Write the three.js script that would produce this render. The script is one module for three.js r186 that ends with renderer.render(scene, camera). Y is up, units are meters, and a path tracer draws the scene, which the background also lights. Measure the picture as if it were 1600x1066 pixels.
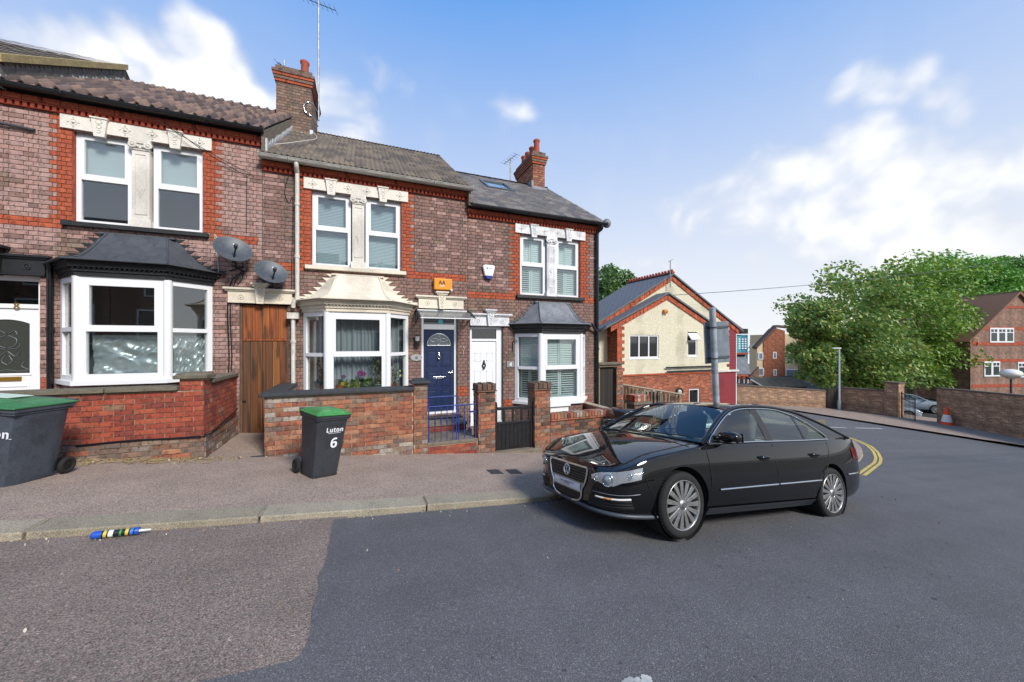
import * as THREE from 'three';
import { mergeGeometries, toCreasedNormals } from 'three/addons/utils/BufferGeometryUtils.js';
import { TextGeometry } from 'three/addons/geometries/TextGeometry.js';
import { FontLoader } from 'three/addons/loaders/FontLoader.js';
import { RoundedBoxGeometry } from 'three/addons/geometries/RoundedBoxGeometry.js';
import { Brush, Evaluator, SUBTRACTION } from 'three-bvh-csg';

// ------------------------------------------------------------------ camera, sky, sun, exposure
const scene = new THREE.Scene();
const TURN = 22.1 * Math.PI / 180;
const camera = new THREE.PerspectiveCamera(2 * Math.atan(533 / 580) * 180 / Math.PI, 1600 / 1066, 0.1, 3000);
camera.position.set(0, 1.5, 0);
camera.lookAt(Math.sin(TURN), 1.5, -Math.cos(TURN));
camera.setViewOffset(1600, 1066, 0, -3, 1600, 1066);
const renderer = new THREE.WebGLRenderer({ antialias: true });
renderer.toneMapping = THREE.LinearToneMapping;
renderer.toneMappingExposure = 1.9;
renderer.shadowMap.enabled = true;
scene.environmentIntensity = 1.0;

const sun = new THREE.DirectionalLight(new THREE.Color(1, 0.95, 0.88), 2.45);
sun.position.set(18, 31, 31);
sun.target.position.set(4, 0, -7);
sun.castShadow = true; sun.shadow.radius = 28;
Object.assign(sun.shadow.camera, { left: -45, right: 45, top: 45, bottom: -45, near: 1, far: 140 });
scene.add(sun, sun.target);

// ------------------------------------------------------------------ numbers
function rngOf(seed) { let a = seed >>> 0; return () => { a = (a + 0x6D2B79F5) | 0; let t = Math.imul(a ^ (a >>> 15), 1 | a); t = (t + Math.imul(t ^ (t >>> 7), 61 | t)) ^ t; return ((t ^ (t >>> 14)) >>> 0) / 4294967296; }; }
const R = rngOf(2024);
const lerp = (a, b, t) => a + (b - a) * t, clamp = (x, a = 0, b = 1) => Math.min(b, Math.max(a, x));
const smooth = (a, b, x) => { const t = clamp((x - a) / (b - a)); return t * t * (3 - 2 * t); };
function interp(pts, x) { if (x <= pts[0][0]) return pts[0][1]; for (let i = 1; i < pts.length; i++) if (x <= pts[i][0]) { const a = pts[i - 1], b = pts[i]; return lerp(a[1], b[1], (x - a[0]) / (b[0] - a[0])); } return pts[pts.length - 1][1]; }
const H3 = (x, y, z) => { let h = Math.imul(x, 374761393) + Math.imul(y, 668265263) + Math.imul(z, 2147483647 ^ 0x5bd1e995); h = Math.imul(h ^ (h >>> 13), 1274126177); return ((h ^ (h >>> 16)) >>> 0) / 4294967296; };
function vnoise3(x, y, z) {
  const i = Math.floor(x), j = Math.floor(y), k = Math.floor(z); let u = x - i, v = y - j, w = z - k;
  u = u * u * (3 - 2 * u); v = v * v * (3 - 2 * v); w = w * w * (3 - 2 * w);
  const c = (a, b, d) => H3(i + a, j + b, k + d);
  return lerp(lerp(lerp(c(0, 0, 0), c(1, 0, 0), u), lerp(c(0, 1, 0), c(1, 1, 0), u), v), lerp(lerp(c(0, 0, 1), c(1, 0, 1), u), lerp(c(0, 1, 1), c(1, 1, 1), u), v), w);
}
function fbm3(x, y, z, o) { let s = 0, a = 0.5, n = 0; for (let i = 0; i < o; i++) { s += a * vnoise3(x, y, z); n += a; x *= 2.03; y *= 2.03; z *= 2.03; a *= 0.5; } return s / n; }
// periodic 2D noise for textures, p cells across
function pnoise(u, v, p, seed) {
  const x = u * p, y = v * p, i = Math.floor(x), j = Math.floor(y); let a = x - i, b = y - j; a = a * a * (3 - 2 * a); b = b * b * (3 - 2 * b);
  const h = (q, r) => H3(((q % p) + p) % p, ((r % p) + p) % p, seed);
  return lerp(lerp(h(i, j), h(i + 1, j), a), lerp(h(i, j + 1), h(i + 1, j + 1), a), b);
}
function pfbm(u, v, p, o, seed) { let s = 0, a = 0.5, n = 0; for (let k = 0; k < o; k++) { s += a * pnoise(u, v, p, seed + k * 7); n += a; p *= 2; a *= 0.5; } return s / n; }

// ------------------------------------------------------------------ the sky: blue air with summer clouds
{
  const W = 1536, Hh = 768, data = new Float32Array(W * Hh * 4);
  // [azimuth, elevation, half width, half height, strength] of the cloud banks, in degrees
  const banks = [[-40, 11, 20, 6, .42], [-20, 14, 16, 6, .42], [-58, 8, 16, 5, .3], [-119.0, 26.7, 2.1, 2.1, 1.00], [-116.2, 27.2, 2.8, 2.7, 1.10], [-112.7, 29.8, 2.9, 2.5, 1.10], [-108.9, 31.8, 2.9, 2.3, 1.10], [-106.0, 30.9, 3.8, 2.9, 1.10], [-108.7, 26.8, 5.7, 4.5, 1.20], [-113.9, 25.4, 4.3, 3.8, 1.10], [-103.5, 27.2, 4.2, 3.3, 0.80], [-102.8, 22.7, 4.4, 3.5, 0.75], [-103.8, 18.2, 5.2, 4.3, 0.70], [-117.9, 24.2, 4.2, 4.1, 1.00], [-92.9, 29.8, 3.8, 2.6, 0.45], [-90.0, 26.1, 5.0, 3.5, 0.50], [-86.9, 34.9, 2.7, 1.7, 0.40], [-84.7, 33.8, 1.9, 1.2, 0.35], [-67.4, 32.6, 2.5, 1.6, 0.20], [-93.7, 23.2, 5.3, 3.9, 0.50], [-97.5, 23.2, 4.9, 3.7, 0.60], [-26.0, 26.8, 1.6, 1.3, 0.40], [-23.4, 26.2, 1.9, 1.7, 0.53], [-20.8, 25.6, 2.0, 1.8, 0.58], [-18.8, 23.3, 1.7, 1.7, 0.48], [-17.1, 21.5, 1.2, 1.2, 0.34], [-40.2, 21.0, 4.0, 2.8, 0.43], [-35.7, 21.2, 4.0, 2.9, 0.47], [-31.0, 20.5, 3.6, 2.8, 0.47], [-27.1, 20.2, 3.5, 2.9, 0.62], [-23.7, 20.1, 3.2, 2.8, 0.71], [-20.5, 18.6, 2.8, 2.6, 0.67], [-17.7, 16.4, 2.4, 2.4, 0.57], [-27.7, 16.2, 4.2, 3.6, 0.52], [-22.4, 15.3, 3.6, 3.3, 0.53], [-34.7, 17.3, 5.0, 3.8, 0.43], [-42.1, 16.5, 5.9, 4.2, 0.34], [-30.7, 13.2, 4.6, 4.5, 0.45], [-18.8, 10.5, 2.4, 2.8, 1.10], [-16.4, 10.6, 2.4, 3.0, 1.20], [-14.2, 9.5, 2.2, 3.0, 1.20], [-12.2, 9.7, 2.0, 2.8, 1.10], [-15.2, 8.1, 2.7, 3.6, 1.10], [-20.1, 8.9, 2.9, 3.4, 0.80], [10.0, 22.0, 10.0, 5.0, 0.90], [22.0, 25.0, 8.0, 4.0, 0.80], [40.0, 30.0, 10.0, 6.0, 0.80], [70.0, 24.0, 12.0, 6.0, 1.00], [85.0, 27.0, 9.0, 5.0, 0.90], [105.0, 34.0, 12.0, 7.0, 0.90], [140.0, 26.0, 12.0, 6.0, 1.00], [155.0, 29.0, 9.0, 5.0, 0.90], [175.0, 32.0, 12.0, 7.0, 0.90], [-150.0, 28.0, 10.0, 6.0, 1.00], [-140.0, 24.0, 9.0, 5.0, 0.90], [-165.0, 45.0, 12.0, 7.0, 0.70], [60.0, 55.0, 16.0, 8.0, 0.70], [-40.0, 62.0, 14.0, 6.0, 0.40]];
  for (let j = 0; j < Hh; j++) {
    const el = ((j + .5) / Hh - .5) * Math.PI, ed = el * 180 / Math.PI, ce = Math.cos(el), se = Math.sin(el);
    for (let i = 0; i < W; i++) {
      const az = ((i + .5) / W - .5) * 2 * Math.PI, ad = az * 180 / Math.PI, x = ce * Math.cos(az), z = ce * Math.sin(az), k = (j * W + i) * 4;
      if (se < -.05) { data[k] = .2; data[k + 1] = .2; data[k + 2] = .2; data[k + 3] = 1; continue; }
      const h = clamp(se), t = Math.pow(clamp(h / .7), 1.2);
      let r = lerp(.93, .135, t), g = lerp(.955, .375, t), b = lerp(.985, .87, t);
      if (h > .7) { const q = (h - .7); r *= 1 - .5 * q; g *= 1 - .45 * q; b *= 1 - .3 * q; }
      const w1 = vnoise3(x * 11 + 3, se * 11, z * 11 + 1) - .5, w2 = vnoise3(x * 11 + 31, se * 11 + 9, z * 11 + 5) - .5;
      const n = fbm3(x * 13 + w1, se * 15 + 4, z * 13 + w2, 5);
      let c = -1;
      for (const [ba, be, hw, hh, s] of banks) {
        const dy = (ed - be + w2 * 1.6) / hh; if (dy > 2.2 || dy < -2.2) continue;
        let da = ad - ba; if (da > 180) da -= 360; if (da < -180) da += 360;
        const e = Math.pow((da * ce / Math.cos(be * Math.PI / 180) + w1 * 1.8) / hw, 2) + dy * dy;
        if (e < 5) c = Math.max(c, s * (1 - e * .55));
      }
      const puff = c + (n - .5) * 2.3 * (.55 + .45 * clamp(c + .6)), veil = clamp((n - .47) * 1.8) * .3 * smooth(.75, .1, h);
      const d = clamp(Math.max(smooth(-.02, 1.25, puff), veil));
      const lit = .87 + .24 * (n - .5) + .17 * smooth(.2, 1.1, puff);
      const EX = 1 / 1.9; data[k] = lerp(r, lit, d) * EX; data[k + 1] = lerp(g, lit * 1.01, d) * EX; data[k + 2] = lerp(b, lit * 1.04, d) * EX; data[k + 3] = 1;
    }
  }
  const sky = new THREE.DataTexture(data, W, Hh, THREE.RGBAFormat, THREE.FloatType);
  sky.mapping = THREE.EquirectangularReflectionMapping; sky.magFilter = sky.minFilter = THREE.LinearFilter; sky.wrapS = THREE.RepeatWrapping; sky.needsUpdate = true;
  scene.background = sky; scene.environment = sky;
}

// ------------------------------------------------------------------ textures and materials
function tex(n, fn, srgb = true) {
  const d = new Uint8Array(n * n * 4);
  for (let j = 0; j < n; j++) for (let i = 0; i < n; i++) { const c = fn(i / n, j / n, i, j), k = (j * n + i) * 4; for (let q = 0; q < 3; q++) d[k + q] = clamp(c.length ? c[q] : c) * 255; d[k + 3] = 255; }
  const t = new THREE.DataTexture(d, n, n); t.wrapS = t.wrapT = THREE.RepeatWrapping; t.magFilter = THREE.LinearFilter; t.minFilter = THREE.LinearMipmapLinearFilter; t.generateMipmaps = true;
  if (srgb) t.colorSpace = THREE.SRGBColorSpace; t.needsUpdate = true; return t;
}
function sized(t, sx, sy = sx) { const c = t.clone(); c.repeat.set(1 / sx, 1 / sy); c.needsUpdate = true; return c; }
const mottle = tex(512, (u, v) => { const a = pfbm(u, v, 6, 5, 3), b = pfbm(u, v, 60, 3, 11); const g = .90 + .30 * (a - .5) + .30 * (b - .5); return [g, g, g]; });
const grainBump = tex(512, (u, v) => .5 + .9 * (pfbm(u, v, 90, 3, 21) - .5), false);
const brickGrain = tex(256, (u, v) => { const a = pfbm(u, v, 4, 4, 5), b = pfbm(u, v, 40, 2, 15), s = smooth(.62, .75, pfbm(u, v, 9, 3, 33)); const g = .93 + .36 * (a - .5) + .3 * (b - .5) - .22 * s; return [g, g * .995, g * .985]; });
const soilNoise = tex(512, (u, v) => { const a = pfbm(u, v, 3, 6, 41); const s = smooth(.42, .68, a); const g = .985 - .11 * s + .08 * (pfbm(u, v, 70, 2, 47) - .5); return [g, g * .992, g * .975]; });
function aggregate(seed, stones, cell, base, amp, n = 1024) {
  return tex(n, (u, v) => {
    const a = pfbm(u, v, 4, 4, seed), b = pnoise(u, v, cell, seed + 5), c = pnoise(u, v, cell * 2, seed + 9), t = H3(Math.floor(u * cell), Math.floor(v * cell), seed + 3);
    const st = stones[Math.floor(t * stones.length)], m = smooth(.5, .75, b) * amp, g = .92 + .13 * (a - .5) + .55 * (c - .5);
    return [0, 1, 2].map((q) => lerp(base[q], st[q], m) * g);
  });
}
const asphaltTex = aggregate(101, [[.5, .495, .49], [.36, .355, .36], [.56, .55, .53], [.32, .32, .335]], 230, [.365, .36, .365], .7);
const oldRoadTex = aggregate(131, [[.66, .58, .54], [.52, .43, .41], [.74, .68, .62], [.4, .38, .38], [.62, .5, .46]], 150, [.60, .54, .495], .85);
const pavementTex = aggregate(151, [[.64, .56, .51], [.53, .47, .44], [.69, .62, .56], [.48, .44, .42]], 130, [.645, .57, .51], .65);
const concreteTex = aggregate(171, [[.7, .66, .58], [.55, .52, .47], [.62, .57, .48]], 150, [.68, .655, .60], .6);
const woodTex = tex(512, (u, v) => {
  const bend = pfbm(u, v, 3, 3, 61) * .35, g = pnoise((u + bend * .12) % 1, v * .06, 64, 63), f = pnoise(u, v * .12, 128, 67), knot = smooth(.7, .86, pnoise(u, v, 5, 71));
  const s = .84 + .42 * (g - .5) + .22 * (f - .5) - .28 * knot; return [s * 1.0, s * .97, s * .92];
});
const roughcast = tex(512, (u, v) => smooth(.25, .8, pfbm(u, v, 44, 3, 81)), false);
// far brickwork, too small in the picture to part its bricks
function farBrick(a, b, c, mortar, seed) {
  return tex(1024, (u, v) => {
    const rows = 16, row = Math.floor(v * rows), fv = v * rows - row, off = row % 2 ? .5 : 0, cols = 6, x = u * cols + off, col = Math.floor(x) % cols, fu = x - Math.floor(x);
    const t = H3(col, row, seed), q = H3(col, row, seed + 1), n = .85 + .4 * (pfbm(u, v, 40, 2, seed + 3) - .5) + .25 * (pfbm(u, v, 3, 4, seed + 4) - .5);
    const m = (fv < .12 || fu < .045) ? 1 : 0; const base = t < .45 ? a : t < .8 ? b : c;
    return [0, 1, 2].map((k) => (m ? mortar[k] : base[k] * (.85 + .3 * q)) * n);
  });
}
const S = (hex) => new THREE.Color(hex);
function mat(hex, rough = .8, o = {}) { return new THREE.MeshStandardMaterial({ color: hex, roughness: rough, ...o }); }
const mott = (s) => sized(mottle, s);
const M = {
  mortar: mat('#61564f', .95, { map: mott(.7) }),
  mortarLight: mat('#b7a68e', .95, { map: mott(.7) }),
  upvc: mat('#dddee0', .32, {}),
  agedWhite: mat('#dcd8d0', .55, { map: mott(.9) }),
  stoneWhite: mat('#dcd9d2', .75, { map: sized(soilNoise, 1.6), bumpMap: sized(grainBump, .4), bumpScale: .003 }),
  cream: mat('#dad2c2', .7, { map: sized(soilNoise, 2.2), bumpMap: sized(grainBump, .4), bumpScale: .003 }),
  blackPaint: mat('#1c1d20', .38, { map: mott(.6), bumpMap: sized(grainBump, .3), bumpScale: .003 }),
  blackGloss: mat('#141519', .25),
  blackIron: mat('#17181b', .45),
  lead: mat('#7e8288', .5, { map: mott(.5), bumpMap: sized(grainBump, .3), bumpScale: .004, metalness: .15 }),
  leadDark: mat('#50545a', .45, { map: mott(.4), bumpMap: sized(grainBump, .3), bumpScale: .004, metalness: .15 }),
  leadBright: mat('#c3c8cd', .5, { map: mott(.3), metalness: .2 }),
  pvcGrey: mat('#b9b6ae', .5, { map: mott(.8) }),
  pvcCream: mat('#d5d0c5', .5, { map: mott(.8) }),
  darkSlab: mat('#383c40', .7, { map: mott(.5), bumpMap: sized(grainBump, .4), bumpScale: .003 }),
  coping: mat('#78705f', .9, { map: mott(.4), bumpMap: sized(grainBump, .3), bumpScale: .006 }),
  render: mat('#7d7368', .95, { map: mott(.5), bumpMap: sized(grainBump, .3), bumpScale: .008 }),
  stepStone: mat('#7f7565', .9, { map: mott(.5), bumpMap: sized(grainBump, .3), bumpScale: .004 }),
  concrete: mat('#b4ada0', .9, { map: sized(concreteTex, .9), bumpMap: sized(grainBump, .35), bumpScale: .003 }),
  glass: new THREE.MeshPhysicalMaterial({ color: '#eef3f2', roughness: .015, transmission: 1, thickness: 0, ior: 2.0, specularIntensity: 1 }),
  glassDark: new THREE.MeshPhysicalMaterial({ color: '#8f9a98', roughness: .02, transmission: 1, thickness: 0, ior: 2.0 }),
  inside: mat('#6f6a64', .95), insideDark: mat('#3a3836', .95),
  terracotta: mat('#a8503a', .8, { map: mott(.3) }),
  chrome: mat('#d8dadc', .12, { metalness: 1 }),
  steel: mat('#9aa0a4', .4, { metalness: .6, map: mott(.5) }),
  brass: mat('#b08a3c', .3, { metalness: .8 }),
  rubber: mat('#1b1b1c', .85, { map: mott(.2) }),
  black: mat('#0c0c0d', .6),
};

// ------------------------------------------------------------------ building helpers
const font = await new FontLoader().loadAsync('fonts/droid/droid_sans_bold.typeface.json');
const taken = new Map();
function numbered(n) { const k = taken.get(n) || 0; taken.set(n, k + 1); return k ? `${n}_${String(k).padStart(3, '0')}` : n; }
function tag(o, label, category, group) { o.userData.label = label; o.userData.category = category; if (group) o.userData.group = group; return o; }
function thing(name, label, category, [x, y, z] = [0, 0, 0], turn = 0, group) { const o = new THREE.Group(); o.name = numbered(name); o.position.set(x, y, z); o.rotation.y = turn; scene.add(o); return tag(o, label, category, group); }
function put(parent, name, geo, material) { const m = new THREE.Mesh(geo, material); m.name = parent === scene ? numbered(name) : name; m.castShadow = m.receiveShadow = true; parent.add(m); return m; }
function structure(name, geo, material) { const m = put(scene, name, geo, material); m.userData.kind = 'structure'; return m; }
function uvm(g) { // uv in metres from the side each face points to
  const p = g.attributes.position, n = g.attributes.normal, uv = new Float32Array(p.count * 2);
  for (let i = 0; i < p.count; i++) { const ax = Math.abs(n.getX(i)), ay = Math.abs(n.getY(i)), az = Math.abs(n.getZ(i)); const x = p.getX(i), y = p.getY(i), z = p.getZ(i);
    if (az >= ax && az >= ay) { uv[2 * i] = x; uv[2 * i + 1] = y; } else if (ax >= ay) { uv[2 * i] = z; uv[2 * i + 1] = y; } else { uv[2 * i] = x; uv[2 * i + 1] = z; } }
  g.setAttribute('uv', new THREE.BufferAttribute(uv, 2)); return g;
}
const flat = (g) => { const q = g.index ? g.toNonIndexed() : g; for (const k of Object.keys(q.attributes)) if (!['position', 'normal', 'uv'].includes(k)) q.deleteAttribute(k); if (!q.attributes.uv) q.setAttribute('uv', new THREE.BufferAttribute(new Float32Array(q.attributes.position.count * 2), 2)); q.morphAttributes = {}; return q; };
class Kit { // collects shapes, then merges them into one geometry
  constructor(m) { this.l = []; this.m = m || null; }
  add(g, m) { g = flat(g); if (m) g.applyMatrix4(m); this.l.push(g); return this; }
  box(x0, x1, y0, y1, z0, z1, m) { const g = new THREE.BoxGeometry(Math.abs(x1 - x0), Math.abs(y1 - y0), Math.abs(z1 - z0)); g.translate((x0 + x1) / 2, (y0 + y1) / 2, (z0 + z1) / 2); return this.add(g, m); }
  rbox(x0, x1, y0, y1, z0, z1, r = .01, m) { const g = new RoundedBoxGeometry(x1 - x0, y1 - y0, z1 - z0, 1, r); g.translate((x0 + x1) / 2, (y0 + y1) / 2, (z0 + z1) / 2); return this.add(g, m); }
  cyl(r0, r1, h, x, y, z, seg = 12, m) { const g = new THREE.CylinderGeometry(r1, r0, h, seg); g.translate(x, y + h / 2, z); return this.add(g, m); }
  rod(a, b, r, seg = 8, r2 = r) { const A = new THREE.Vector3(...a), B = new THREE.Vector3(...b), d = B.clone().sub(A), g = new THREE.CylinderGeometry(r2, r, d.length(), seg); g.applyQuaternion(new THREE.Quaternion().setFromUnitVectors(new THREE.Vector3(0, 1, 0), d.clone().normalize())); g.translate((A.x + B.x) / 2, (A.y + B.y) / 2, (A.z + B.z) / 2); return this.add(g); }
  tube(pts, r, seg = 6, n = pts.length * 6) { return this.add(new THREE.TubeGeometry(new THREE.CatmullRomCurve3(pts.map((p) => new THREE.Vector3(...p))), n, r, seg)); }
  lathe(prof, x, y, z, seg = 16, m) { const g = new THREE.LatheGeometry(prof.map(([r, h]) => new THREE.Vector2(r, h)), seg); g.translate(x, y, z); return this.add(g, m); }
  poly(pts, depth, m, bevel = 0) { const g = new THREE.ExtrudeGeometry(new THREE.Shape(pts.map(([x, y]) => new THREE.Vector2(x, y))), bevel ? { depth, bevelEnabled: true, bevelSize: bevel, bevelThickness: bevel, bevelSegments: 1, curveSegments: 6 } : { depth, bevelEnabled: false, curveSegments: 6 }); return this.add(g, m); }
  geo() { let g = mergeGeometries(this.l, false); if (this.m) g.applyMatrix4(this.m); return uvm(g); }
  to(parent, name, material) { return put(parent, name, this.geo(), material); }
}
const T = (x, y, z, ry = 0, rx = 0, rz = 0) => new THREE.Matrix4().compose(new THREE.Vector3(x, y, z), new THREE.Quaternion().setFromEuler(new THREE.Euler(rx, ry, rz, 'YXZ')), new THREE.Vector3(1, 1, 1));
function grid(nu, nv, fn, closeU = false) { // smooth surface from a function of (i/nu, j/nv)
  const p = [], uv = [], ix = [];
  for (let j = 0; j <= nv; j++) for (let i = 0; i <= nu; i++) { const a = fn(i / nu, j / nv, i, j); p.push(a[0], a[1], a[2]); uv.push(a.length > 3 ? a[3] : i / nu, a.length > 3 ? a[4] : j / nv); }
  for (let j = 0; j < nv; j++) for (let i = 0; i < nu; i++) { const a = j * (nu + 1) + i, b = a + 1, c = a + nu + 1, d = c + 1; ix.push(a, b, d, a, d, c); }
  const g = new THREE.BufferGeometry(); g.setAttribute('position', new THREE.Float32BufferAttribute(p, 3)); g.setAttribute('uv', new THREE.Float32BufferAttribute(uv, 2)); g.setIndex(ix); g.computeVertexNormals(); return g;
}
function text(str, size, depth = .002) { const g = new TextGeometry(str, { font, size, depth, curveSegments: 4, bevelEnabled: false }); g.computeBoundingBox(); const b = g.boundingBox; g.translate(-(b.min.x + b.max.x) / 2, -(b.min.y + b.max.y) / 2, 0); return g; }

// ------------------------------------------------------------------ brickwork: every brick is its own piece
const unitBricks = [0, 1, 2, 3].map((k) => { const g = new THREE.BoxGeometry(1, 1, 1); const uv = g.attributes.uv; for (let i = 0; i < uv.count; i++) uv.setXY(i, uv.getX(i) * .9 + k * .27, uv.getY(i) * .3 + k * .23); return g; });
const palettes = {
  mauve: ['#b08e87', '#b4938b', '#ab8a83', '#af8b82', '#b6968e', '#a98b85', '#b08b82', '#a88982'],
  plum: ['#8d7069', '#886b64', '#92736a', '#8b6c64', '#876c66', '#94766d', '#846a63', '#8e6d64'],
  orange: ['#b55b3c', '#af5639', '#ba6141', '#aa5338', '#b25a40'],
  red: ['#a34e3a', '#9a4836', '#a9553e', '#8f4436', '#ab5a42', '#9b503f', '#864338'],
  stock: ['#a0664f', '#975e4b', '#a97458', '#8f5a48', '#ac6b50', '#937059', '#b28064', '#85604f'],
  dirty: ['#846c60', '#7a655a', '#8f7263', '#806b60', '#73635a', '#917d6e'],
  limed: ['#a9a096', '#9a8f88', '#b3a79b', '#8f8078'],
  brown: ['#6b5549', '#5f4b41', '#775d4d', '#6a5a50', '#54453d'],
};
const brickMats = {};
for (const k in palettes) brickMats[k] = palettes[k].map((c) => mat(c, .92, { map: brickGrain, bumpMap: grainBump, bumpScale: .002 }));
const brickMerged = new THREE.MeshStandardMaterial({ color: '#ffffff', roughness: .92, vertexColors: true, map: brickGrain });
const CO = .0755;
// panel: mtx maps (u, v, n) to the parent's axes; holes [u0,u1,v0,v1]; zone(u,v,row) -> {pal, cuts}; parts: how many bricks become meshes of their own
function layBricks(parent, mtx, u0, u1, v0, v1, { holes = [], zones = null, pal = () => 'plum', parts = 300, bond = 'flemish', seed = 1, name = 'brick', proud = .004, jit = .0025, top = null, score = null } = {}) {
  const r = rngOf(seed), list = [], J = .0095;
  const rows = Math.ceil((v1 - v0) / CO);
  for (let row = 0; row < rows; row++) {
    const a = v0 + row * CO, b = Math.min(a + CO, v1); if (b - a < .03) continue; const mid = (a + b) / 2;
    const segs0 = zones ? zones(mid, row) : [[u0, u1, null]]; let segs = [];
    for (const s of segs0) { let cur = [[Math.max(s[0], u0), Math.min(s[1], u1), s[2]]]; for (const h of holes) if (mid > h[2] && mid < h[3]) { const nx = []; for (const c of cur) { if (h[1] <= c[0] || h[0] >= c[1]) nx.push(c); else { if (h[0] > c[0]) nx.push([c[0], h[0], c[2]]); if (h[1] < c[1]) nx.push([h[1], c[1], c[2]]); } } cur = nx; } segs.push(...cur); }
    if (top) { const nx = []; for (const c of segs) { const lim = top(mid); if (!lim) { nx.push(c); continue; } const p = Math.max(c[0], lim[0]), q = Math.min(c[1], lim[1]); if (q - p > .02) nx.push([p, q, c[2]]); } segs = nx; }
    for (const [p, q, pz] of segs) {
      if (q - p < .02) continue;
      let x = u0 - (row % 2 ? .17 : 0) - (bond === 'stretcher' && row % 2 ? -.057 : 0) - .3, hd = row % 2;
      while (x < q) {
        const w = bond === 'flemish' ? (hd ? .1125 : .225) : bond === 'header' ? .1125 : .225; hd = 1 - hd;
        const s = Math.max(x, p), e = Math.min(x + w, q); x += w;
        if (e - s < .03) continue;
        const pn = pz || pal((s + e) / 2, mid, r), tone = Math.floor(r() * palettes[pn].length), n = proud + (r() - .5) * 2 * jit;
        list.push({ u: (s + e) / 2, v: mid, w: e - s - J, h: b - a - J, n, pn, tone, k: Math.floor(r() * 4), d: .018 });
      }
    }
  }
  const c = new THREE.Vector3();
  for (const o of list) { c.set(o.u, o.v, o.n).applyMatrix4(mtx); o.c = c.clone(); }
  if (parts < list.length) { const P = new THREE.Vector3(); parent.updateWorldMatrix(true, false); for (const o of list) { P.copy(o.c).applyMatrix4(parent.matrixWorld); o.s = P.distanceTo(camera.position) - (score ? score(o) : 0) - o.w * 4; } list.sort((x, y) => x.s - y.s); }
  const quat = new THREE.Quaternion().setFromRotationMatrix(mtx), rest = [];
  list.forEach((o, i) => {
    if (i < parts) { const m = new THREE.Mesh(unitBricks[o.k], brickMats[o.pn][o.tone]); m.name = name; m.castShadow = m.receiveShadow = true; c.set(o.u, o.v, o.n - o.d / 2).applyMatrix4(mtx); m.position.copy(c); m.quaternion.copy(quat); m.scale.set(o.w, o.h, o.d); parent.add(m); } else rest.push(o);
  });
  if (rest.length) {
    const pos = [], nor = [], uv = [], col = [], ix = [], cl = new THREE.Color();
    for (const o of rest) {
      cl.set(palettes[o.pn][o.tone]); const x0 = o.u - o.w / 2, x1 = o.u + o.w / 2, y0 = o.v - o.h / 2, y1 = o.v + o.h / 2, zf = o.n, zb = o.n - o.d;
      const faces = [[[x0, y0, zf], [x1, y0, zf], [x1, y1, zf], [x0, y1, zf], [0, 0, 1]], [[x0, y1, zf], [x1, y1, zf], [x1, y1, zb], [x0, y1, zb], [0, 1, 0]], [[x0, y0, zb], [x1, y0, zb], [x1, y0, zf], [x0, y0, zf], [0, -1, 0]], [[x1, y0, zf], [x1, y0, zb], [x1, y1, zb], [x1, y1, zf], [1, 0, 0]], [[x0, y0, zb], [x0, y0, zf], [x0, y1, zf], [x0, y1, zb], [-1, 0, 0]]];
      for (const f of faces) { const at = pos.length / 3; for (let q = 0; q < 4; q++) { pos.push(...f[q]); nor.push(...f[4]); uv.push((q === 1 || q === 2 ? .9 : 0) + o.k * .27, (q > 1 ? .3 : 0) + o.k * .23); col.push(cl.r, cl.g, cl.b); } ix.push(at, at + 1, at + 2, at, at + 2, at + 3); }
    }
    const g = new THREE.BufferGeometry(); g.setAttribute('position', new THREE.Float32BufferAttribute(pos, 3)); g.setAttribute('normal', new THREE.Float32BufferAttribute(nor, 3)); g.setAttribute('uv', new THREE.Float32BufferAttribute(uv, 2)); g.setAttribute('color', new THREE.Float32BufferAttribute(col, 3)); g.setIndex(ix); g.applyMatrix4(mtx);
    const m = put(parent, 'brickwork', g, brickMerged); m.userData.kind = 'stuff';
  }
  return list.length;
}
// ------------------------------------------------------------------ the lie of the land
function crossfall(z) { const a = Math.max(0, -z); return a < 6.2 ? -.045 * a - .0078 * a * a : -.579; }
const roadY = (x, z) => -.095 * clamp(x, -40, 60) + crossfall(z) - (x > 60 ? (x - 60) * .03 : 0);
function pavY(x, z) { const a = -z, near = -.095 * x + lerp(-.288, -.45, clamp((a - 4.28) / 2.67)), far = roadY(x, z) + .075; return lerp(near, far, smooth(7, 11, x)); }
const kerbPath = [[-16, -4.28], [2.3, -4.28], [3.1, -4.62], [8.6, -4.64], [9.6, -4.78], [10.5, -5.08], [12.5, -5.76], [14.1, -6.42], [15.4, -7.05], [16.6, -7.75], [17.6, -8.6], [18.4, -9.6], [18.9, -11], [19.1, -13], [19.1, -46]];
function kerbX(z) { for (let i = 1; i < kerbPath.length; i++) { const a = kerbPath[i - 1], b = kerbPath[i]; if (z <= a[1] && z >= b[1] && a[1] !== b[1]) return lerp(a[0], b[0], (z - a[1]) / (b[1] - a[1])); } return 2.3; }
const patchEdge = [[-4.52, -0.264], [-3.86, -0.253], [-2.96, -0.276], [-2.41, -0.274], [-2.18, -0.304], [-2.15, -0.340], [-2.14, -0.474], [-2.14, -0.707], [-1.98, -1.6], [-1.7, -4], [-1.1, -16]];
const oldEdge = (z) => z < -1.1 ? interp(patchEdge, z) + .06 * (fbm3(z * 6, 2, 7, 4) - .5) : -16;
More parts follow.
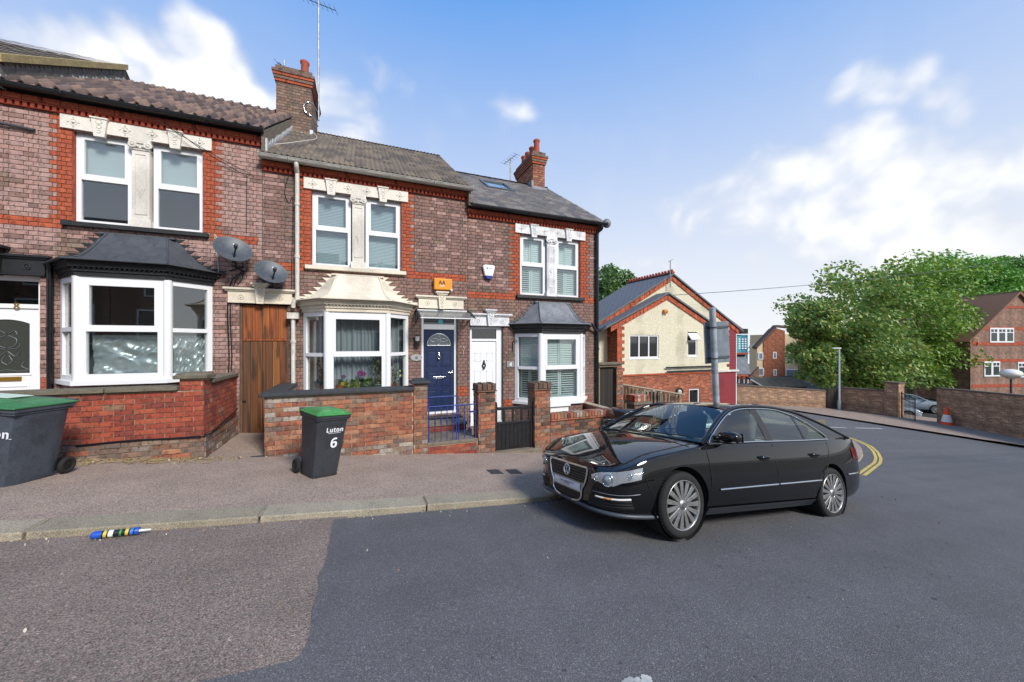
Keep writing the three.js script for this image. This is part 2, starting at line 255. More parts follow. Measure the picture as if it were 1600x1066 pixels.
{
  const zs = []; for (let z = 9; z > -1; z -= .3) zs.push(z); for (let z = -1; z > -2.6; z -= .025) zs.push(z); for (let z = -2.6; z > -8; z -= .08) zs.push(z); for (let z = -8; z >= -46; z -= .6) zs.push(z);
  const xs = Array.from({ length: 91 }, (_, i) => Math.pow(i / 90, 1.6));
  const sheet = (x0f, x1f, lift, zs, zmin) => { const use = zs.filter((z) => z >= zmin); return grid(xs.length - 1, use.length - 1, (u, v, i, j) => { const z = use[j], x0 = x0f(z), x1 = x1f(z), x = lerp(x0, x1, xs[i]); return [x, roadY(x, z) + lift, z, x, z]; }); };
  const worn = (g, amp, f) => { const p = g.attributes.position, c = []; for (let i = 0; i < p.count; i++) { const x = p.getX(i), z = p.getZ(i), k = 1 + amp * ((fbm3(x * f, 3, z * f * 1.8, 4) - .5) * 2.2 + (fbm3(x * f * 5, 9, z * f * 7, 3) - .5)); c.push(k, k, k * (1 + .02 * (fbm3(x * .4, 5, z * .4, 2) - .5))); } g.setAttribute('color', new THREE.Float32BufferAttribute(c, 3)); return g; };
  structure('road', worn(sheet((z) => (z > -4.28 ? oldEdge(z) : kerbX(z)), () => 27.4, 0, zs, -46), .16, .3), mat('#ffffff', .82, { vertexColors: true, map: sized(asphaltTex, 1.3), bumpMap: sized(grainBump, .3), bumpScale: .006 }));
  structure('old_road_surface', worn(sheet(() => -16, (z) => Math.min(oldEdge(z) + .12, 2), -.005, zs.filter((z) => z < -1), -4.4), .15, .6), mat('#ffffff', .9, { vertexColors: true, map: sized(oldRoadTex, 1.5), bumpMap: sized(grainBump, .22), bumpScale: .010 }));
  // pavement on the houses' side
  const ps = Array.from({ length: 150 }, (_, i) => lerp(-16, 19.0, i / 149));
  const zk = (x) => interp(kerbPath.slice(0, 13), x) - .02;
  structure('pavement', grid(ps.length - 1, 40, (u, v, i) => { const x = ps[i], z0 = zk(x), z1 = x < 6.2 ? -9.2 : lerp(-9.2, -16, smooth(6.2, 7, x)), z = lerp(z0, Math.min(z1, z0 - .5), v); return [x, pavY(x, z), z, x, z]; }).rotateY(0), mat('#ffffff', .92, { map: sized(pavementTex, 1.4), bumpMap: sized(grainBump, .3), bumpScale: .005, side: THREE.DoubleSide }));
  structure('far_pavement', grid(10, 70, (u, v) => { const z = lerp(4, -46, v), x = lerp(27.4, 36, u); return [x, roadY(27.4, z) + .1 - (x - 27.4) * .06, z, x, z]; }), mat('#f2efec', .92, { map: sized(pavementTex, 1.6) }));
  // the wide land round it, lower than the streets
  structure('ground', grid(80, 80, (u, v) => { const x = lerp(-500, 900, u), z = lerp(500, -900, v); const d = Math.hypot(x - 15, z + 10); return [x, roadY(clamp(x, -40, 55), clamp(z, -30, 30)) - .35 - 2.5 * smooth(40, 140, d) - 12 * smooth(140, 500, d), z, x, z]; }), mat('#5d5a4c', .95, { map: sized(mottle, 9) }));
  // kerb of single stones
  const kerb = new THREE.Group(); kerb.name = 'kerb'; kerb.userData.kind = 'structure'; scene.add(kerb);
  const pts = kerbPath.slice(0, 14).map(([x, z]) => new THREE.Vector3(x, 0, z)); let k = 0;
  const stoneMats = ['#efebe2', '#e6e1d7', '#f3eee3', '#dfdacf'].map((c) => mat(c, .9, { map: sized(concreteTex, .9), bumpMap: sized(grainBump, .35), bumpScale: .004 }));
  const rk = rngOf(77);
  for (let i = 1; i < pts.length; i++) {
    const a = pts[i - 1], b = pts[i], L = a.distanceTo(b); let s = 0; if (i === 1) s = 8.5 + .1;
    const n = Math.max(1, Math.round((L - s) / (i === 1 ? 1.55 : .9)));
    for (let q = 0; q < n; q++) {
      const p = a.clone().lerp(b, (s + (L - s) * q / n) / L), e = a.clone().lerp(b, (s + (L - s) * (q + 1) / n) / L), len = p.distanceTo(e);
      const g = new RoundedBoxGeometry(len - .004, .2, .30, 1, .018); uvm(flat(g)); const gg = uvm(flat(g));
      const m = new THREE.Mesh(gg, stoneMats[k % 4]); m.name = 'kerb_stone'; m.castShadow = m.receiveShadow = true;
      const dir = e.clone().sub(p), yaw = Math.atan2(-dir.z, dir.x), y0 = roadY(p.x, p.z), y1 = roadY(e.x, e.z), nx = Math.sin(yaw), nz = Math.cos(yaw);
      m.position.set((p.x + e.x) / 2 - nx * .15, (y0 + y1) / 2 + .054 - .1 + (rk() - .5) * .008, (p.z + e.z) / 2 - nz * .15);
      m.rotation.order = 'YXZ'; m.rotation.set(-.03, yaw, Math.atan2(y1 - y0, len)); kerb.add(m); k++;
    }
  }
  // yellow lines round the corner and the white centre marks
  const strip = (path, w, lift, yf = roadY) => grid(path.length * 4, 1, (u, v) => { const t = u * (path.length - 1), i = Math.min(path.length - 2, Math.floor(t)), f = t - i, a = path[i], b = path[i + 1]; const dx = b[0] - a[0], dz = b[1] - a[1], l = Math.hypot(dx, dz), x = lerp(a[0], b[0], f) - dz / l * (v - .5) * w, z = lerp(a[1], b[1], f) + dx / l * (v - .5) * w; return [x, yf(x, z) + lift, z, x, z]; });
  const off = (d) => kerbPath.slice(4, 12).map(([x, z], i, a) => { const p = a[Math.max(0, i - 1)], q = a[Math.min(a.length - 1, i + 1)], l = Math.hypot(q[0] - p[0], q[1] - p[1]); return [x - (q[1] - p[1]) / l * d, z + (q[0] - p[0]) / l * d]; });
  const yel = mat('#c4ad5a', .85, { map: sized(soilNoise, .7), side: THREE.DoubleSide });
  structure('yellow_line', strip(off(.28), .07, .005), yel); structure('yellow_line', strip(off(.385), .07, .005), yel);
  const wh = mat('#aeb0ae', .85, { map: sized(soilNoise, .6), side: THREE.DoubleSide });
  structure('road_marking', strip([[20.2, -10.9], [22.1, -10.72]], .16, .005), wh); structure('road_marking', strip([[22.9, -10.72], [25.2, -10.68]], .16, .005), wh);
  { const r = rngOf(31), g = new Kit(); for (let i = 0; i < 26; i++) { const x = 1.29 + (r() - .5) * .16, z = -1.5 + (r() - .5) * .05; g.add(new THREE.CircleGeometry(.006 + .012 * r(), 6).rotateX(-Math.PI / 2), T(x, roadY(x, z) + .004, z, r() * 6, 0, -.095)); } structure('worn_road_marking', g.geo(), wh); const d = new Kit(); for (let i = 0; i < 46; i++) { const x = lerp(-.2, 7, r()), z = lerp(-1.1, -2.7, r()), q = .005 + .014 * r() * r(); d.add(new THREE.CircleGeometry(q, 7).scale(1, .5 + r(), 1).rotateX(-Math.PI / 2), T(x, roadY(x, z) + .004, z, r() * 6, 0, -.095)); } const ts = structure('tar_spots', d.geo(), mat('#414144', .8)); ts.userData.kind = 'stuff'; tag(ts, 'small dark tar spots on the road', 'stain'); }
  structure('far_kerb', strip([[27.4, 3], [27.4, -10], [27.6, -30]], .18, .1), M.concrete);
}
// ------------------------------------------------------------------ terraced houses (local y 5.4 is the underside of the brick cornice, z 0 the front wall)
const FRONT = -8.6;
// a window unit in its own plane: outer frame, optional transom, glass; returns frame kit pieces in kit and panes as boxes
function sashWindow(kit, panes, m, w, y0, y1, yt, { f = .06, d = .06, sash = true, deep = .0 } = {}) {
  const hw = w / 2;
  kit.box(-hw, -hw + f, y0, y1, -d, deep, m).box(hw - f, hw, y0, y1, -d, deep, m).box(-hw + f, hw - f, y1 - f, y1, -d, deep, m).box(-hw + f, hw - f, y0, y0 + f, -d, deep + .012, m);
  if (yt) {
    kit.box(-hw + f, hw - f, yt - .035, yt + .035, -d, deep + .008, m);
    if (sash) { const q = .04; for (const [a, b, z] of [[yt + .035, y1 - f, .006]]) kit.box(-hw + f, -hw + f + q, a, b, -d + .01, deep + z, m).box(hw - f - q, hw - f, a, b, -d + .01, deep + z, m).box(-hw + f + q, hw - f - q, b - q, b, -d + .01, deep + z, m).box(-hw + f + q, hw - f - q, a, a + q * .8, -d + .01, deep + z, m); }
    panes.push([new THREE.BoxGeometry(w - 2 * f, yt - .035 - y0 - f, .006).translate(0, (yt - .035 + y0 + f) / 2, -d * .55), m], [new THREE.BoxGeometry(w - 2 * f, y1 - f - yt - .035, .006).translate(0, (y1 - f + yt + .035) / 2, -d * .45), m]);
  } else panes.push([new THREE.BoxGeometry(w - 2 * f, y1 - y0 - 2 * f, .006).translate(0, (y0 + y1) / 2, -d * .5), m]);
}
const paneGeo = ([g, m]) => { g = flat(g); if (m) g.applyMatrix4(m); return uvm(g); };
function house(o) {
  const h = thing('terraced_house', o.label, 'house', [o.x, o.dent - 5.4, FRONT], 0, 'terraced houses');
  const L = o.left - o.x, Rr = o.right - o.x, D = o.door, dl = D.x0 - o.x, dr = D.x1 - o.x, db = D.y0 - (o.dent - 5.4), dt = D.y1 - (o.dent - 5.4);
  const holes = [[-.89, .89, 3.60, 5.165], [-.93, .93, .92, 2.66], [dl, dr, db, dt], ...(o.holes || []).map(([a, b, c, d]) => [a - o.x, b - o.x, c - (o.dent - 5.4), d - (o.dent - 5.4)])];
  const shape = new THREE.Shape([new THREE.Vector2(L, -.9), new THREE.Vector2(Rr, -.9), new THREE.Vector2(Rr, 5.66), new THREE.Vector2(L, 5.66)]);
  for (const q of holes) shape.holes.push(new THREE.Path([new THREE.Vector2(q[0], q[2]), new THREE.Vector2(q[0], q[3]), new THREE.Vector2(q[1], q[3]), new THREE.Vector2(q[1], q[2])]));
  const wk = new Kit(); wk.add(new THREE.ExtrudeGeometry(shape, { depth: .23, bevelEnabled: false }).translate(0, 0, -.238));
  const wall = wk.to(h, 'wall', o.mortar || M.mortar);
  // bricks; orange quoins beside the windows, orange band at the sill, darker low down
  const zones = (v, row) => {
    const t = row % 2 ? .045 : .14, z = [];
    const split = (cuts) => { cuts.sort((a, b) => a[0] - b[0]); let x = L; for (const c of cuts) { if (c[0] > x) z.push([x, c[0], null]); z.push([Math.max(x, c[0]), c[1], c[2]]); x = Math.max(x, c[1]); } if (x < Rr) z.push([x, Rr, null]); };
    if (v > 3.50 && v < 3.62) split([[o.bandL - o.x, -1.0, 'orange'], [1.0, o.bandR - o.x, 'orange']]);
    else if (v > 3.6 && v < 5.4) split([[-1.03 - t, -.89, 'orange'], [.89, 1.03 + t, 'orange']]);
    else if (v > .78 && v < .95 && o.lowBand) split(o.lowBand.map(([a, b]) => [a - o.x, b - o.x, 'orange']));
    else z.push([L, Rr, null]);
    return z;
  };
  const rp = o.pal;
  layBricks(wall, new THREE.Matrix4(), L, Rr, -.45 + .0, 5.395, { holes, zones, pal: rp, seed: o.seed, parts: 300, score: (b) => (Math.abs(b.u) < 1.1 && b.v < 3.4 ? -3 : 0) });
  // the rest of the shell, seldom seen
  new Kit().box(L + .01, L + .2, -.9, 5.6, -6.6, -.24).box(Rr - .2, Rr - .01, -.9, 5.6, -6.6, -.24).box(L + .2, Rr - .2, -.9, 5.6, -6.6, -6.4).to(h, 'side_wall', brickSheet);
  new Kit().box(L + .2, Rr - .2, 2.78, 2.98, -6.4, -.25).box(L + .2, Rr - .2, -.2, -.05, -6.4, -.25).box(L + .2, Rr - .2, 5.3, 5.4, -6.4, -.25).to(h, 'floor', M.inside);
  new Kit().box(L + .2, Rr - .2, -.05, 5.3, (o.roomZ || -2.5) - .1, o.roomZ || -2.5).to(h, 'partition', o.roomWall || M.inside);
  // cornice: dentil course, fillet and two orange courses
  const ck = new Kit(); ck.box(L, Rr, 5.395, 5.4, -.2, .045).box(L, Rr, 5.475, 5.497, -.2, .06);
  for (let x = L + .03; x < Rr - .05; x += .0865) ck.box(x, x + .05, 5.401, 5.474, -.02, .05);
  ck.box(L, Rr, 5.4, 5.475, -.2, .008); ck.to(h, 'dentil_course', mat('#97402b', .9, { map: mott(.3) }));
  const or = new Kit(); for (let r = 0, y = 5.499; r < 1; r++) for (let x = L; x < Rr - .02; x += .225) or.box(x + .004, Math.min(Rr, x + .22), y, y + .085, -.2, .07 + R() * .004); or.to(h, 'cornice', brickMats.orange[1]);
  // lintel over the pair of upstairs windows
  const lk = new Kit(); lk.box(-1.027, 1.027, 5.165, 5.392, -.2, .035);
  lk.to(h, 'lintel', o.lintelMat || M.stoneWhite);
  for (const x of [-.52, .50]) { const k = new Kit().poly([[-.07, -.32], [.07, -.32], [.105, 0], [-.105, 0]], .05, T(x, 5.405, .03)); for (let r = 0; r < 3; r++) k.add(new THREE.TorusGeometry(.04 - r * .008, .008, 5, 10), T(x, 5.34 - r * .085, .081)); k.box(x - .115, x + .115, 5.385, 5.408, -.02, .095); k.to(h, 'keystone', o.lintelMat || M.stoneWhite); }
  for (const x of [-.86, -.2, .17, .85]) { const k = new Kit(); k.add(new THREE.TorusGeometry(.05, .009, 5, 8), T(x, 5.28, .034)); k.add(new THREE.SphereGeometry(.026, 8, 5), T(x, 5.28, .036)); for (let q = 0; q < 4; q++) k.add(new THREE.SphereGeometry(.014, 6, 4), T(x + .068 * Math.cos(q * 1.571), 5.28 + .075 * Math.sin(q * 1.571), .034)); k.to(h, 'rosette', o.lintelMat || M.stoneWhite); }
  // pilaster between them
  const pk = new Kit(); pk.box(-.145, .145, 3.60, 3.74, -.12, .03).box(-.12, .12, 3.74, 4.98, -.12, .012).box(-.085, -.07, 3.85, 4.9, 0, .022).box(.07, .085, 3.85, 4.9, 0, .022).box(-.085, .085, 4.9, 4.915, 0, .022).box(-.085, .085, 3.84, 3.855, 0, .022);
  pk.poly([[0, -.16], [.06, 0], [0, .16], [-.06, 0]], .012, T(0, 4.3, .01)).poly([[0, -.09], [.03, 0], [0, .09], [-.03, 0]], .014, T(0, 4.3, .02));
  pk.box(-.15, .15, 5.09, 5.165, -.12, .05); for (const s of [-1, 1]) { pk.add(new THREE.TorusGeometry(.045, .022, 6, 12), T(s * .105, 5.06, .035)); pk.add(new THREE.SphereGeometry(.03, 8, 6), T(s * .105, 5.06, .04)); pk.add(new THREE.SphereGeometry(.025, 8, 6), T(s * .04, 5.04, .03)); }
  pk.box(-.13, .13, 4.98, 5.01, -.12, .03).box(-.1, .1, 5.0, 5.1, -.12, .03); pk.to(h, 'pilaster', o.pilasterMat || o.lintelMat || M.stoneWhite);
  new Kit().rbox(-1.0, .985, 3.525, 3.604, -.1, .085, .008).to(h, 'window_sill', o.sillMat);
  for (const s of [-1, 1]) new Kit().box(s * .882, s * .894, 3.604, 5.165, -.2, -.006).to(h, 'reveal', brickMats.orange[3]);
  for (const x of [-.512, .512]) { const k = new Kit(), panes = []; sashWindow(k, panes, T(x, 0, -.07), .735, 3.606, 5.16, 4.4, { f: .065 }); const fr = k.to(h, 'upstairs_window', M.upvc); for (const p of panes) put(fr, 'pane', paneGeo(p), M.glass); if (o.upstairs) o.upstairs(h, x); }
  // bay window
  const B = [[-1.04, 0], [-.56, .55], [.56, .55], [1.04, 0]], by0 = .95, by1 = 2.63, byt = 1.78;
  const bk = new Kit(), bp = [];
  for (let i = 0; i < 3; i++) {
    const a = B[i], b = B[i + 1], w = Math.hypot(b[0] - a[0], b[1] - a[1]), ry = -Math.atan2(b[1] - a[1], b[0] - a[0]), m = T((a[0] + b[0]) / 2, 0, (a[1] + b[1]) / 2, ry);
    sashWindow(bk, bp, m, w - .02, by0, by1, byt, { f: i === 1 ? .105 : .085, d: .075, sash: i === 1 });
  }
  for (const [x, z] of [[-.56, .55], [.56, .55]]) bk.add(new THREE.CylinderGeometry(.07, .07, by1 - by0 - .004, 6), T(x, (by0 + by1) / 2, z - .045));
  const bay = bk.to(h, 'bay_window', M.upvc); for (const p of bp) put(bay, 'pane', paneGeo(p), o.bayGlass || M.glass);
  const out = (e) => [[-1.04 - e * 1.1, -.01], [-.56 - e * .45, .55 + e], [.56 + e * .45, .55 + e], [1.04 + e * 1.1, -.01]];
  const slab = (k, e, y0, y1) => k.add(new THREE.ExtrudeGeometry(new THREE.Shape(out(e).map(([x, z]) => new THREE.Vector2(x, -z))), { depth: y1 - y0, bevelEnabled: false }).rotateX(-Math.PI / 2).translate(0, y0, 0));
  const sk = new Kit(); slab(sk, .07, .885, .952); sk.to(h, 'bay_sill', M.upvc);
  const base = new Kit(); slab(base, -.012, -.8, .884); const bw = base.to(h, 'bay_base', M.mortar);
  for (let i = 0; i < 3; i++) { const a = B[i], b = B[i + 1], w = Math.hypot(b[0] - a[0], b[1] - a[1]); layBricks(bw, T(a[0], 0, a[1], -Math.atan2(b[1] - a[1], b[0] - a[0])), 0, w, -.45, .88, { pal: rp, seed: o.seed + 7 + i, parts: i === 1 ? 60 : 20, proud: -.002 }); }
  const cm = o.bayTrim; const c1 = new Kit(); slab(c1, .03, 2.632, 2.70); slab(c1, .055, 2.70, 2.745); slab(c1, .10, 2.765, 2.83); slab(c1, .13, 2.83, 2.86); c1.to(h, 'bay_cornice', cm);
  const dk = new Kit(); for (let i = 0; i < 3; i++) { const P = out(.06), a = P[i], b = P[i + 1], n = i === 1 ? 19 : 12; for (let q = 0; q < n; q++) { const t = (q + .5) / n; dk.add(new THREE.BoxGeometry(.03, .022, .05), T(lerp(a[0], b[0], t), 2.755, lerp(a[1], b[1], t), -Math.atan2(b[1] - a[1], b[0] - a[0]))); } } dk.to(h, 'bay_dentils', cm).userData.kind = 'stuff';
  // swept lead roof over the bay
  const prof = [[0, 2.865], [.12, 2.885], [.3, 2.95], [.48, 3.05], [.66, 3.19], [.84, 3.34], [1, 3.44]], E0 = out(.2), E1 = [[-.50, -.01], [-.40, .09], [.40, .09], [.50, -.01]];
  const rk = new Kit();
  for (let i = 0; i < 3; i++) rk.add(grid(10, 12, (u, v) => { const y = interp(prof, v), A = [lerp(E0[i][0], E0[i + 1][0], u), lerp(E0[i][1], E0[i + 1][1], u)], C = [lerp(E1[i][0], E1[i + 1][0], u), lerp(E1[i][1], E1[i + 1][1], u)]; const q = Math.pow(v, .8); return [lerp(A[0], C[0], q), y + (R() - .5) * .006, lerp(A[1], C[1], q)]; }));
  for (let i = 1; i < 3; i++) { const pts = []; for (let s = 0; s <= 10; s++) { const v = s / 10, q = Math.pow(v, .8); pts.push([lerp(E0[i][0], E1[i][0], q), interp(prof, v) + .008, lerp(E0[i][1], E1[i][1], q)]); } rk.tube(pts, .018, 6, 14); }
  for (let i = 0; i < 3; i++) rk.rod([E0[i][0], 2.868, E0[i][1]], [E0[i + 1][0], 2.868, E0[i + 1][1]], .016, 6);
  rk.box(-.51, .51, 3.425, 3.455, -.01, .105); rk.to(h, 'bay_roof', o.bayRoof);
  for (const s of [-1, 1]) { const zk = new Kit(); for (let q = 0; q < 8; q++) { const v = (q + .5) / 8, y = interp(prof, v), x = lerp(E0[3][0], E1[3][0], Math.pow(v, .8)) * s; zk.poly([[x - s * .10, y - .09], [x + s * .085, y + .05], [x - s * .16, y + .05]], .012, T(0, 0, .004)); } zk.to(h, 'stepped_flashing', o.flashing || o.bayRoof); }
  return { h, L, Rr, holes, base: o.dent - 5.4 };
}
const brickSheet = mat('#ffffff', .93, { map: sized(farBrick([.52, .36, .3], [.45, .33, .29], [.58, .44, .37], [.55, .5, .44], 5), 1.35, 1.208) });

// roofs: pitched front slope of single tiles, plain back slope
const RIDGE_Z = -3.25, EAVE_Z = .17;
function roof(hs, o) {
  const { h, L, Rr } = hs, y0 = 5.665, y1 = o.ridge, run = EAVE_Z - RIDGE_Z, len = Math.hypot(run, y1 - y0), pitch = Math.atan2(y1 - y0, run);
  const L0 = L + (o.inL || 0), R0 = Rr + (o.inR || 0);
  const k = new Kit(); k.poly([[EAVE_Z - .06, y0 - .02], [RIDGE_Z, y1 - .03], [RIDGE_Z * 2, y0 - .02]], R0 - L0 - .02, new THREE.Matrix4().makeBasis(new THREE.Vector3(0, 0, 1), new THREE.Vector3(0, 1, 0), new THREE.Vector3(-1, 0, 0)).setPosition(R0 - .01, 0, 0));
  const rf = k.to(h, 'roof', o.under);
  const mtx = T(0, y0, EAVE_Z, 0, -(Math.PI / 2 - pitch)); // u along the eaves, v up the slope, n outward
  const rows = Math.ceil(len / o.gauge), cols = Math.round((R0 - L0) / o.cover), cw = (R0 - L0) / cols, quat = new THREE.Quaternion().setFromRotationMatrix(mtx), c = new THREE.Vector3(), rr = rngOf(o.seed);
  const protos = o.tiles(cw), mats = o.mats, list = [];
  for (let r = 0; r < rows; r++) for (let q = 0; q < cols; q++) { const off = o.stagger && r % 2 ? cw / 2 : 0, u = L0 + (q + .5) * cw + off; if (u > R0 - cw * .3) continue; if (o.skip && o.skip(u, r * o.gauge)) continue; list.push([u, r * o.gauge, r]); }
  list.forEach(([u, v], i) => {
    const m = new THREE.Mesh(protos[Math.floor(rr() * protos.length)], mats[Math.floor(rr() * mats.length)]); m.name = o.piece; m.castShadow = m.receiveShadow = true;
    c.set(u + (rr() - .5) * .006, v, .012 + (rr() - .5) * .006).applyMatrix4(mtx); m.position.copy(c); m.quaternion.copy(quat); m.rotateX((o.lift || .05) + (rr() - .5) * .012); m.rotateZ((rr() - .5) * .012);
    if (i < 300) rf.add(m); else { m.updateMatrix(); (roof.rest = roof.rest || []).push(m); }
  });
  if (roof.rest) { const byMat = new Map(); for (const m of roof.rest) { const g = flat(m.geometry.clone()); g.applyMatrix4(m.matrix); if (!byMat.has(m.material)) byMat.set(m.material, []); byMat.get(m.material).push(g); } for (const [mt, gs] of byMat) { const s = put(rf, o.piece + '_courses', mergeGeometries(gs), mt); s.userData.kind = 'stuff'; } roof.rest = null; }
  // ridge tiles
  const n = Math.round((R0 - L0) / .42); for (let i = 0; i < n; i++) { const g = new THREE.CylinderGeometry(.12, .125, (R0 - L0) / n - .008, 10, 1, false, 0, Math.PI).rotateZ(Math.PI / 2).rotateX(-Math.PI / 2 + Math.PI / 2); g.rotateX(Math.PI * 0); const m = put(rf, 'ridge_tile', uvm(flat(g)), mats[i % mats.length]); m.position.set(L0 + (i + .5) * (R0 - L0) / n, y1 - .035, RIDGE_Z); m.rotation.x = -Math.PI / 2; }
  return { mtx, len, pitch, rf, L0, R0, y0 };
}
// a pantile with one roll (or two), open at the back
function rollTile(w, len, rolls, amp) {
  return [0, 1].map((k) => { const n = rolls === 1 ? 8 : 10, f = (u) => rolls === 1 ? amp * (u < .55 ? -.15 * Math.sin(u / .55 * Math.PI) : Math.sin((u - .55) / .45 * Math.PI)) : amp * Math.max(0, Math.sin(u * 2 * Math.PI * 2 - 1.2)) * .9;
    const top = grid(n, 1, (u, v) => [(u - .5) * (w + .012), v * len, f(u) + .022 - k * .002, u * w * 3, v * len * 3]); const front = grid(n, 1, (u, v) => [(u - .5) * (w + .012), 0, f(u) + .022 - k * .002 - (1 - v) * .026, u, v * .1]); return mergeGeometries([flat(top), flat(front)]); });
}
const tileMat = (c) => mat(c, .88, { map: sized(mottle, .9) });
const panMats = ['#6e5a50', '#7f675a', '#604f47', '#8d7261', '#544640', '#75625a'].map(tileMat);
const romanMats = ['#6d6052', '#776a59', '#625749', '#80715e', '#5a5046', '#716657'].map(tileMat);
const slateMats = ['#6b6663', '#75706b', '#625e5d', '#7d766e', '#6a615a', '#5a5757'].map(tileMat);

// ---- number 8
const sooty = (u, v, k) => fbm3(u * 1.1 + k, v * 1.9, k * 3, 3);
const pinkish = (u, v, r) => { const q = r(); const so = sooty(u, v, 4); if (so > .63 && q < (so - .58) * 5) return so > .68 ? 'dirty' : 'plum'; if (v < .35) return q < .6 ? 'dirty' : 'plum'; if (v < 3.2) return q < .6 ? 'mauve' : 'plum'; return q < .95 ? 'mauve' : 'plum'; };
const purple = (u, v, r) => { const q = r(); const so = sooty(u, v, 9); if (so > .62 && q < (so - .57) * 5) return 'dirty'; if (v < .7) return q < .5 ? 'dirty' : 'plum'; if (v > 3.7) return q < .2 ? 'mauve' : q < .97 ? 'plum' : 'dirty'; return q < .86 ? 'plum' : 'dirty'; };
const house8 = house({ label: 'terraced house with black bay roof and white glazed front door numbered 8', x: -3.63, dent: 5.34, left: -5.98, right: -1.80, bandL: -5.98, bandR: -1.88, seed: 11, pal: pinkish, mortar: M.mortar, lowBand: [[-4.9, -4.78]],
  door: { x0: -5.82, x1: -4.915, y0: .2, y1: 2.6 }, holes: [[-2.17, -1.801, -.6, 2.27]], sillMat: M.blackPaint, bayTrim: M.blackPaint, bayRoof: M.leadDark, flashing: M.blackPaint, lintelMat: M.stoneWhite, roomWall: mat('#9a8d7e', .95), roomZ: -1.1 });  // partition made pale and put close behind the bay to brighten its panes
roof(house8, { ridge: 7.83, cover: .2, gauge: .3, seed: 5, piece: 'roof_tile', under: mat('#4a3f39', .9), mats: panMats, tiles: (w) => rollTile(w, .36, 1, .06), inR: .06 });
// ---- number 6
const house6 = house({ label: 'terraced house with cream bay roof and dark blue front door', x: -.058, dent: 4.885, left: -1.80, right: 2.34, bandL: -1.80, bandR: 2.29, seed: 23, pal: purple, lowBand: [[2.1, 2.34]],
  door: { x0: 1.27, x1: 2.1, y0: -.17, y1: 2.27 }, holes: [[-1.799, -1.36, -.6, 2.27]], sillMat: M.cream, bayTrim: M.cream, bayRoof: M.cream, lintelMat: M.stoneWhite });
roof(house6, { ridge: 7.925, cover: .206, gauge: .285, seed: 6, piece: 'roof_tile', under: mat('#463f37', .9), mats: romanMats, tiles: (w) => rollTile(w, .33, 2, .03) });
// ---- number 4
const house4 = house({ label: 'end terraced house with grey lead bay roof, white front door and slate roof', x: 4.60, dent: 4.505, left: 2.34, right: 6.08, bandL: 2.34, bandR: 6.08, seed: 37, pal: purple, lowBand: [[3.27, 3.5], [5.4, 5.75]],
  door: { x0: 2.41, x1: 3.25, y0: -.5, y1: 1.9 }, sillMat: M.blackPaint, bayTrim: M.blackPaint, bayRoof: M.lead, flashing: M.leadDark, lintelMat: mat('#dfe0e2', .6, { map: mott(.8) }) });
const slate = (w) => [0, 1, 2].map((k) => new THREE.BoxGeometry(w - .004, .34, .007).translate(0, .17, .01 + k * .001));
const roof4 = roof(house4, { ridge: 7.895, cover: .235, gauge: .19, seed: 7, piece: 'roof_slate', under: mat('#4b4746', .9), mats: slateMats, tiles: slate, stagger: true, lift: .03, inR: .12, skip: (u, v) => u > -1.15 && u < -.3 && v > 2.35 && v < 3.4 });
// ------------------------------------------------------------------ fittings of the houses, given in world metres
const W = (hs) => new THREE.Matrix4().makeTranslation(-hs.h.position.x, -hs.h.position.y, -hs.h.position.z);
const K = (hs) => new Kit(W(hs));
const FZ = FRONT;
function entablature(hs, x0, x1, y0, y1, material, key = true) {
  const k = K(hs); k.box(x0 + .07, x1 - .07, y0, y1 - .05, FZ - .05, FZ + .045).box(x0 + .03, x1 - .03, y1 - .055, y1 - .03, FZ, FZ + .07).rbox(x0, x1, y1 - .03, y1 + .012, FZ, FZ + .10, .008).box(x0 + .07, x1 - .07, y0, y0 + .025, FZ, FZ + .058);
  const e = k.to(hs.h, 'door_lintel', material), c = (x0 + x1) / 2;
  if (key) { const q = K(hs); q.poly([[-.06, -.33], [.06, -.33], [.09, 0], [-.09, 0]], .07, T(c, y1 + .04, FZ + .04)).rbox(c - .15, c + .15, y1 + .07, y1 + .11, FZ, FZ + .16, .008).box(c - .12, c + .12, y1 + .035, y1 + .07, FZ, FZ + .135); for (let r = 0; r < 4; r++) q.add(new THREE.TorusGeometry(.036 - r * .006, .011, 5, 10), T(c, y1 - .0 - r * .075, FZ + .112)); q.to(hs.h, 'keystone', material); }
  for (const s of [-1, 1]) { const x = c + s * (x1 - x0) * .27, y = (y0 + y1 - .05) / 2; K(hs).add(new THREE.TorusGeometry(.045, .012, 5, 8), T(x, y, FZ + .045)).add(new THREE.SphereGeometry(.02, 8, 5), T(x, y, FZ + .045)).to(hs.h, 'rosette', material); }
  return e;
}
const white = M.upvc;
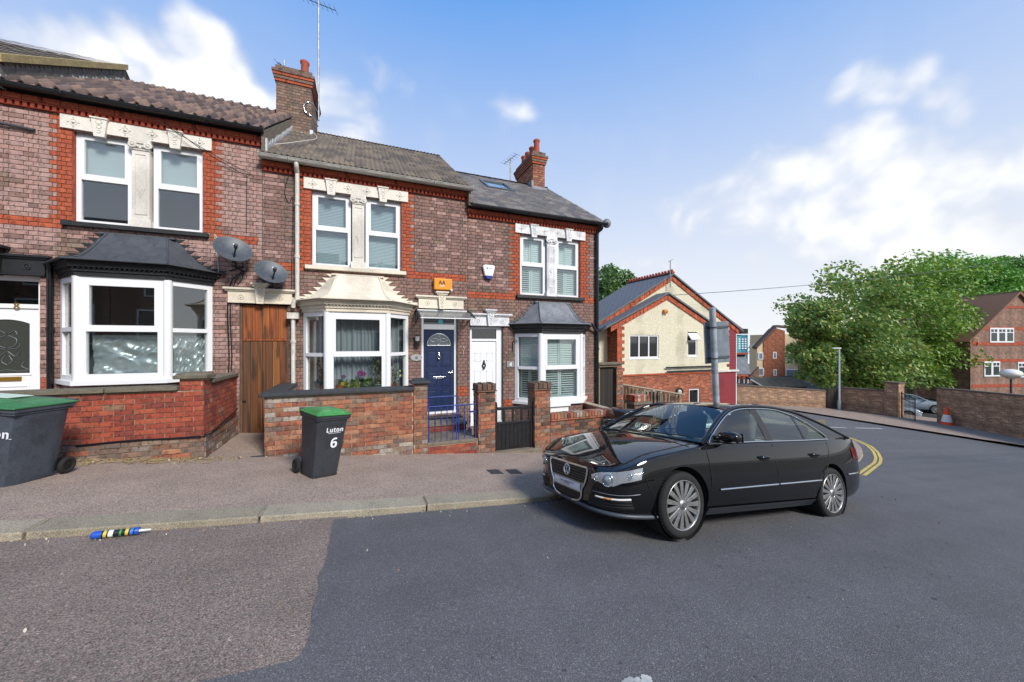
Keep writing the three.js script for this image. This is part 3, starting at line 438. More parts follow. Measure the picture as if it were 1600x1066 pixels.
// number 8: glazed door
{
  const z = FZ - .13, k = K(house8); k.box(-5.82, -5.75, .2, 2.6, z - .05, z + .03).box(-4.985, -4.915, .2, 2.6, z - .05, z + .03).box(-5.75, -4.985, 2.52, 2.6, z - .05, z + .03).box(-5.75, -4.985, 2.07, 2.14, z - .05, z + .035).box(-5.82, -4.915, .14, .2, z - .1, z + .1).to(house8.h, 'door_frame', white);
  K(house8).box(-5.75, -4.985, 2.14, 2.52, z - .012, z - .004).to(house8.h, 'fanlight', M.glassDark);
  const sh = new THREE.Shape([[-5.745, .205], [-4.99, .205], [-4.99, 2.065], [-5.745, 2.065]].map((p) => new THREE.Vector2(...p))), ho = new THREE.Path(); ho.moveTo(-5.64, 1.0); ho.lineTo(-5.64, 1.82); ho.quadraticCurveTo(-5.37, 1.95, -5.10, 1.82); ho.lineTo(-5.10, 1.0); ho.lineTo(-5.64, 1.0); sh.holes.push(ho);
  const dk = K(house8); dk.add(new THREE.ExtrudeGeometry(sh, { depth: .04, bevelEnabled: false }), T(0, 0, z - .03));
  for (const [a, b, c, d] of [[-5.62, -5.12, .32, .78]]) dk.box(a, b, d, d + .02, z, z + .022).box(a, b, c - .02, c, z, z + .022).box(a - .02, a, c - .02, d + .02, z, z + .022).box(b, b + .02, c - .02, d + .02, z, z + .022).box(a + .05, b - .05, c + .06, d - .06, z, z + .018);
  dk.box(-5.665, -5.075, .965, .99, z, z + .022);
  const leaf = dk.to(house8.h, 'front_door', white);
  K(house8).box(-5.645, -5.095, .99, 1.93, z - .015, z - .009).to(house8.h, 'door_glass', new THREE.MeshPhysicalMaterial({ color: '#9aa193', roughness: .25, transmission: .9, thickness: 0, ior: 1.6 }));
  const lk = K(house8); const cx = -5.37; for (const s of [-1, 1]) { lk.tube([[cx + s * .02, 1.62, z], [cx + s * .11, 1.56, z], [cx + s * .09, 1.46, z], [cx + s * .02, 1.42, z]], .005, 4, 14).tube([[cx + s * .02, 1.4, z], [cx + s * .13, 1.42, z], [cx + s * .15, 1.5, z]], .004, 4, 12).tube([[cx + s * .01, 1.36, z], [cx + s * .1, 1.28, z], [cx + s * .14, 1.34, z]], .004, 4, 12).tube([[cx + s * .02, 1.3, z], [cx + s * .06, 1.2, z], [cx, 1.14, z]], .004, 4, 12).tube([[cx + s * .25, 1.06, z], [cx + s * .17, 1.12, z], [cx + s * .2, 1.2, z]], .004, 4, 12).tube([[cx + s * .24, 1.04, z], [cx + s * .12, 1.04, z], [cx, 1.06, z]], .004, 4, 12).tube([[cx + s * .02, 1.66, z], [cx + s * .09, 1.7, z], [cx + s * .12, 1.64, z]], .004, 4, 10); }
  lk.to(house8.h, 'leaded_pattern', M.steel);
  K(house8).rbox(-5.5, -5.19, .875, .945, z, z + .03, .006).to(house8.h, 'letterbox', M.brass);
  K(house8).add(text('8', .1, .008), T(-5.235, 2.105, z + .036)).to(house8.h, 'door_number', M.brass);
  entablature(house8, -5.98, -4.76, 2.6, 2.92, M.blackPaint, false);
  const bk = K(house8); bk.poly([[-.09, -.42], [.09, -.42], [.12, 0], [-.12, 0]], .12, T(-5.42, 3.0, FZ)).rbox(-5.6, -5.24, 3.0, 3.05, FZ, FZ + .2, .01); for (let r = 0; r < 4; r++) bk.add(new THREE.TorusGeometry(.05, .014, 5, 10), T(-5.42, 2.93 - r * .09, FZ + .12)); bk.to(house8.h, 'keystone', M.blackPaint);
  K(house8).tube([[-4.74, 2.84, FZ + .12], [-4.76, 2.72, FZ + .07], [-4.76, 2.5, FZ + .06]], .04, 8, 16).rod([-4.76, 2.5, FZ + .06], [-4.76, -.1, FZ + .06], .04, 10).cyl(.05, .05, .06, -4.76, 1.7, FZ + .06, 10).to(house8.h, 'drainpipe', M.blackGloss);
  // step and low floor in the doorway
  K(house8).box(-5.85, -4.9, -.4, .15, FZ - .12, FZ + .3).to(house8.h, 'doorstep', M.stepStone);
}
// number 8 windows: pale sheets added upstairs in place of reflected sky, crumpled foil behind the lower panes of the bay
{
  for (const x of [-4.142, -3.118]) K(house8).box(x - .3, x + .3, 4.36, 5.07, FZ - .19, FZ - .185).to(house8.h, 'reflected_sky_sheet', mat('#c9ced0', .9));
  const foilMat = mat('#cfd2d4', .38, { metalness: .6 });
  const foil = (x0, x1, ox, oz, ry, seed) => { const r = rngOf(seed), g = grid(70, 50, (u, v) => { const b = fbm3(u * 3 + v * 4 + seed, v * 2 - u, 4, 2), cr = Math.abs(vnoise3(u * 4 + v * 3, v * 5 - u * 3, seed) - .5), cs = Math.abs(vnoise3(u * 10 - v * 6, v * 8 + u * 3, seed + 9) - .5); return [lerp(x0, x1, u), lerp(.93, 1.69, v), (b - .5) * .06 - cr * .06 - cs * .035, u, v]; }); g.applyMatrix4(T(ox, house8.base - .06 + .06, oz, ry)); g.applyMatrix4(W(house8)); const m = put(house8.h, 'foil_sheet', g, foilMat); return m; };
  const by = house8.base; void by;
  foil(-.44, .44, -3.63, FZ + .55 - .15, 0, 3); foil(-.25, .25, -3.63 + .76, FZ + .275 - .13, Math.atan2(.55, .48), 8); 
}
// number 6: dark blue panelled door under a clear canopy
const navy = mat('#1b2a4c', .35), navyLine = mat('#16223f', .35);
{
  const z = FZ - .1, k = K(house6); k.box(1.27, 1.325, -.12, 2.27, z - .05, z + .03).box(2.04, 2.1, -.12, 2.27, z - .05, z + .03).box(1.325, 2.04, 1.815, 1.93, z - .05, z + .032).box(1.325, 2.04, 2.2, 2.27, z - .05, z + .03).box(1.25, 2.12, -.17, -.10, z - .1, z + .06).to(house6.h, 'door_frame', white);
  K(house6).box(1.325, 2.04, 1.93, 2.2, z - .012, z - .006).to(house6.h, 'fanlight', M.glassDark);
  K(house6).add(new THREE.CylinderGeometry(.06, .06, .006, 14).rotateX(Math.PI / 2), T(1.72, 1.99, z + .004)).to(house6.h, 'fanlight_sticker', mat('#4a8fa0', .6));
  const dk = K(house6); dk.box(1.328, 2.037, -.095, 1.812, z - .035, z + .005);
  for (const [a, b, c, d] of [[1.40, 1.63, .95, 1.32], [1.735, 1.965, .95, 1.32], [1.40, 1.63, .5, .82], [1.735, 1.965, .5, .82], [1.40, 1.63, .0, .4], [1.735, 1.965, .0, .4]]) { dk.box(a, b, d - .012, d, z, z + .016).box(a, b, c, c + .012, z, z + .016).box(a, a + .012, c, d, z, z + .016).box(b - .012, b, c, d, z, z + .016).rbox(a + .03, b - .03, c + .03, d - .03, z, z + .014, .005); }
  dk.to(house6.h, 'front_door', navy);
  const half = new THREE.Shape(); half.moveTo(-.27, 0); half.absarc(0, 0, .27, Math.PI, 0, true); half.lineTo(-.27, 0);
  K(house6).add(new THREE.ExtrudeGeometry(half, { depth: .006, bevelEnabled: false, curveSegments: 20 }), T(1.683, 1.44, z + .006)).to(house6.h, 'door_glass', mat('#6e7479', .2));
  const ar = K(house6).add(new THREE.TorusGeometry(.272, .013, 6, 24, Math.PI), T(1.683, 1.44, z + .01)).rod([1.41, 1.44, z + .01], [1.955, 1.44, z + .01], .012, 6); for (const s of [-1, 1]) ar.tube([[1.683, 1.57, z + .015], [1.683 + s * .1, 1.6, z + .015], [1.683 + s * .21, 1.56, z + .015], [1.683 + s * .1, 1.53, z + .015], [1.683, 1.56, z + .015]], .006, 4, 20); ar.tube([[1.683, 1.68, z + .015], [1.65, 1.57, z + .015], [1.683, 1.46, z + .015], [1.716, 1.57, z + .015], [1.683, 1.68, z + .015]], .006, 4, 20); ar.to(house6.h, 'leaded_pattern', mat('#c9cccd', .3, { metalness: .7 }));
  K(house6).rbox(1.54, 1.83, .66, .72, z + .004, z + .03, .008).to(house6.h, 'letterbox', M.chrome);
  K(house6).add(new THREE.TorusGeometry(.035, .01, 6, 14), T(1.685, 1.17, z + .03)).cyl(.03, .008, .06, 1.685, 1.22, z + .03, 8).add(new THREE.SphereGeometry(.022, 8, 6), T(1.685, 1.12, z + .04)).to(house6.h, 'door_knocker', M.chrome);
  K(house6).rbox(1.98, 2.01, .66, .86, z + .005, z + .02, .006).rod([1.995, .8, z + .04], [1.89, .8, z + .045], .01, 8).rod([1.995, .8, z], [1.995, .8, z + .04], .012, 8).to(house6.h, 'door_handle', M.chrome);
  entablature(house6, 1.13, 2.31, 2.29, 2.57, M.cream);
  entablature(house6, -2.42, -1.22, 2.27, 2.55, M.cream);
  // canopy
  const cp = grid(10, 6, (u, v) => [lerp(1.16, 2.34, u), 2.24 - .17 * v - .05 * v * v, FZ + .03 + .62 * v, u, v]); cp.applyMatrix4(W(house6)); const can = put(house6.h, 'door_canopy', cp, new THREE.MeshPhysicalMaterial({ color: '#b9bec0', roughness: .22, transmission: .75, thickness: 0, ior: 1.5, side: THREE.DoubleSide }));
  K(house6).rod([1.15, 2.03, FZ + .645], [2.35, 2.03, FZ + .645], .012, 6).rod([1.15, 2.25, FZ + .02], [2.35, 2.25, FZ + .02], .014, 6).to(can, 'canopy_rail', mat('#d9dbdc', .3));
  for (const x of [1.15, 2.345]) { const s = K(house6); s.tube([[x, 2.26, FZ + .03], [x, 2.17, FZ + .34], [x, 2.04, FZ + .65]], .02, 6, 12).tube([[x, 2.0, FZ + .03], [x, 2.02, FZ + .2], [x, 2.16, FZ + .34]], .016, 6, 12).box(x - .012, x + .012, 1.95, 2.28, FZ + .004, FZ + .03); s.to(can, 'canopy_bracket', mat('#34363a', .5)); }
  const stp = K(house6); stp.box(1.2, 2.15, -.55, -.18, FZ - .1, FZ + .28); stp.to(house6.h, 'doorstep', M.blackPaint);
}
// number 4: white panelled door
{
  const z = FZ - .1, k = K(house4); k.box(2.41, 2.47, -.42, 1.9, z - .05, z + .03).box(3.1, 3.25, -.42, 1.9, z - .05, z + .03).box(2.47, 3.1, 1.545, 1.60, z - .05, z + .032).box(2.47, 3.1, 1.84, 1.9, z - .05, z + .03).box(2.41, 3.25, -.5, -.42, z - .1, z + .06).to(house4.h, 'door_frame', white);
  K(house4).box(2.47, 3.1, 1.6, 1.84, z - .012, z - .006).to(house4.h, 'fanlight', M.glassDark);
  const dk = K(house4); dk.box(2.473, 3.097, -.415, 1.542, z - .035, z + .004);
  for (const [a, b, c, d] of [[2.55, 2.72, 1.06, 1.26], [2.85, 3.02, 1.06, 1.26], [2.55, 2.72, .2, .82], [2.85, 3.02, .2, .82], [2.55, 2.72, -.33, .05], [2.85, 3.02, -.33, .05]]) dk.box(a, b, d - .014, d, z, z + .018).box(a, b, c, c + .014, z, z + .018).box(a, a + .014, c, d, z, z + .018).box(b - .014, b, c, d, z, z + .018).rbox(a + .035, b - .035, c + .035, d - .035, z, z + .014, .005);
  dk.to(house4.h, 'front_door', mat('#e9ebee', .35));
  K(house4).add(new THREE.TorusGeometry(.04, .014, 6, 14), T(2.785, .95, z + .03)).cyl(.035, .008, .09, 2.785, 1.0, z + .03, 8).add(new THREE.SphereGeometry(.03, 8, 6), T(2.785, .89, z + .045)).to(house4.h, 'door_knocker', M.blackIron);
  entablature(house4, 2.33, 3.47, 1.915, 2.2, house4.h.children.find((q) => q.name === 'lintel').material);
  K(house4).box(2.38, 3.28, -1.0, -.5, FZ - .1, FZ + .25).to(house4.h, 'doorstep', M.stepStone);
}
// gutters and pipes
function gutter(hs, x0, x1, y, material, r = .062, z = FZ + .205) {
  const prof = grid(1, 10, (u, v) => { const a = Math.PI + v * Math.PI; return [lerp(x0, x1, u), y + Math.sin(a) * r, z + Math.cos(a) * r, u, v]; }), inner = grid(1, 8, (u, v) => { const a = Math.PI + v * Math.PI; return [lerp(x1, x0, u), y + Math.sin(a) * (r - .006), z + Math.cos(a) * (r - .006), u, v]; });
  const k = K(hs); k.add(prof).add(inner).rod([x0, y, z + r], [x1, y, z + r], .008, 6).rod([x0, y, z - r], [x1, y, z - r], .008, 6);
  for (let x = x0 + .5; x < x1 - .2; x += .95) k.add(new THREE.TorusGeometry(r + .005, .012, 5, 10, Math.PI), new THREE.Matrix4().makeRotationZ(Math.PI).premultiply(T(x, y, z, Math.PI / 2)));
  for (const x of [x0, x1]) k.add(new THREE.CylinderGeometry(r, r, .01, 14, 1, false, 0, Math.PI).rotateZ(Math.PI / 2).rotateX(Math.PI / 2), T(x, y, z));
  k.to(hs.h, 'gutter', material);
  K(hs).box(x0, x1, y - .03, y + .05, FZ + .07, FZ + .14).to(hs.h, 'fascia', material);
}
gutter(house8, -5.98, -1.74, 5.595, M.blackPaint, .06); gutter(house6, -1.82, 2.42, 5.12, M.pvcGrey, .066); gutter(house4, 2.4, 6.2, 4.745, M.blackPaint, .06);
{
  const dz = FZ + .1, d = K(house6); d.tube([[-1.19, 5.09, FZ + .2], [-1.19, 5.0, FZ + .2], [-1.19, 4.9, dz]], .042, 8, 16).rod([-1.19, 4.92, dz], [-1.19, 2.42, dz], .04, 12).cyl(.05, .05, .06, -1.19, 4.25, dz, 12).cyl(.05, .05, .06, -1.19, 3.2, dz, 12).tube([[-1.19, 2.45, dz], [-1.2, 2.36, dz], [-1.25, 2.3, dz], [-1.26, 2.2, dz]], .042, 8, 16).box(-1.36, -1.16, 1.98, 2.1, dz - .06, dz + .07).rod([-1.26, 2.0, dz], [-1.26, .2, dz], .04, 12).cyl(.05, .05, .06, -1.26, 1.5, dz, 12); d.to(house6.h, 'drainpipe', M.pvcCream);
  K(house6).cyl(.055, .05, .3, -1.26, -.05, dz, 12).to(house6.h, 'drain_collar', M.blackGloss);
  const q = K(house4); q.tube([[6.05, 4.7, FZ + .2], [6.04, 4.6, FZ + .18], [5.985, 4.52, FZ + .08], [5.98, 4.4, FZ + .07]], .045, 8, 16).rod([5.98, 4.42, FZ + .07], [5.98, -.9, FZ + .07], .045, 12).cyl(.055, .055, .07, 5.98, 3.1, FZ + .07, 12).cyl(.055, .055, .07, 5.98, 1.3, FZ + .07, 12).tube([[5.75, 2.0, FZ + .15], [5.9, 1.86, FZ + .1], [5.98, 1.8, FZ + .08]], .035, 8, 12).tube([[6.35, 1.95, FZ - .1], [6.1, 1.86, FZ + .05], [5.98, 1.84, FZ + .07]], .05, 8, 12); q.to(house4.h, 'drainpipe', M.blackGloss);
  K(house4).add(new THREE.SphereGeometry(.12, 10, 8).scale(1, 1.05, .9), T(6.24, 4.78, FZ + .14)).to(house4.h, 'eaves_mortar', M.lead);
  // verges and the stepped side of the higher roof, with bright lead flashing
  const side = (hs, x, name) => { const k = K(hs); const y0 = hs.base + 5.67, y1 = hs.base + (hs === house8 ? 7.83 : 7.925); k.poly([[FZ + .16, y0 - .42], [FZ + .16, y0 - .01], [FZ - 3.25, y1 - .02], [FZ - 3.25, y1 - .5]], .05, new THREE.Matrix4().makeBasis(new THREE.Vector3(0, 0, 1), new THREE.Vector3(0, 1, 0), new THREE.Vector3(-1, 0, 0)).setPosition(x, 0, 0)); return k.to(hs.h, name, mat('#8a7f6e', .9, { map: mott(.3), bumpMap: sized(grainBump, .2), bumpScale: .012 })); };
  side(house8, -1.735, 'verge_wall'); side(house6, 2.385, 'verge_wall');
  const slope = (hs, x, top, n) => { const k = K(hs); for (let i = 0; i < n; i++) { const t = i / n, z = FZ + .1 - t * 3.3, y = house6.base + 5.70 + (.1 + t * 3.3) * .665 * 0 + t * 3.3 * .66; const r = .02 + .03 * R(); k.box(x, x + .012, y - .06, y + .16 + r, z - .15, z); } return k.to(hs.h, 'lead_flashing', M.leadBright); };
  slope(house8, -1.735, 0, 22);
  K(house8).box(-1.80, -1.70, 5.12, 5.5, FZ + .02, FZ + .09).to(house8.h, 'flashing_corner', M.leadBright);
}
// chimneys
function chimney(hs, x0, x1, z0, z1, yb, y1, pal, pots, seed) {
  const k = K(hs); k.box(x0 + .01, x1 - .01, yb, y1 - .4, z1 + .01, z0 - .01); const ch = k.to(hs.h, 'chimney', M.mortar), m = W(hs), p = (ry, x, z) => new THREE.Matrix4().multiplyMatrices(m, T(x, 0, z, ry));
  const opt = (s) => ({ pal: () => pal, seed: seed + s, parts: 0, proud: .0 });
  layBricks(ch, p(0, x0, z0), 0, x1 - x0, yb, y1 - .42, opt(1)); layBricks(ch, p(Math.PI / 2, x1, z0), 0, z0 - z1, yb, y1 - .42, opt(2)); layBricks(ch, p(-Math.PI / 2, x0, z1), 0, z0 - z1, yb, y1 - .42, opt(3));
  const b = K(hs); b.box(x0 - .03, x1 + .03, y1 - .42, y1 - .35, z1 - .03, z0 + .03).box(x0 - .07, x1 + .07, y1 - .27, y1 - .2, z1 - .07, z0 + .07); b.to(ch, 'orange_course', brickMats.orange[1]);
  const s = K(hs); s.box(x0 - .05, x1 + .05, y1 - .35, y1 - .27, z1 - .05, z0 + .05).box(x0 - .09, x1 + .09, y1 - .2, y1 - .13, z1 - .09, z0 + .09).box(x0 - .02, x1 + .02, y1 - .13, y1, z1 - .02, z0 + .02); s.to(ch, 'chimney_cap', brickMats.dirty[1]);
  for (const [x, z, h] of pots) { const q = K(hs); q.lathe([[.0, 0], [.13, 0], [.125, .06], [.105, .1], [.095, h - .1], [.115, h - .08], [.12, h - .02], [.1, h], [.075, h], [.075, h - .2], [0, h - .2]], x, y1, z, 14); q.to(ch, 'chimney_pot', M.terracotta); }
  const f = K(hs); f.box(x0 - .03, x1 + .03, yb - .02, yb + .2, z1 - .02, z0 + .02); return ch;
}
chimney(house8, -2.10, -1.27, -11.5, -13.05, 6.7, 8.9, 'dirty', [[-1.47, -11.85, .5], [-1.45, -12.5, .46], [-1.9, -12.4, .3]], 51);
chimney(house4, 5.445, 5.9, -11.5, -12.95, 6.2, 8.08, 'stock', [[5.67, -11.68, .5], [5.67, -12.05, .42], [5.67, -12.4, .4], [5.67, -12.75, .42]], 61);
K(house4).box(5.40, 5.95, 6.5, 6.86, -11.52, -11.44).box(5.37, 5.445, 6.6, 7.05, -12.1, -11.45).to(house4.h, 'chimney_flashing', M.lead);
K(house8).box(-1.3, -1.22, 6.95, 7.3, -11.9, -11.42).box(-2.2, -1.2, 7.02, 7.2, -11.5, -11.44).to(house8.h, 'chimney_flashing', M.leadBright);
// rooflight in the slate roof
{ const m = roof4.mtx.clone(), k = new Kit(m); k.box(-1.16, -.29, 2.32, 2.40, -.02, .07).box(-1.16, -.29, 3.32, 3.40, -.02, .07).box(-1.16, -1.09, 2.4, 3.32, -.02, .07).box(-.36, -.29, 2.4, 3.32, -.02, .07); const f = k.to(house4.h, 'roof_window', mat('#5b6064', .4)); const p = new Kit(m).box(-1.09, -.36, 2.4, 3.32, .03, .036); p.to(f, 'pane', M.glass); new Kit(m).box(-1.09, -.36, 2.4, 3.32, -.01, -.005).to(f, 'blind', mat('#c4c8c8', .8)); }
// ---- louvred shutters of number 4, venetian blinds of number 6
const louvre = mat('#d5dedd', .5), slatGeo = new Map();
function shutter(hs, m, w, y0, y1, tilt, n) {
  const hw = w / 2, k = new Kit(m); k.box(-hw, -hw + .045, y0, y1, -.012, .012).box(hw - .045, hw, y0, y1, -.012, .012).box(-hw + .045, hw - .045, y1 - .05, y1, -.012, .012).box(-hw + .045, hw - .045, y0, y0 + .05, -.012, .012);
  const s = k.to(hs.h, 'window_shutter', louvre), H = (y1 - y0 - .1) / n, key = w.toFixed(3); if (!slatGeo.has(key)) slatGeo.set(key, new THREE.BoxGeometry(w - .1, .054, .008));
  for (let i = 0; i < n; i++) { const q = put(s, 'slat', slatGeo.get(key), louvre), mm = new THREE.Matrix4().multiplyMatrices(m, T(0, y0 + .05 + (i + .5) * H, 0, 0, tilt)); mm.decompose(q.position, q.quaternion, q.scale); }
}
for (const x of [-.512, .512]) for (const s of [-1, 1]) { shutter(house4, T(x + s * .155, 0, -.19), .3, 3.67, 4.36, -.95 * (s > 0 ? .55 : 1), 11); shutter(house4, T(x + s * .155, 0, -.19), .3, 4.44, 5.1, -.25, 10); }
{
  const B = [[-1.04, 0], [-.56, .55], [.56, .55], [1.04, 0]];
  for (let i = 0; i < 3; i++) { const a = B[i], b = B[i + 1], w = Math.hypot(b[0] - a[0], b[1] - a[1]) - .2, ry = -Math.atan2(b[1] - a[1], b[0] - a[0]), nx = -Math.sin(ry), nz = -Math.cos(ry); for (const s of [-1, 1]) { const m = T((a[0] + b[0]) / 2 + nx * .13 + Math.cos(ry) * s * w / 4, 0, (a[1] + b[1]) / 2 + nz * .13 - Math.sin(ry) * s * w / 4, ry); shutter(house4, m, w / 2 - .006, 1.04, 1.76, -1.15, 11); shutter(house4, m, w / 2 - .006, 1.8, 2.54, -.3, 11); } }
}
for (const x of [-.512, .512]) { const k = new Kit(); for (let i = 0; i < 46; i++) k.add(new THREE.BoxGeometry(.6, .03, .003), T(x, 3.68 + i * .0318, -.2, 0, -.35)); const b = k.to(house6.h, 'venetian_blind', mat('#b4c2c9', .5)); b.userData.kind = 'stuff'; }
// ------------------------------------------------------------------ garden walls, piers, gates and yards
const WZ = -6.95;
function wallThing(name, label, x, y, z) { return thing(name, label, 'wall', [x, y, z]); }
const at = (o) => new THREE.Matrix4().makeTranslation(-o.position.x, -o.position.y, -o.position.z);
// number 8: red brick wall on a rough plinth, with a pier at the corner and a return to the house
{
  const w = wallThing('garden_wall', 'red brick garden wall on a crumbling grey plinth in front of the black roofed bay', -3.4, -.2, WZ), m = at(w);
  const core = new Kit(m).box(-4.62, -2.222, .1, .79, WZ - .2, WZ - .012).box(-2.42, -2.222, .1, .86, -8.58, WZ - .2).box(-2.5, -2.222, .79, .97, WZ - .27, WZ - .012).to(w, 'wall', M.mortarLight);
  const P = (ry, x, z) => new THREE.Matrix4().multiplyMatrices(m, T(x, 0, z, ry)), red = (u, v, r) => (r() < .92 ? 'red' : 'stock');
  layBricks(core, P(0, 0, WZ), -4.62, -2.21, .1, .79, { pal: red, seed: 71, parts: 220, bond: 'stretcher', proud: 0, score: (b) => (b.u > -3.8 ? 4 : 0) });
  layBricks(core, P(0, 0, WZ + .002), -2.5, -2.21, .79, .96, { pal: red, seed: 72, parts: 10, bond: 'stretcher', proud: 0 });
  layBricks(core, P(Math.PI / 2, -2.21, WZ), 0, 1.62, .1, .86, { pal: red, seed: 73, parts: 80, proud: 0 });
  layBricks(core, P(Math.PI / 2, -2.21, WZ), 0, .29, .86, .96, { pal: red, seed: 74, parts: 6, proud: 0 });
  const pl = new Kit(m).box(-4.64, -2.19, -.6, .095, WZ - .22, WZ + .022).box(-2.44, -2.19, -.7, .095, -8.58, WZ - .22).to(w, 'plinth', M.render);
  const dirt = (u, v, r) => (r() < .45 ? 'dirty' : r() < .5 ? 'limed' : 'stock');
  layBricks(pl, P(0, 0, WZ + .03), -4.64, -2.19, -.28, .095, { pal: dirt, seed: 75, parts: 30, bond: 'stretcher', proud: 0, jit: .008 });
  layBricks(pl, P(Math.PI / 2, -2.18, WZ + .022), 0, 1.63, -.45, .095, { pal: dirt, seed: 76, parts: 60, bond: 'stretcher', proud: 0, jit: .006 });
  for (const [a, b] of [[-4.66, -3.32], [-3.31, -2.51]]) new Kit(m).rbox(a, b, .80, .862, WZ - .25, WZ + .05, .012).to(w, 'coping_stone', M.coping);
  new Kit(m).rbox(-2.47, -2.17, .87, .935, -8.55, WZ - .29, .012).to(w, 'coping_stone', M.coping);
  new Kit(m).add(new THREE.CylinderGeometry(.235, .265, .035, 4, 1).rotateY(Math.PI / 4), T(-2.355, 1.035, WZ - .14)).rbox(-2.56, -2.15, .965, 1.02, WZ - .33, WZ + .06, .012).to(w, 'pier_cap', M.coping);
  const c = new Kit().tube([[-3.6, .1, WZ + .045], [-3.0, .115, WZ + .045], [-2.5, .10, WZ + .045], [-2.17, .11, WZ + .04], [-2.165, .12, WZ - .3], [-2.165, .2, -8.0], [-2.16, .26, -8.4]], .013, 6, 60).to(scene, 'cable', M.blackGloss); tag(c, 'black cable clipped along the foot of the red brick wall', 'cable');
}
// number 6: patched old brick wall with a dark slab on top
const patched = (u, v, r) => { const q = r(); if (u < -.75 && v > .25 && q < .75) return 'limed'; if (v < -.32 && q < .7) return q < .35 ? 'limed' : 'dirty'; if (v > .46 && q < .4) return 'dirty'; return q < .92 ? 'stock' : 'dirty'; };
{
  const w = wallThing('garden_wall', 'patched old brick wall with a dark slab top behind the wheelie bin numbered 6', -.3, -.4, WZ), m = at(w);
  const core = new Kit(m).box(-1.418, .88, -.8, .635, WZ - .2, WZ - .012).box(-1.418, -1.23, -.8, .635, -8.5, WZ - .2).to(w, 'wall', M.mortarLight);
  const P = (ry, x, z) => new THREE.Matrix4().multiplyMatrices(m, T(x, 0, z, ry));
  layBricks(core, P(0, 0, WZ), -1.43, .88, -.6, .632, { pal: patched, seed: 81, parts: 235, bond: 'stretcher', proud: 0, jit: .005 });
  layBricks(core, P(-Math.PI / 2, -1.43, -8.5), 0, 1.55, -.5, .632, { pal: patched, seed: 82, parts: 0, proud: 0 });
  const sl = new Kit(m); sl.rbox(-1.5, .9, .637, .70, WZ - .26, WZ + .06, .012); sl.to(w, 'coping_slab', M.darkSlab); new Kit(m).rbox(-1.5, -1.18, .637, .70, -8.5, WZ - .262, .012).to(w, 'coping_slab', M.darkSlab);
  const g = new Kit(m).box(.892, 1.123, -.9, .75, WZ - .26, WZ - .002).to(w, 'gate_pier', M.mortarLight);
  layBricks(g, P(0, 0, WZ + .01), .88, 1.135, -.66, .75, { pal: patched, seed: 83, parts: 36, bond: 'stretcher', proud: 0 }); layBricks(g, P(Math.PI / 2, 1.135, WZ + .01), 0, .27, -.66, .75, { pal: patched, seed: 84, parts: 20, proud: 0 });
  new Kit(m).rbox(.83, 1.18, .752, .80, WZ - .32, WZ + .07, .015).add(new THREE.CylinderGeometry(.1, .22, .05, 4).rotateY(Math.PI / 4), T(1.005, .82, WZ - .125)).to(w, 'pier_cap', M.darkSlab);
}
function pier(x0, x1, yb, yt, label, seed) {
  const p = thing('gate_pier', label, 'pier', [(x0 + x1) / 2, yb, WZ - .17]), m = at(p), P = (ry, x, z) => new THREE.Matrix4().multiplyMatrices(m, T(x, 0, z, ry)), d = .35, st = (u, v, r) => (r() < .55 ? 'stock' : r() < .6 ? 'dirty' : 'brown');
  const core = new Kit(m).box(x0 + .012, x1 - .012, yb - .3, yt - .16, WZ - d, WZ - .012).to(p, 'pier', M.mortarLight);
  layBricks(core, P(0, 0, WZ), x0, x1, yb, yt - .16, { pal: st, seed, parts: 60, bond: 'stretcher', proud: 0, jit: .004 }); layBricks(core, P(-Math.PI / 2, x0, WZ - d), 0, d, yb, yt - .16, { pal: st, seed: seed + 1, parts: 40, bond: 'stretcher', proud: 0, jit: .004 }); layBricks(core, P(Math.PI / 2, x1, WZ), 0, d, yb, yt - .16, { pal: st, seed: seed + 2, parts: 30, bond: 'stretcher', proud: 0 });
  new Kit(m).box(x0 - .025, x1 + .025, yt - .16, yt - .135, WZ - d - .02, WZ + .028).to(p, 'cap_tile', brickMats.brown[2]);
  const n = 4; for (let i = 0; i < n; i++) { const a = lerp(x0 - .02, x1 + .02, i / n), b = lerp(x0 - .02, x1 + .02, (i + 1) / n); new Kit(m).rbox(a + .004, b - .004, yt - .133, yt - .012 + (i % 2) * .01, WZ - d - .01, WZ + .02, .014).to(p, 'cap_brick', brickMats.brown[i]); }
  return p;
}
pier(2.115, 2.465, -.72, .70, 'brick gate pier between the blue metal gate and the black wooden gate', 91);
pier(3.33, 3.70, -.84, .675, 'brick gate pier between the black wooden gate and the low brown wall', 95);
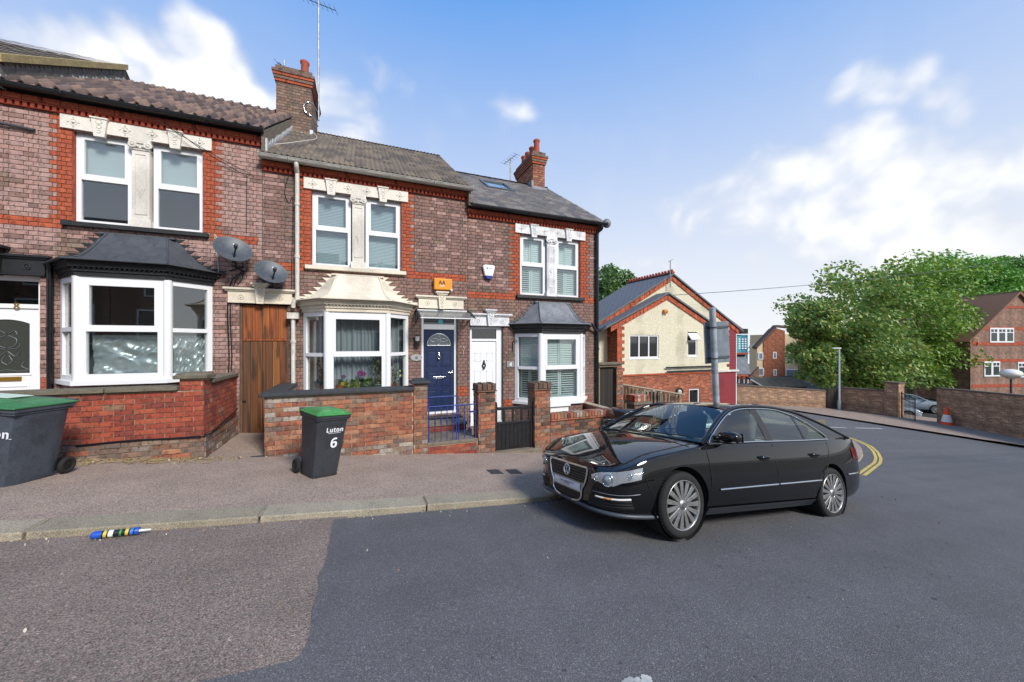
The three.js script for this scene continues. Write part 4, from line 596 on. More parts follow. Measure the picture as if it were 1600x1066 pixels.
{
  const w = wallThing('garden_wall', 'low brown brick wall with a brick on edge top beside the white meter box', 4.5, -.9, WZ), m = at(w), P = (ry, x, z) => new THREE.Matrix4().multiplyMatrices(m, T(x, 0, z, ry));
  const pal4 = (u, v, r) => { const q = r(); return v < -.55 ? (q < .45 ? 'limed' : 'dirty') : q < .45 ? 'stock' : q < .75 ? 'brown' : 'dirty'; };
  const core = new Kit(m).box(3.71, 5.52, -1.2, -.15, WZ - .2, WZ - .012).box(5.34, 5.52, -1.2, -.05, -8.5, WZ - .2).to(w, 'wall', M.mortarLight);
  layBricks(core, P(0, 0, WZ), 3.70, 5.53, -1.0, -.15, { pal: pal4, seed: 101, parts: 150, bond: 'stretcher', proud: 0, jit: .005 });
  layBricks(core, P(-Math.PI / 2, 5.33, -8.5), 0, 1.34, -.9, -.05, { pal: pal4, seed: 102, parts: 60, bond: 'stretcher', proud: 0 });
  new Kit(m).box(3.705, 5.55, -.15, -.12, WZ - .24, WZ + .03).to(w, 'cap_tile', brickMats.stock[4]);
  const r = rngOf(17); for (let x = 3.71; x < 5.5; x += .078) new Kit(m).rbox(x, x + .07, -.118, -.012 + r() * .01, WZ - .23, WZ + .015 + r() * .006, .008).to(w, 'cap_brick', r() < .18 ? brickMats.limed[2] : brickMats.stock[Math.floor(r() * 8)]);
}
// blue iron gate
{
  const g = thing('metal_gate', 'low blue painted iron gate with twisted bars standing ajar', 'gate', [1.16, -.4, WZ - .08]), m = at(g), bl = mat('#2c3f8f', .5, { map: mott(.3) }), z = WZ - .08, sl = -.06;
  const y = (x, b) => b + (x - 1.16) * sl * 0;
  const fr = new Kit(m); for (const x of [1.17, 2.08]) fr.rod([x, -.42, z], [x, .43, z], .013, 6); for (const b of [-.37, .3]) fr.rod([1.17, y(1.17, b), z], [2.08, y(2.08, b), z], .012, 6); fr.rod([1.17, .48, z], [1.7, .48, z], .012, 6).rod([1.7, -.45, z], [1.7, .48, z], .01, 6).rod([1.17, .43, z], [1.17, .48, z], .012, 6).rod([1.15, -.2, z], [1.17, -.2, z], .02, 6).rod([1.15, .25, z], [1.17, .25, z], .02, 6).box(1.98, 2.12, .14, .17, z - .02, z + .02).rod([1.17, -.45, z], [2.08, -.45, z], .01, 6); fr.to(g, 'gate_frame', bl);
  for (let i = 0; i < 7; i++) { const x = 1.29 + i * .113, k = new Kit(m); k.rod([x, -.37, z], [x, .3, z], .0085, 5); for (let q = 0; q < 5; q++) k.add(new THREE.BoxGeometry(.022, .03, .022), T(x, -.05 + q * .028, z, q * .6)); k.to(g, 'gate_bar', bl); }
}
// black boarded gate
{
  const g = thing('wooden_gate', 'black painted wooden gate with open top rails between two brick piers', 'gate', [2.9, -.62, WZ - .1]), m = at(g), z = WZ - .1;
  const k = new Kit(m); k.rbox(2.475, 2.535, -.66, .27, z - .03, z + .03, .008).rbox(3.265, 3.325, -.70, .25, z - .03, z + .03, .008).rbox(2.535, 3.265, .14, .2, z - .025, z + .025, .008).rbox(2.535, 3.265, -.16, -.1, z - .025, z + .025, .008).rbox(2.535, 3.265, -.62, -.56, z - .03, z + .005, .008).add(new THREE.SphereGeometry(.036, 8, 6), T(2.505, .28, z)).add(new THREE.SphereGeometry(.036, 8, 6), T(3.295, .26, z)).to(g, 'gate_frame', M.blackPaint);
  for (const x of [2.69, 2.88, 3.07]) new Kit(m).rbox(x - .022, x + .022, -.1, .14, z - .018, z + .018, .005).to(g, 'gate_rail', M.blackPaint);
  for (let i = 0; i < 8; i++) new Kit(m).rbox(2.537 + i * .091, 2.537 + i * .091 + .087, -.655, -.16, z - .012, z + .012, .004).to(g, 'gate_board', M.blackPaint);
}
// yards, thresholds and steps behind the walls
{
  const slabMat = M.stepStone;
  const y6 = thing('front_yard', 'paved front yard with a brick step behind the blue gate', 'yard', [.4, -.45, -7.8]), m = at(y6);
  new Kit(m).box(-1.2, 2.1, -.9, -.38, -8.58, WZ - .26).to(y6, 'yard_paving', slabMat);
  new Kit(m).rbox(1.14, 2.11, -.42, -.36, WZ - .3, WZ + .0, .01).to(y6, 'threshold', slabMat);
  const fr = new Kit(m).box(1.14, 2.11, -.95, -.42, WZ - .25, WZ - .012).to(y6, 'step', M.mortarLight); layBricks(fr, new THREE.Matrix4().multiplyMatrices(m, T(0, 0, WZ)), 1.14, 2.11, -.73, -.425, { pal: (u, v, r) => (r() < .5 ? 'red' : r() < .6 ? 'dirty' : 'stock'), seed: 121, parts: 40, bond: 'stretcher', proud: 0 });
  const st = new Kit(m).box(1.2, 2.12, -.4, -.26, -8.15, -7.86).to(y6, 'step', M.mortarLight); layBricks(st, new THREE.Matrix4().multiplyMatrices(m, T(0, 0, -7.85)), 1.2, 2.12, -.38, -.26, { pal: () => 'red', seed: 122, parts: 20, bond: 'stretcher', proud: 0 }); new Kit(m).rbox(1.18, 2.14, -.26, -.21, -8.3, -7.83, .008).to(y6, 'tread', slabMat);
  const y4 = thing('front_yard', 'paved front yard behind the black wooden gate', 'yard', [3.9, -.85, -7.8]), n = at(y4); new Kit(n).box(2.15, 5.33, -1.3, -.68, -8.58, WZ - .2).to(y4, 'yard_paving', slabMat); new Kit(n).rbox(2.44, 3.5, -.84, -.68, WZ - .32, WZ + .03, .015).to(y4, 'threshold', M.stepStone);
  const y8 = thing('front_yard', 'paved front yard behind the red brick wall', 'yard', [-3.6, -.2, -7.8]), q = at(y8); new Kit(q).box(-5.9, -2.42, -.6, .0, -8.58, WZ - .22).to(y8, 'yard_paving', slabMat);
  const ps = thing('passage_paving', 'sloping dark slab paving with weeds in front of the brown wooden gate', 'paving', [-1.8, -.4, -7.7]), pm = at(ps);
  for (const [z0, z1, y0, y1] of [[-6.98, -7.5, -.29, -.34], [-7.51, -8.05, -.345, -.395], [-8.06, -8.95, -.40, -.46]]) put(ps, 'paving_slab', grid(1, 1, (u, v) => [lerp(-2.2, -1.42, u), lerp(y0, y1, v) - (u - .5) * .03, lerp(z0, z1, v), lerp(-2.2, -1.42, u), lerp(z0, z1, v)]).applyMatrix4(pm), M.darkSlab);
  new Kit(pm).box(-2.2, -1.42, -.5, -.295, WZ - .05, WZ + .0).to(ps, 'edging', M.darkSlab);
}
// brown plank gate of the passage
{
  const g = thing('plank_gate', 'tall brown stained plank gate between two houses', 'gate', [-1.77, -.46, FZ - .06]), m = at(g), z = FZ - .06;
  const mats = [['#a55c28', 1], ['#9c5424', 2], ['#aa632d', 3], ['#985226', 4], ['#a25b26', 5]].map(([c, s]) => { const t = woodTex.clone(); t.repeat.set(3.2, .42); t.offset.set(s * .21, s * .37); t.needsUpdate = true; return mat(c, .6, { map: t, bumpMap: t, bumpScale: .003 }); });
  const low = [['#664730', 1], ['#6f4829', 2], ['#8a5527', 3], ['#704727', 4], ['#996230', 5], ['#774824', 6]].map(([c, s]) => { const t = woodTex.clone(); t.repeat.set(3.6, .3); t.offset.set(s * .17, s * .29); t.needsUpdate = true; return mat(c, .65, { map: t, bumpMap: t, bumpScale: .003 }); });
  for (let i = 0; i < 5; i++) new Kit(m).rbox(-2.13 + i * .148, -2.13 + i * .148 + .144, 1.585, 2.245, z - .012, z + .012, .003).to(g, 'plank', mats[i]);
  new Kit(m).rbox(-2.13, -1.39, 1.54, 1.583, z - .02, z + .03, .005).to(g, 'gate_rail', mats[1]);
  for (let i = 0; i < 6; i++) new Kit(m).rbox(-2.13 + i * .1235, -2.13 + i * .1235 + .12, -.44, 1.538, z - .012, z + .014, .003).to(g, 'plank', low[i]);
  new Kit(m).box(-2.19, -2.135, -.45, 2.27, z - .04, z + .03).box(-1.392, -1.355, -.45, 2.27, z - .04, z + .03).to(g, 'gate_post', mat('#6d4d38', .8, { map: mott(.3) }));
  // bits of paint worn off the low boards are in the grain; latch
  new Kit(m).box(-2.14, -2.08, .35, .38, z + .014, z + .035).to(g, 'latch', M.blackIron);
}
// ------------------------------------------------------------------ things on and by the houses
const camN = (r, u, t) => new THREE.Vector3(Math.cos(TURN) * r - Math.sin(TURN) * t, u, Math.sin(TURN) * r + Math.cos(TURN) * t).normalize();
function dish(label, x, y, z, size) {
  const t = thing('satellite_dish', label, 'satellite dish', [x, y, z], 0, 'satellite dishes'), n = camN(.62, .5, .6), q = new THREE.Quaternion().setFromUnitVectors(new THREE.Vector3(0, 1, 0), n);
  const prof = []; for (let i = 0; i <= 8; i++) { const r = i / 8; prof.push([r * size, .22 * size * r * r]); } const back = prof.map(([a, b]) => [a, b - .012]).reverse();
  const g = new THREE.LatheGeometry([...prof, ...back].map(([a, b]) => new THREE.Vector2(a, b)), 28); g.scale(1, 1, .93); g.applyQuaternion(q); put(t, 'reflector', uvm(flat(g)), mat('#4c535a', .5, { map: mott(.4) }));
  const k = new Kit(), tip = n.clone().multiplyScalar(.24).add(new THREE.Vector3(.02, -.1, .02)), lo = new THREE.Vector3(0, -size * .8, .0).addScaledVector(n, .02);
  k.rod(lo.toArray(), tip.toArray(), .014, 6); k.to(t, 'feed_arm', M.blackIron);
  const e = new Kit(); e.cyl(.03, .03, .08, 0, -.04, 0, 10, T(tip.x, tip.y + .02, tip.z, .4, .9)).add(new THREE.SphereGeometry(.034, 10, 8), T(tip.x, tip.y + .035, tip.z)); e.to(t, 'receiver', mat('#3d4146', .5)); new Kit().add(new THREE.SphereGeometry(.022, 8, 6), T(tip.x - .03, tip.y + .05, tip.z - .01)).to(t, 'receiver_cap', M.upvc);
  const b = new Kit(); b.rod([0, -.02, 0], [-.02, -.26, z < -8.2 ? FZ - z + .02 : -.2], .018, 8).rod([-.12, -.33, FZ - z + .015], [.1, -.22, FZ - z + .015], .012, 6).rod([.1, -.33, FZ - z + .015], [-.1, -.2, FZ - z + .015], .012, 6).rod([0, .1, FZ - z + .02], [0, -.05, 0], .02, 8); b.to(t, 'wall_bracket', M.blackIron);
}
dish('grey satellite dish on the wall beside the black bay roof', -2.2, 3.2, -8.28, .30); dish('grey satellite dish above the cream lintel of the plank gate', -1.60, 2.83, -8.3, .275);
{
  const a = thing('alarm_box', 'yellow alarm box above the blue front door', 'alarm box', [1.745, 2.85, FZ + .06]); put(a, 'casing', uvm(flat(new RoundedBoxGeometry(.42, .26, .11, 2, .02))), mat('#d98a16', .4)); new Kit().add(text('AA', .085, .004), T(-.03, .035, .055)).to(a, 'lettering', M.black); new Kit().box(-.075, .03, -.04, -.03, .055, .058).box(-.07, .025, -.055, -.048, .055, .058).to(a, 'small_print', M.upvc); new Kit().add(new THREE.SphereGeometry(.032, 10, 8), T(.19, -.13, .04)).to(a, 'strobe', mat('#cfd3d2', .3));
  const b = thing('alarm_box', 'white alarm box with a blue base on the brick wall', 'alarm box', [2.86, 3.22, FZ + .05]); new Kit().poly([[-.14, .13], [-.1, .155], [.1, .155], [.14, .13], [.085, -.09], [-.085, -.09]], .06, T(0, 0, -.03), .012).to(b, 'casing', mat('#e6e8ea', .4)); new Kit().poly([[-.082, -.1], [.082, -.1], [.05, -.17], [-.05, -.17]], .058, T(0, 0, -.03), .01).to(b, 'strobe', mat('#1d2f7d', .3)); new Kit().add(new THREE.CylinderGeometry(.022, .022, .004, 12).rotateX(Math.PI / 2), T(-.05, .085, .044)).to(b, 'emblem', mat('#5d6f66', .5)); new Kit().add(text('ADT', .03, .003), T(.035, .085, .042)).to(b, 'lettering', mat('#6a7f8c', .5));
  const l = thing('wall_lantern', 'small black wall lantern beside the blue front door', 'lantern', [1.165, 1.56, FZ + .07]); new Kit().box(-.03, .03, -.1, .1, -.068, -.055).rod([0, .06, -.06], [0, .09, 0], .01, 6).cyl(.06, .06, .012, 0, -.13, 0, 6).cyl(.05, .06, .1, 0, -.118, 0, 6).cyl(.07, .02, .03, 0, .1, 0, 6).to(l, 'lantern_body', M.blackIron); new Kit().cyl(.045, .055, .115, 0, -.016, 0, 6).to(l, 'lantern_glass', mat('#a9abab', .2));
  const p6 = thing('number_plaque', 'oval grey house number plaque beside the lantern', 'plaque', [1.155, 1.17, FZ + .012]); put(p6, 'plate', uvm(flat(new THREE.CylinderGeometry(.075, .075, .016, 20).scale(1.75, 1, 1).rotateX(Math.PI / 2))), mat('#a6a8a8', .6, { map: mott(.1) })); new Kit().add(text('6', .07, .006), T(0, 0, .008)).to(p6, 'number', mat('#4a4c50', .6));
  const p4 = thing('number_plaque', 'square grey number plaque beside the white front door', 'plaque', [3.445, .97, FZ + .012]); new Kit().rbox(-.1, .1, -.075, .075, -.012, .012, .004).to(p4, 'plate', mat('#8d8f90', .6, { map: mott(.1) })); new Kit().add(text('4', .09, .006), T(0, 0, .012)).to(p4, 'number', mat('#e2e2e0', .6));
  const hook = thing('hanging_bracket', 'black iron hanging bracket on the wall by the white front door', 'bracket', [3.5, 1.42, FZ + .02]); new Kit().rod([0, -.12, 0], [0, .12, 0], .012, 6).tube([[0, .1, 0], [.06, .16, .03], [.1, .1, .05]], .01, 6, 14).to(hook, 'bracket', M.blackIron);
  const mb = thing('meter_box', 'white meter box below the grey roofed bay window', 'meter box', [4.28, -.4, -7.72]); new Kit().rbox(-.25, .25, -.33, .42, -.15, .12, .02).to(mb, 'casing', mat('#e3e4e3', .4)); new Kit().rbox(-.28, .28, .42, .47, -.18, .17, .015).to(mb, 'lid', mat('#e6e7e6', .4));
  const hook2 = thing('plant_hook', 'thin pale hook on the brick wall between the two front doors', 'hook', [2.24, 1.32, FZ + .015]); new Kit().tube([[0, .1, 0], [.015, .03, .01], [-.005, -.04, .01], [.005, -.1, 0]], .008, 5, 14).to(hook2, 'hook', M.pvcCream);
}
// aerials
function aerial(label, base, mast, dir, n) {
  const t = thing('tv_aerial', label, 'aerial', base); new Kit().rod([0, 0, 0], [0, mast, 0], .022, 8).to(t, 'mast', M.steel); const k = new Kit(), L = n * .12; k.rod([-dir[0] * L / 2, mast - .06, -dir[2] * L / 2], [dir[0] * L / 2, mast - .06 + dir[1] * L, dir[2] * L / 2], .01, 5); for (let i = 0; i < n; i++) { const s = (i / (n - 1) - .5) * L, y = mast - .06 + (s / L + .5) * dir[1] * L; k.rod([dir[0] * s - dir[2] * .16, y, dir[2] * s + dir[0] * .16], [dir[0] * s + dir[2] * .16, y, dir[2] * s - dir[0] * .16], .006, 4); } k.to(t, 'aerial_array', M.blackIron); return t;
}
const tall = aerial('tall aerial mast strapped to the brown brick chimney', [-1.14, 7.9, -12.0], 3.6, [.95, -.35, .3], 8);
new Kit().tube([[0, .16, .1], [-.16, .2, .5], [-.3, .08, .53], [-.28, -.1, .53], [-.1, -.2, .5], [0, -.22, .1]], .014, 6, 30).to(tall, 'mast_bracket', M.chrome);
aerial('small bent aerial on top of the brown brick chimney', [-1.95, 8.9, -11.7], .3, [.75, -.5, .3], 4);
aerial('small aerial behind the yellow brick chimney', [5.05, 6.9, -12.6], 1.35, [.3, .1, .95], 6);
// wires
{
  const c1 = new Kit().tube([[-2.1, 2.9, FZ + .03], [-2.28, 2.7, FZ + .03], [-2.35, 2.3, FZ + .03], [-2.33, 1.2, FZ + .03], [-2.34, .9, FZ + .03]], .011, 5, 50).tube([[-2.05, 2.9, FZ + .03], [-2.2, 2.75, FZ + .03], [-2.3, 2.35, FZ + .025], [-2.29, 1.2, FZ + .025], [-2.3, .95, FZ + .025]], .009, 5, 50).tube([[-2.1, 3.05, FZ + .1], [-2.12, 2.75, FZ + .03], [-2.2, 2.62, FZ + .03]], .007, 5, 16).to(scene, 'cable', M.blackGloss); tag(c1, 'bundle of black cables running down the wall below the satellite dishes', 'cable');
  const c2 = new Kit().tube([[-3.3, 5.5, FZ + .12], [-2.7, 5.05, FZ + .1], [-2.05, 4.72, FZ + .02]], .006, 4, 24).tube([[-3.5, 5.52, FZ + .14], [-2.5, 4.98, FZ + .12], [-1.95, 4.76, FZ + .02]], .006, 4, 24).tube([[-2.05, 4.72, FZ + .015], [-2.06, 4.2, FZ + .012], [-2.06, 3.62, FZ + .012]], .006, 4, 20).to(scene, 'cable', M.black); tag(c2, 'thin black wires sagging across the lintel to the pink brick wall', 'cable');
  const c3 = new Kit().tube([[-1.3, 5.0, FZ + .05], [-1.42, 4.5, FZ + .02], [-1.34, 4.3, FZ + .02], [-1.29, 4.45, FZ + .02], [-1.3, 3.0, FZ + .015], [-1.3, 2.5, FZ + .015]], .006, 4, 60).to(scene, 'cable', M.black); tag(c3, 'thin black cable looped beside the long drainpipe', 'cable');
  const c4 = new Kit().tube([[-1.25, 7.35, -11.6], [-1.05, 6.7, -10.6], [-1.2, 6.1, -9.6], [-1.42, 5.55, -8.7], [-1.55, 5.3, FZ + .3]], .009, 4, 40).to(scene, 'cable', M.pvcCream); tag(c4, 'pale cable trailing down the tiled roof to the gutter', 'cable');
  const c5 = new Kit().tube([[-2.56, 3.55, FZ + .02], [-2.53, 3.2, FZ + .03], [-2.5, 2.9, FZ + .02], [-2.51, 2.75, FZ + .02]], .008, 4, 20).tube([[-2.56, 3.55, FZ + .03], [-2.5, 3.45, FZ + .06], [-2.47, 3.3, FZ + .03]], .007, 4, 12).to(scene, 'cable', M.pvcCream); tag(c5, 'pale looped cable hanging from the black window sill', 'cable');
  const c6 = new Kit().tube([[-5.9, 5.02, FZ + .06], [-5.2, 5.0, FZ + .05], [-4.95, 4.98, FZ + .04]], .022, 6, 12).to(scene, 'cable_duct', M.leadDark); tag(c6, 'dark cable duct under the orange cornice', 'cable');
}
// net curtains and plants in the bay of number 6
function foliage(n, place, size, colors, rnd, flatness = 0) {
  const pos = [], nor = [], uv = [], col = [], ix = [], q = new THREE.Quaternion(), e = new THREE.Euler(), v = new THREE.Vector3(), c = new THREE.Color();
  const leaf = [[0, -.5, 0], [.32, -.12, .06], [.24, .25, .03], [0, .55, -.05], [-.24, .25, .03], [-.32, -.12, .06]];
  for (let i = 0; i < n; i++) {
    const p = place(rnd); if (!p) continue; e.set((rnd() - .5) * (flatness ? 1.6 : 6.28) - (flatness ? 1.0 : 0), rnd() * 6.28, (rnd() - .5) * 1.4); q.setFromEuler(e); const s = size * (.65 + .7 * rnd()); c.set(colors[Math.floor(rnd() * colors.length)]); const k = .9 + .4 * rnd(); const b = pos.length / 3; v.set(0, 0, 1).applyQuaternion(q); const nx = v.x, ny = v.y, nz = v.z;
    for (const l of leaf) { v.set(l[0] * s, l[1] * s, l[2] * s).applyQuaternion(q); pos.push(p[0] + v.x, p[1] + v.y, p[2] + v.z); nor.push(nx, ny, nz); uv.push(l[0] + .5, l[1] + .5); col.push(c.r * k, c.g * k, c.b * k); }
    ix.push(b, b + 1, b + 5, b + 1, b + 2, b + 5, b + 2, b + 4, b + 5, b + 2, b + 3, b + 4);
  }
  const g = new THREE.BufferGeometry(); g.setAttribute('position', new THREE.Float32BufferAttribute(pos, 3)); g.setAttribute('normal', new THREE.Float32BufferAttribute(nor, 3)); g.setAttribute('uv', new THREE.Float32BufferAttribute(uv, 2)); g.setAttribute('color', new THREE.Float32BufferAttribute(col, 3)); g.setIndex(ix); return g;
}
const leafMat = new THREE.MeshPhysicalMaterial({ vertexColors: true, roughness: .65, transmission: .4, thickness: 0, side: THREE.DoubleSide, ior: 1.4 });
{
  const net = new THREE.MeshPhysicalMaterial({ color: '#c3c7cf', roughness: .95, transmission: .35, thickness: 0, side: THREE.DoubleSide });
  const B = [[-1.0, -.03], [-.56, .44], [.44, .44], [.89, -.03]];
  B.slice(0, 3).forEach((a, i) => { const b = B[i + 1], t = thing('net_curtain', ['grey net curtain in the side pane of the cream bay next to the drainpipe', 'grey net curtain across the front of the cream bay', 'grey net curtain in the side pane of the cream bay next to the lantern'][i], 'curtain', [-.05, .5, FZ]); const g = grid(90, 4, (u, v) => { const x = lerp(a[0], b[0], u), z = lerp(a[1], b[1], u) - .17, f = .022 * Math.sin(u * (i === 1 ? 75 : 38) + 2 * Math.sin(u * 9)) + .015 * Math.sin(u * 31); return [x + (i === 1 ? 0 : f * .7), lerp(.02, 1.62, v), z + f, u, v]; }); put(t, 'cloth', g, net); });
  const shelf = thing('window_board', 'white window board inside the cream bay carrying plant pots', 'shelf', [-.058, .50, FZ + .38]); new Kit().box(-.6, .6, -.02, .02, -.12, .1).to(shelf, 'board', M.upvc);
  const green = ['#5f7a35', '#4c6a2e', '#7d8f3f', '#3d5a2a'], olive = ['#6a7038', '#55602f', '#7c7a3c', '#4a5530'];
  const pot = (label, x, z, r, h, potCol, plant) => { const t = thing('potted_plant', label, 'plant', [x, .52, z]); new Kit().lathe([[0, 0], [r * .75, 0], [r, h], [r * 1.08, h], [r * 1.08, h - .02], [r * .95, h - .02], [0, h - .03]], 0, 0, 0, 16).to(t, 'pot', mat(potCol, .6)); plant(t, h); return t; };
  const bush = (n, w, hgt, s, cols, seed) => (t, h) => { const r = rngOf(seed); put(t, 'foliage', foliage(n, (q) => { const a = q() * 6.28, d = Math.sqrt(q()) * w; return [Math.cos(a) * d, h + q() * hgt, Math.sin(a) * d * .7]; }, s, cols, r), leafMat); const k = new Kit(); for (let i = 0; i < 5; i++) k.rod([0, h - .02, 0], [(r() - .5) * w, h + hgt * .8, (r() - .5) * w], .004, 4); k.to(t, 'stem', mat('#5a6a38', .8)); };
  const bloom = (t, x, y, z, s, col, n) => { const k = new Kit(); for (let i = 0; i < n; i++) { const a = i / n * 6.28; k.add(new THREE.SphereGeometry(s, 6, 5).scale(1, .8, .35), T(x + Math.cos(a) * s, y + Math.sin(a) * s, z, 0, 0, a)); } k.to(t, 'flower', mat(col, .7)); };
  const F6 = FZ + .40;
  pot('terracotta pot with sparse stems in the cream bay window', -.40, F6, .075, .13, '#a65a3a', bush(14, .05, .15, .05, olive, 3));
  const o1 = pot('white tray with yellow green leaves and a purple pansy in the cream bay window', -.17, F6, .12, .07, '#d9dad6', bush(40, .13, .14, .11, ['#8a9a3f', '#a3a84c', '#6f8a38'], 4)); bloom(o1, -.16, .3, .02, .025, '#5b2a68', 5); bloom(o1, -.18, .16, .06, .02, '#c8a62a', 5);
  const o2 = pot('dark green pot with a magenta orchid in the cream bay window', .09, F6, .11, .13, '#3f5a4c', bush(30, .12, .1, .13, green, 5)); bloom(o2, -.10, .36, .0, .035, '#a02f7c', 6); bloom(o2, -.04, .34, .02, .025, '#8a2668', 5); new Kit().tube([[0, .1, 0], [-.05, .3, 0], [-.09, .37, 0]], .004, 4, 12).to(o2, 'flower_stem', mat('#5a6a38', .8));
  pot('dark green pot with a tall feathery bush in the cream bay window', .33, F6, .12, .13, '#46605a', bush(240, .19, .62, .045, olive, 6));
  const p3 = pot('pink pot with a leafy plant in the cream bay pane next to the drainpipe', -.74, FZ + .16, .06, .13, '#a8405a', bush(90, .1, .5, .05, olive, 7)); bloom(p3, .08, .1, .05, .025, '#c2a53a', 5);
  pot('low pot with a variegated plant in the cream bay pane next to the lantern', .68, FZ + .15, .08, .1, '#7d5a3a', bush(90, .12, .42, .055, ['#5a7a3a', '#8fa06a', '#b9bda5', '#3f5f30'], 8));
}
// ------------------------------------------------------------------ wheelie bins
function bin(name, label, pos, yaw, w, d, h, body, lidCol, tilt = -.095, fl = .74) {
  const t = thing(name, label, 'bin', pos, yaw, 'wheelie bins'); t.rotation.order = 'ZYX'; t.rotation.z = Math.atan(tilt);
  const bw = w * fl, bd = d * (fl - .04), rim = h * .915, bm = mat(body, .5, { map: mott(.7), bumpMap: sized(grainBump, .15), bumpScale: .0015 });
  // hollow tapered box, front at +z
  const g = grid(32, 6, (u, v) => { const q = v, W2 = lerp(bw, w * .96, q) / 2, D2 = lerp(bd, d * .93, q) / 2, a = u * 2 * Math.PI, c = Math.cos(a), s = Math.sin(a), k = Math.pow(Math.pow(Math.abs(c), 9) + Math.pow(Math.abs(s), 9), -1 / 9); return [c * k * W2, lerp(.02, rim, q), s * k * D2 - lerp(0, .0, q) - (1 - q) * 0, u * 2, v]; }); put(t, 'body', uvm(toCreasedNormals(flat(g), .6)), bm);
  new Kit().box(-bw / 2 + .01, bw / 2 - .01, .015, .03, -bd / 2 + .01, bd / 2 - .01).to(t, 'base', bm);
  new Kit().rbox(-w / 2, w / 2, rim - .045, rim, -d * .48, d * .5, .012).rbox(-w / 2 + .01, w / 2 - .01, rim - .07, rim - .045, -d * .46, d * .48, .01).to(t, 'rim', bm);
  const lm = mat(lidCol, .42, { map: mott(.6) });
  const lid = new Kit(); lid.rbox(-w / 2 - .008, w / 2 + .008, rim, rim + .022, -d * .5, d * .53, .01); lid.add(grid(10, 10, (u, v) => { const e = Math.min(u, 1 - u, v, 1 - v), y = .05 * smooth(0, .16, e) * (1 - .25 * v); return [lerp(-w / 2 + .005, w / 2 - .005, u), rim + .02 + y, lerp(d * .51, -d * .49, v)]; })); lid.rbox(-w * .22, w * .22, rim + .05, rim + .072, d * .12, d * .3, .01); lid.to(t, 'lid', lm);
  new Kit().rod([-w * .45, rim + .02, -d * .55], [w * .45, rim + .02, -d * .55], .016, 8).rod([-w * .3, rim, -d * .47], [-w * .3, rim + .02, -d * .55], .014, 6).rod([w * .3, rim, -d * .47], [w * .3, rim + .02, -d * .55], .014, 6).to(t, 'handle', bm);
  for (const s of [-1, 1]) { const k = new Kit().add(new THREE.TorusGeometry(.075, .028, 8, 18).rotateY(Math.PI / 2), T(s * (bw / 2 + .03), .1, -bd / 2 - .05)); const wh = k.to(t, 'wheel', M.rubber); new Kit().add(new THREE.CylinderGeometry(.06, .06, .03, 12).rotateZ(Math.PI / 2), T(s * (bw / 2 + .03), .1, -bd / 2 - .05)).to(wh, 'hub', M.black); }
  new Kit().rod([-bw / 2 - .03, .1, -bd / 2 - .05], [bw / 2 + .03, .1, -bd / 2 - .05], .012, 6).box(-bw / 2 + .02, bw / 2 - .02, .05, .2, -bd / 2 - .04, -bd / 2 + .03).to(t, 'axle', M.blackIron);
  return { t, w, d, bw, bd, rim };
}
const printWhite = mat('#d9dde2', .6);
function print(b, str, size, x, y) { const q = y / b.rim, zf = lerp(b.bd, b.d * .93, q) / 2, lean = -Math.atan2((b.d * .93 - b.bd) / 2, b.rim); new Kit().add(text(str, size, .003), T(x, y, zf + .002, 0, -lean)).to(b.t, 'lettering', printWhite); }
{
  const b6 = bin('wheelie_bin', 'dark grey wheelie bin with green lid and a white number 6', [-.55, pavY(-.5, -5.75), -5.80], 30.3 * Math.PI / 180, .47, .54, .94, '#34373d', '#3f8a47');
  print(b6, 'Luton', .062, .04, .66); print(b6, '6', .135, .05, .48); new Kit().box(-.045, .125, .612, .616, .205, .215, T(0, 0, .02)).to(b6.t, 'underline', printWhite);
  const b8 = bin('wheelie_bin', 'large dark grey wheelie bin with green lid in front of the red brick wall', [-3.78, pavY(-3.7, -6.1), -6.02], -14 * Math.PI / 180 + Math.PI * 0, .80, .66, .95, '#454d57', '#3f8052', -.095, .86);
  print(b8, 'Luton', .085, .19, .60); new Kit().box(.03, .35, .545, .55, .27, .279).to(b8.t, 'underline', printWhite); new Kit().rbox(-.3, .1, .945, .952, -.15, .1, .003).to(b8.t, 'lid_sticker', mat('#b9cbbd', .6));
  const b4 = bin('wheelie_bin', 'black wheelie bin beside the low brown brick wall', [5.3, pavY(5.2, -6.45), -6.4], .12, .56, .62, 1.0, '#26292d', '#2a2d31'); print(b4, 'Gr', .1, -.12, .72);
}
